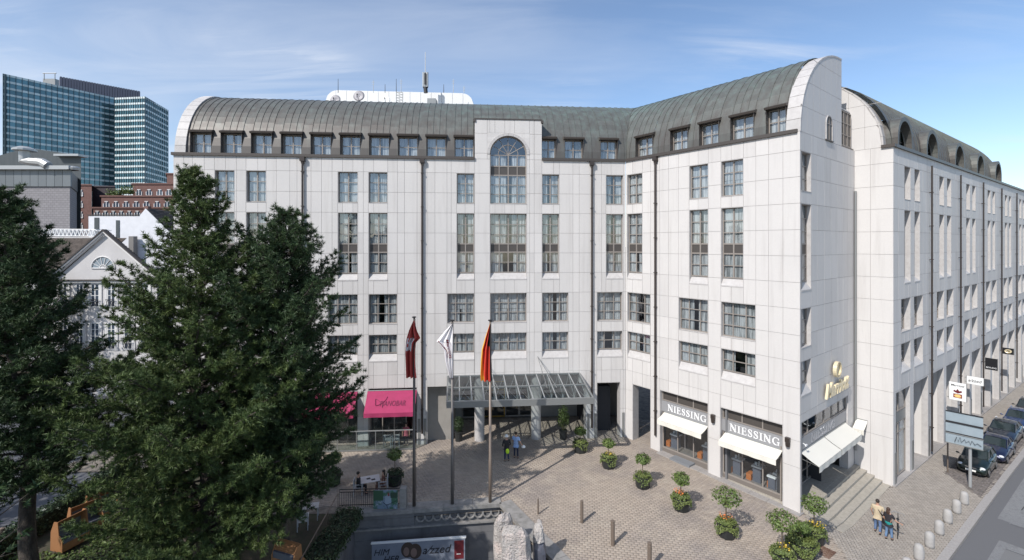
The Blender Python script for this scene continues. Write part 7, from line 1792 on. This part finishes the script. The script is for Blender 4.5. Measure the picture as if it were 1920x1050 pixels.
def person(p, rz, label, h=1.76, shirt=(.5, .5, .5), pants=(.1, .12, .2), arms=None, legs=None, hair='short', sleeves='short', lean=0.0, skinc=None, hairc=None, group=None, seated=False, fem=False, top2=None):
    t = local_root('person', label, 'person', group); k = h/1.76; S = lambda x, y, z: (x*k, y*k, z*k)
    hz_ = .94 if not seated else .50; sh = .205 if not fem else .175
    arms = arms or [((-.27, .02, 1.12), (-.27, .10, .86)), ((.27, .02, 1.12), (.27, .10, .86))]
    dz = hz_-.94; arms = [tuple((x, y, z+dz) for x, y, z in ar) for ar in arms]
    legs = legs or [((-.11, .02, .50), (-.12, .0, .09), (-.12, .13, .04)), ((.11, .02, .50), (.13, .0, .09), (.14, .13, .04))]
    if seated: legs = [((-.12, .42, .50), (-.12, .44, .09), (-.12, .56, .04)), ((.12, .42, .50), (.12, .42, .09), (.12, .55, .04))]
    yl = lambda z: lean*(z-hz_)
    V = [S(0, 0, hz_), S(0, yl(1.16+dz), 1.16+dz), S(0, yl(1.38+dz), 1.38+dz), S(0, yl(1.50+dz), 1.50+dz), S(0, yl(1.58+dz)+.01, 1.57+dz), S(0, yl(1.66+dz)+.02, 1.66+dz), S(0, yl(1.74+dz)+.01, 1.73+dz)]
    Rd = [(.15*k, .11*k), (.135*k, .10*k), (.15*k, .105*k), .055*k, (.070*k, .085*k), (.078*k, .095*k), (.055*k, .07*k)]; Eg = [(0, 1), (1, 2), (2, 3), (3, 4), (4, 5), (5, 6)]
    for i, sg in enumerate((-1, 1)):
        b_ = len(V); el, wr = arms[i]; d_ = (Vector(wr)-Vector(el)).normalized()
        V += [S(sg*sh, yl(1.40+dz), 1.41+dz), S(*el), S(*wr), S(*(Vector(wr)+d_*.08))]; Rd += [.058*k, .042*k, .028*k, (.022*k, .036*k)]; Eg += [(2, b_), (b_, b_+1), (b_+1, b_+2), (b_+2, b_+3)]
        sidev = d_.cross(Vector((1, 0, 0)) if abs(d_.x) < .8 else Vector((0, 1, 0))).normalized()
        for q in range(4): V.append(S(*(Vector(wr)+d_*(.155+.012*(1-abs(q-1.5)))+sidev*(.030*(q-1.5)/1.5)))); Rd.append(.0095*k); Eg.append((b_+3, len(V)-1))
        V.append(S(*(Vector(wr)+d_*.085+sidev*.062))); Rd.append(.011*k); Eg.append((b_+3, len(V)-1))
        b_ = len(V); kn, an, to = legs[i]; V += [S(sg*.095, .0, hz_-.06), S(*kn), S(*an), S(*to)]; Rd += [.088*k, .058*k, .038*k, .032*k]; Eg += [(0, b_), (b_, b_+1), (b_+1, b_+2), (b_+2, b_+3)]
    sk = MATS.get('skin') ; skin('body', V, Eg, Rd, sk, t)
    # clothes grown on the same joints, a little fuller
    V2 = V[:3]+[S(0, yl(1.46+dz), 1.46+dz), S(0, .005, hz_-.13)]; R2 = [(.188*k, .142*k), (.168*k, .130*k), (.180*k, .132*k), .098*k, (.188*k, .148*k)]; E2 = [(0, 1), (1, 2), (2, 3), (0, 4)]
    for i, sg in enumerate((-1, 1)):
        b_ = len(V2); el, wr = arms[i]; s0 = Vector((sg*sh, yl(1.40+dz), 1.41+dz)); e0 = Vector(el)
        V2 += [S(*s0)]; R2 += [.082*k]; E2 += [(2, b_)]
        if sleeves == 'long': V2 += [S(*e0), S(*wr)]; R2 += [.055*k, .040*k]; E2 += [(b_, b_+1), (b_+1, b_+2)]
        elif sleeves == 'short': V2 += [S(*s0.lerp(e0, .75))]; R2 += [.062*k]; E2 += [(b_, b_+1)]
    skin('shirt', V2, E2, R2, shirt if not isinstance(shirt, tuple) else cloth('cloth_%.2f_%.2f_%.2f' % shirt, shirt), t)
    if top2: skin('top', [S(0, .005, hz_-.14), S(0, 0, hz_+.02), S(0, yl(1.14+dz), 1.12+dz)], [(0, 1), (1, 2)], [(.198*k, .158*k), (.198*k, .152*k), (.182*k, .142*k)], cloth('cloth_%.2f_%.2f_%.2f' % top2, top2), t)
    V3 = [S(0, 0, hz_-.02), S(0, 0, hz_+.14)]; R3 = [(.166*k, .125*k), (.150*k, .115*k)]; E3 = [(0, 1)]
    for i, sg in enumerate((-1, 1)):
        b_ = len(V3); kn, an, to = legs[i]; V3 += [S(sg*.095, 0, hz_-.06), S(*kn), S(*(Vector(an)+Vector((0, 0, .02))))]; R3 += [.100*k, .072*k, .060*k]; E3 += [(0, b_), (b_, b_+1), (b_+1, b_+2)]
    skin('trousers', V3, E3, R3, cloth('cloth_%.2f_%.2f_%.2f' % pants, pants), t)
    for i in range(2): kn, an, to = legs[i]; skin('shoe', [S(an[0], an[1]-.05, .045), S(to[0], to[1], .04)], [(0, 1)], [(.045*k, .04*k), (.04*k, .03*k)], CBLK, t)
    hd = Vector(S(0, yl(1.70+dz), 1.69+dz)); m = MB()
    hm = hairc or HAIR
    if hair == 'helmet': m.blob(hd+Vector((0, .01, .03)), .125, n=14, m=8, sq=(.95, 1.1, .85)); m.lathe([(.15, hd.z+.0), (.155, hd.z+.012), (.1, hd.z+.03)], (hd.x, hd.y+.02, 0), n=16); m.build('helmet', WHITE, t, smooth=True); 
    elif hair != 'bald':
        m.blob(hd+Vector((0, -.018, .015)), .100*k, n=14, m=8, sq=(.92, 1.02, 1.0)); 
        if hair == 'long': m.blob(hd+Vector((0, -.06, -.13)), .10*k, n=12, m=7, sq=(.95, .6, 1.6))
        m.build('hair', hm, t, smooth=True)
    if hair != 'long_back':
        m = MB(); m.blob(hd+Vector((0, .095*k, -.045)), .016, sq=(.8, 1, 1.4)); m.build('nose', SKIN, t, smooth=True)
        m = MB()
        for sx in (-.032, .032): m.blob(hd+Vector((sx, .085*k, -.02)), .010)
        m.box(hd.x-.02, hd.x+.02, hd.y+.083*k, hd.y+.092*k, hd.z-.085, hd.z-.078); m.build('face_features', HAIR, t)
    t.location = p; t.rotation_euler = (0, 0, rz); return t
pm_ = G(1645.5, 999); pw_ = G(1666, 1012)
away = atan2(ST.d.y, ST.d.x)-pi/2
person(pm_, away+.15, 'man in a beige T-shirt and jeans walking with a dark bag beside a woman', 1.80, (.50, .41, .28), (.10, .155, .27), arms=[((-.27, .0, 1.14), (-.24, .14, .92)), ((.29, -.02, 1.14), (.22, .14, 1.0))], legs=[((-.10, .10, .50), (-.11, .04, .09), (-.11, .17, .04)), ((.11, -.02, .50), (.12, -.18, .12), (.12, -.06, .06))], group='couple on the pavement')
person(pw_, away-.2, 'woman in a teal and black top and jeans beside the bicycle', 1.69, (.022, .020, .024), (.13, .21, .34), arms=[((-.24, .0, 1.10), (-.20, .16, .95)), ((.30, .10, 1.16), (.42, .30, 1.05))], legs=[((-.10, .02, .48), (-.11, -.06, .09), (-.11, .07, .04)), ((.10, .08, .48), (.11, .10, .09), (.12, .22, .04))], hair='long', hairc=mat('brown_hair', (.05, .025, .015), .6), fem=True, top2=(.012, .22, .21), group='couple on the pavement')
c_ = math.cos(away); s_n = math.sin(away)
W3 = lambda p, x, y, z: (p.x+x*c_-y*s_n, p.y+x*s_n+y*c_, p.z+z)
m = MB(); q0 = W3(pm_, .30, -.02, .80); m.blob(q0, .19, n=12, m=8, sq=(.55, .8, 1.0)); m.path([W3(pm_, .30, -.02, .92), W3(pm_, .14, -.15, 1.25), W3(pm_, -.12, .0, 1.50), W3(pm_, .0, .14, 1.25), W3(pm_, .28, .06, .92)], .016, 5); tag(m.build('shoulder_bag', BLACK, smooth=True), 'black shoulder bag hanging at the side of the man in beige', 'bag')
# bicycle
bp0 = pw_+Vector((.95, .55, 0)); bp0.z = zg(bp0.x); br = away+pi/2+.25; t = local_root('bicycle', 'dark bicycle being pushed by the woman in teal', 'bicycle')
def wheel(x):
    m = MB(); m.path([(x+.33*cos(q), 0, .34+.33*sin(q)) for q in [2*pi*i/24 for i in range(25)]], .018, 6); w = m.build('wheel', TYRE, t); m = MB()
    for i in range(14): a_ = pi*2*i/14; m.tube((x, 0, .34), (x+.31*cos(a_), 0, .34+.31*sin(a_)), .004, n=3)
    m.tube((x, -.04, .34), (x, .04, .34), .025); m.build('spokes', STEEL, w)
wheel(-.52); wheel(.52)
m = MB()
for a, b in (((-.52, 0, .34), (-.05, 0, .32)), ((-.05, 0, .32), (-.2, 0, .85)), ((-.2, 0, .80), (.33, 0, .82)), ((-.05, 0, .32), (.36, 0, .72)), ((-.52, 0, .34), (-.2, 0, .80)), ((.52, 0, .34), (.36, 0, .72)), ((.36, 0, .72), (.31, 0, .98))): m.tube(a, b, .018, n=6)
m.build('frame', CBLK, t); m = MB(); m.path([(.18, -.28, .98), (.30, -.2, 1.02), (.32, 0, 1.0), (.30, .2, 1.02), (.18, .28, .98)], .014, 6); m.build('handlebar', STEEL, t)
m = MB(); m.blob((-.24, 0, .90), .12, sq=(1.1, .6, .3)); m.build('saddle', CBLK, t, smooth=True); m = MB(); m.path([(-.85+.33-.36, 0, .66), (-.52, 0, .72), (-.2, 0, .70)], .05, 4); m.build('luggage_rack', CBLK, t); t.location = bp0; t.rotation_euler = (0, 0, br)
# two men before the canopy
pa, pb = G(950, 865), G(967.5, 859)
person(pa, .25, 'man in a white hard hat and dark jacket with a yellow bag at his hip', 1.78, (.022, .022, .025), (.022, .035, .085), hair='helmet', sleeves='long', arms=[((-.27, .0, 1.14), (-.22, .16, .98)), ((.27, .0, 1.14), (.22, .18, 1.0))], group='two workmen before the canopy')
person(pb, -.35, 'man in a light blue shirt and dark trousers holding a white helmet', 1.80, (.26, .38, .62), (.018, .022, .045), arms=[((-.27, .0, 1.14), (-.18, .18, 1.02)), ((.32, -.02, 1.12), (.46, .02, .92))], group='two workmen before the canopy')
m = MB(); q = pa+Vector((.06, -.20, .78)); m.blob(q, .16, n=12, m=8, sq=(.8, .5, 1.15)); tag(m.build('yellow_bag', mat('neon_yellow', (.48, .72, .03), .7), smooth=True), 'neon yellow bag or vest at the hip of the man with the hard hat', 'bag')
m = MB(); q = pb+Vector((.52, -.10, .86)); m.blob(q, .13, n=12, m=8, sq=(1, 1, .7)); m.lathe([(.15, q.z-.05), (.155, q.z-.03)], (q.x, q.y, 0), n=14); tag(m.build('hard_hat', WHITE, smooth=True), 'white hard hat carried by the man in the light blue shirt', 'helmet')
# seated guests and the figure under the pink awning
person(G(672, 926, 0)+Vector((.0, -.0, 0)), radians(-75), 'seated guest in black at the left of the cafe table', 1.74, (.015, .015, .018), (.02, .02, .03), seated=True, sleeves='long', arms=[((-.26, .10, 1.10), (-.16, .34, 1.08)), ((.26, .10, 1.10), (.16, .34, 1.08))], group='guests at the cafe table')
person(G(719, 920, 0), radians(100), 'seated woman in brown at the right of the cafe table', 1.66, (.16, .07, .045), (.22, .12, .09), seated=True, sleeves='short', hair='long', fem=True, arms=[((-.24, .10, 1.10), (-.14, .34, 1.10)), ((.24, .10, 1.10), (.14, .34, 1.08))], group='guests at the cafe table')
q = FR.W(FR.u2s(762), -.15, 0); person((q.x, q.y, 0), pi, 'person in a pink top standing under the right pink awning', 1.66, (.40, .10, .13), (.06, .05, .06), hair='short', fem=True)
for i, uu in enumerate((728, 742)):
    q = FR.W(FR.u2s(uu), -.1, 0); chair('white chair under the pink awning, %s of two' % ('left' if i == 0 else 'right'), (q.x, q.y, 0), pi+.3*i, grp='chairs under the pink awning')
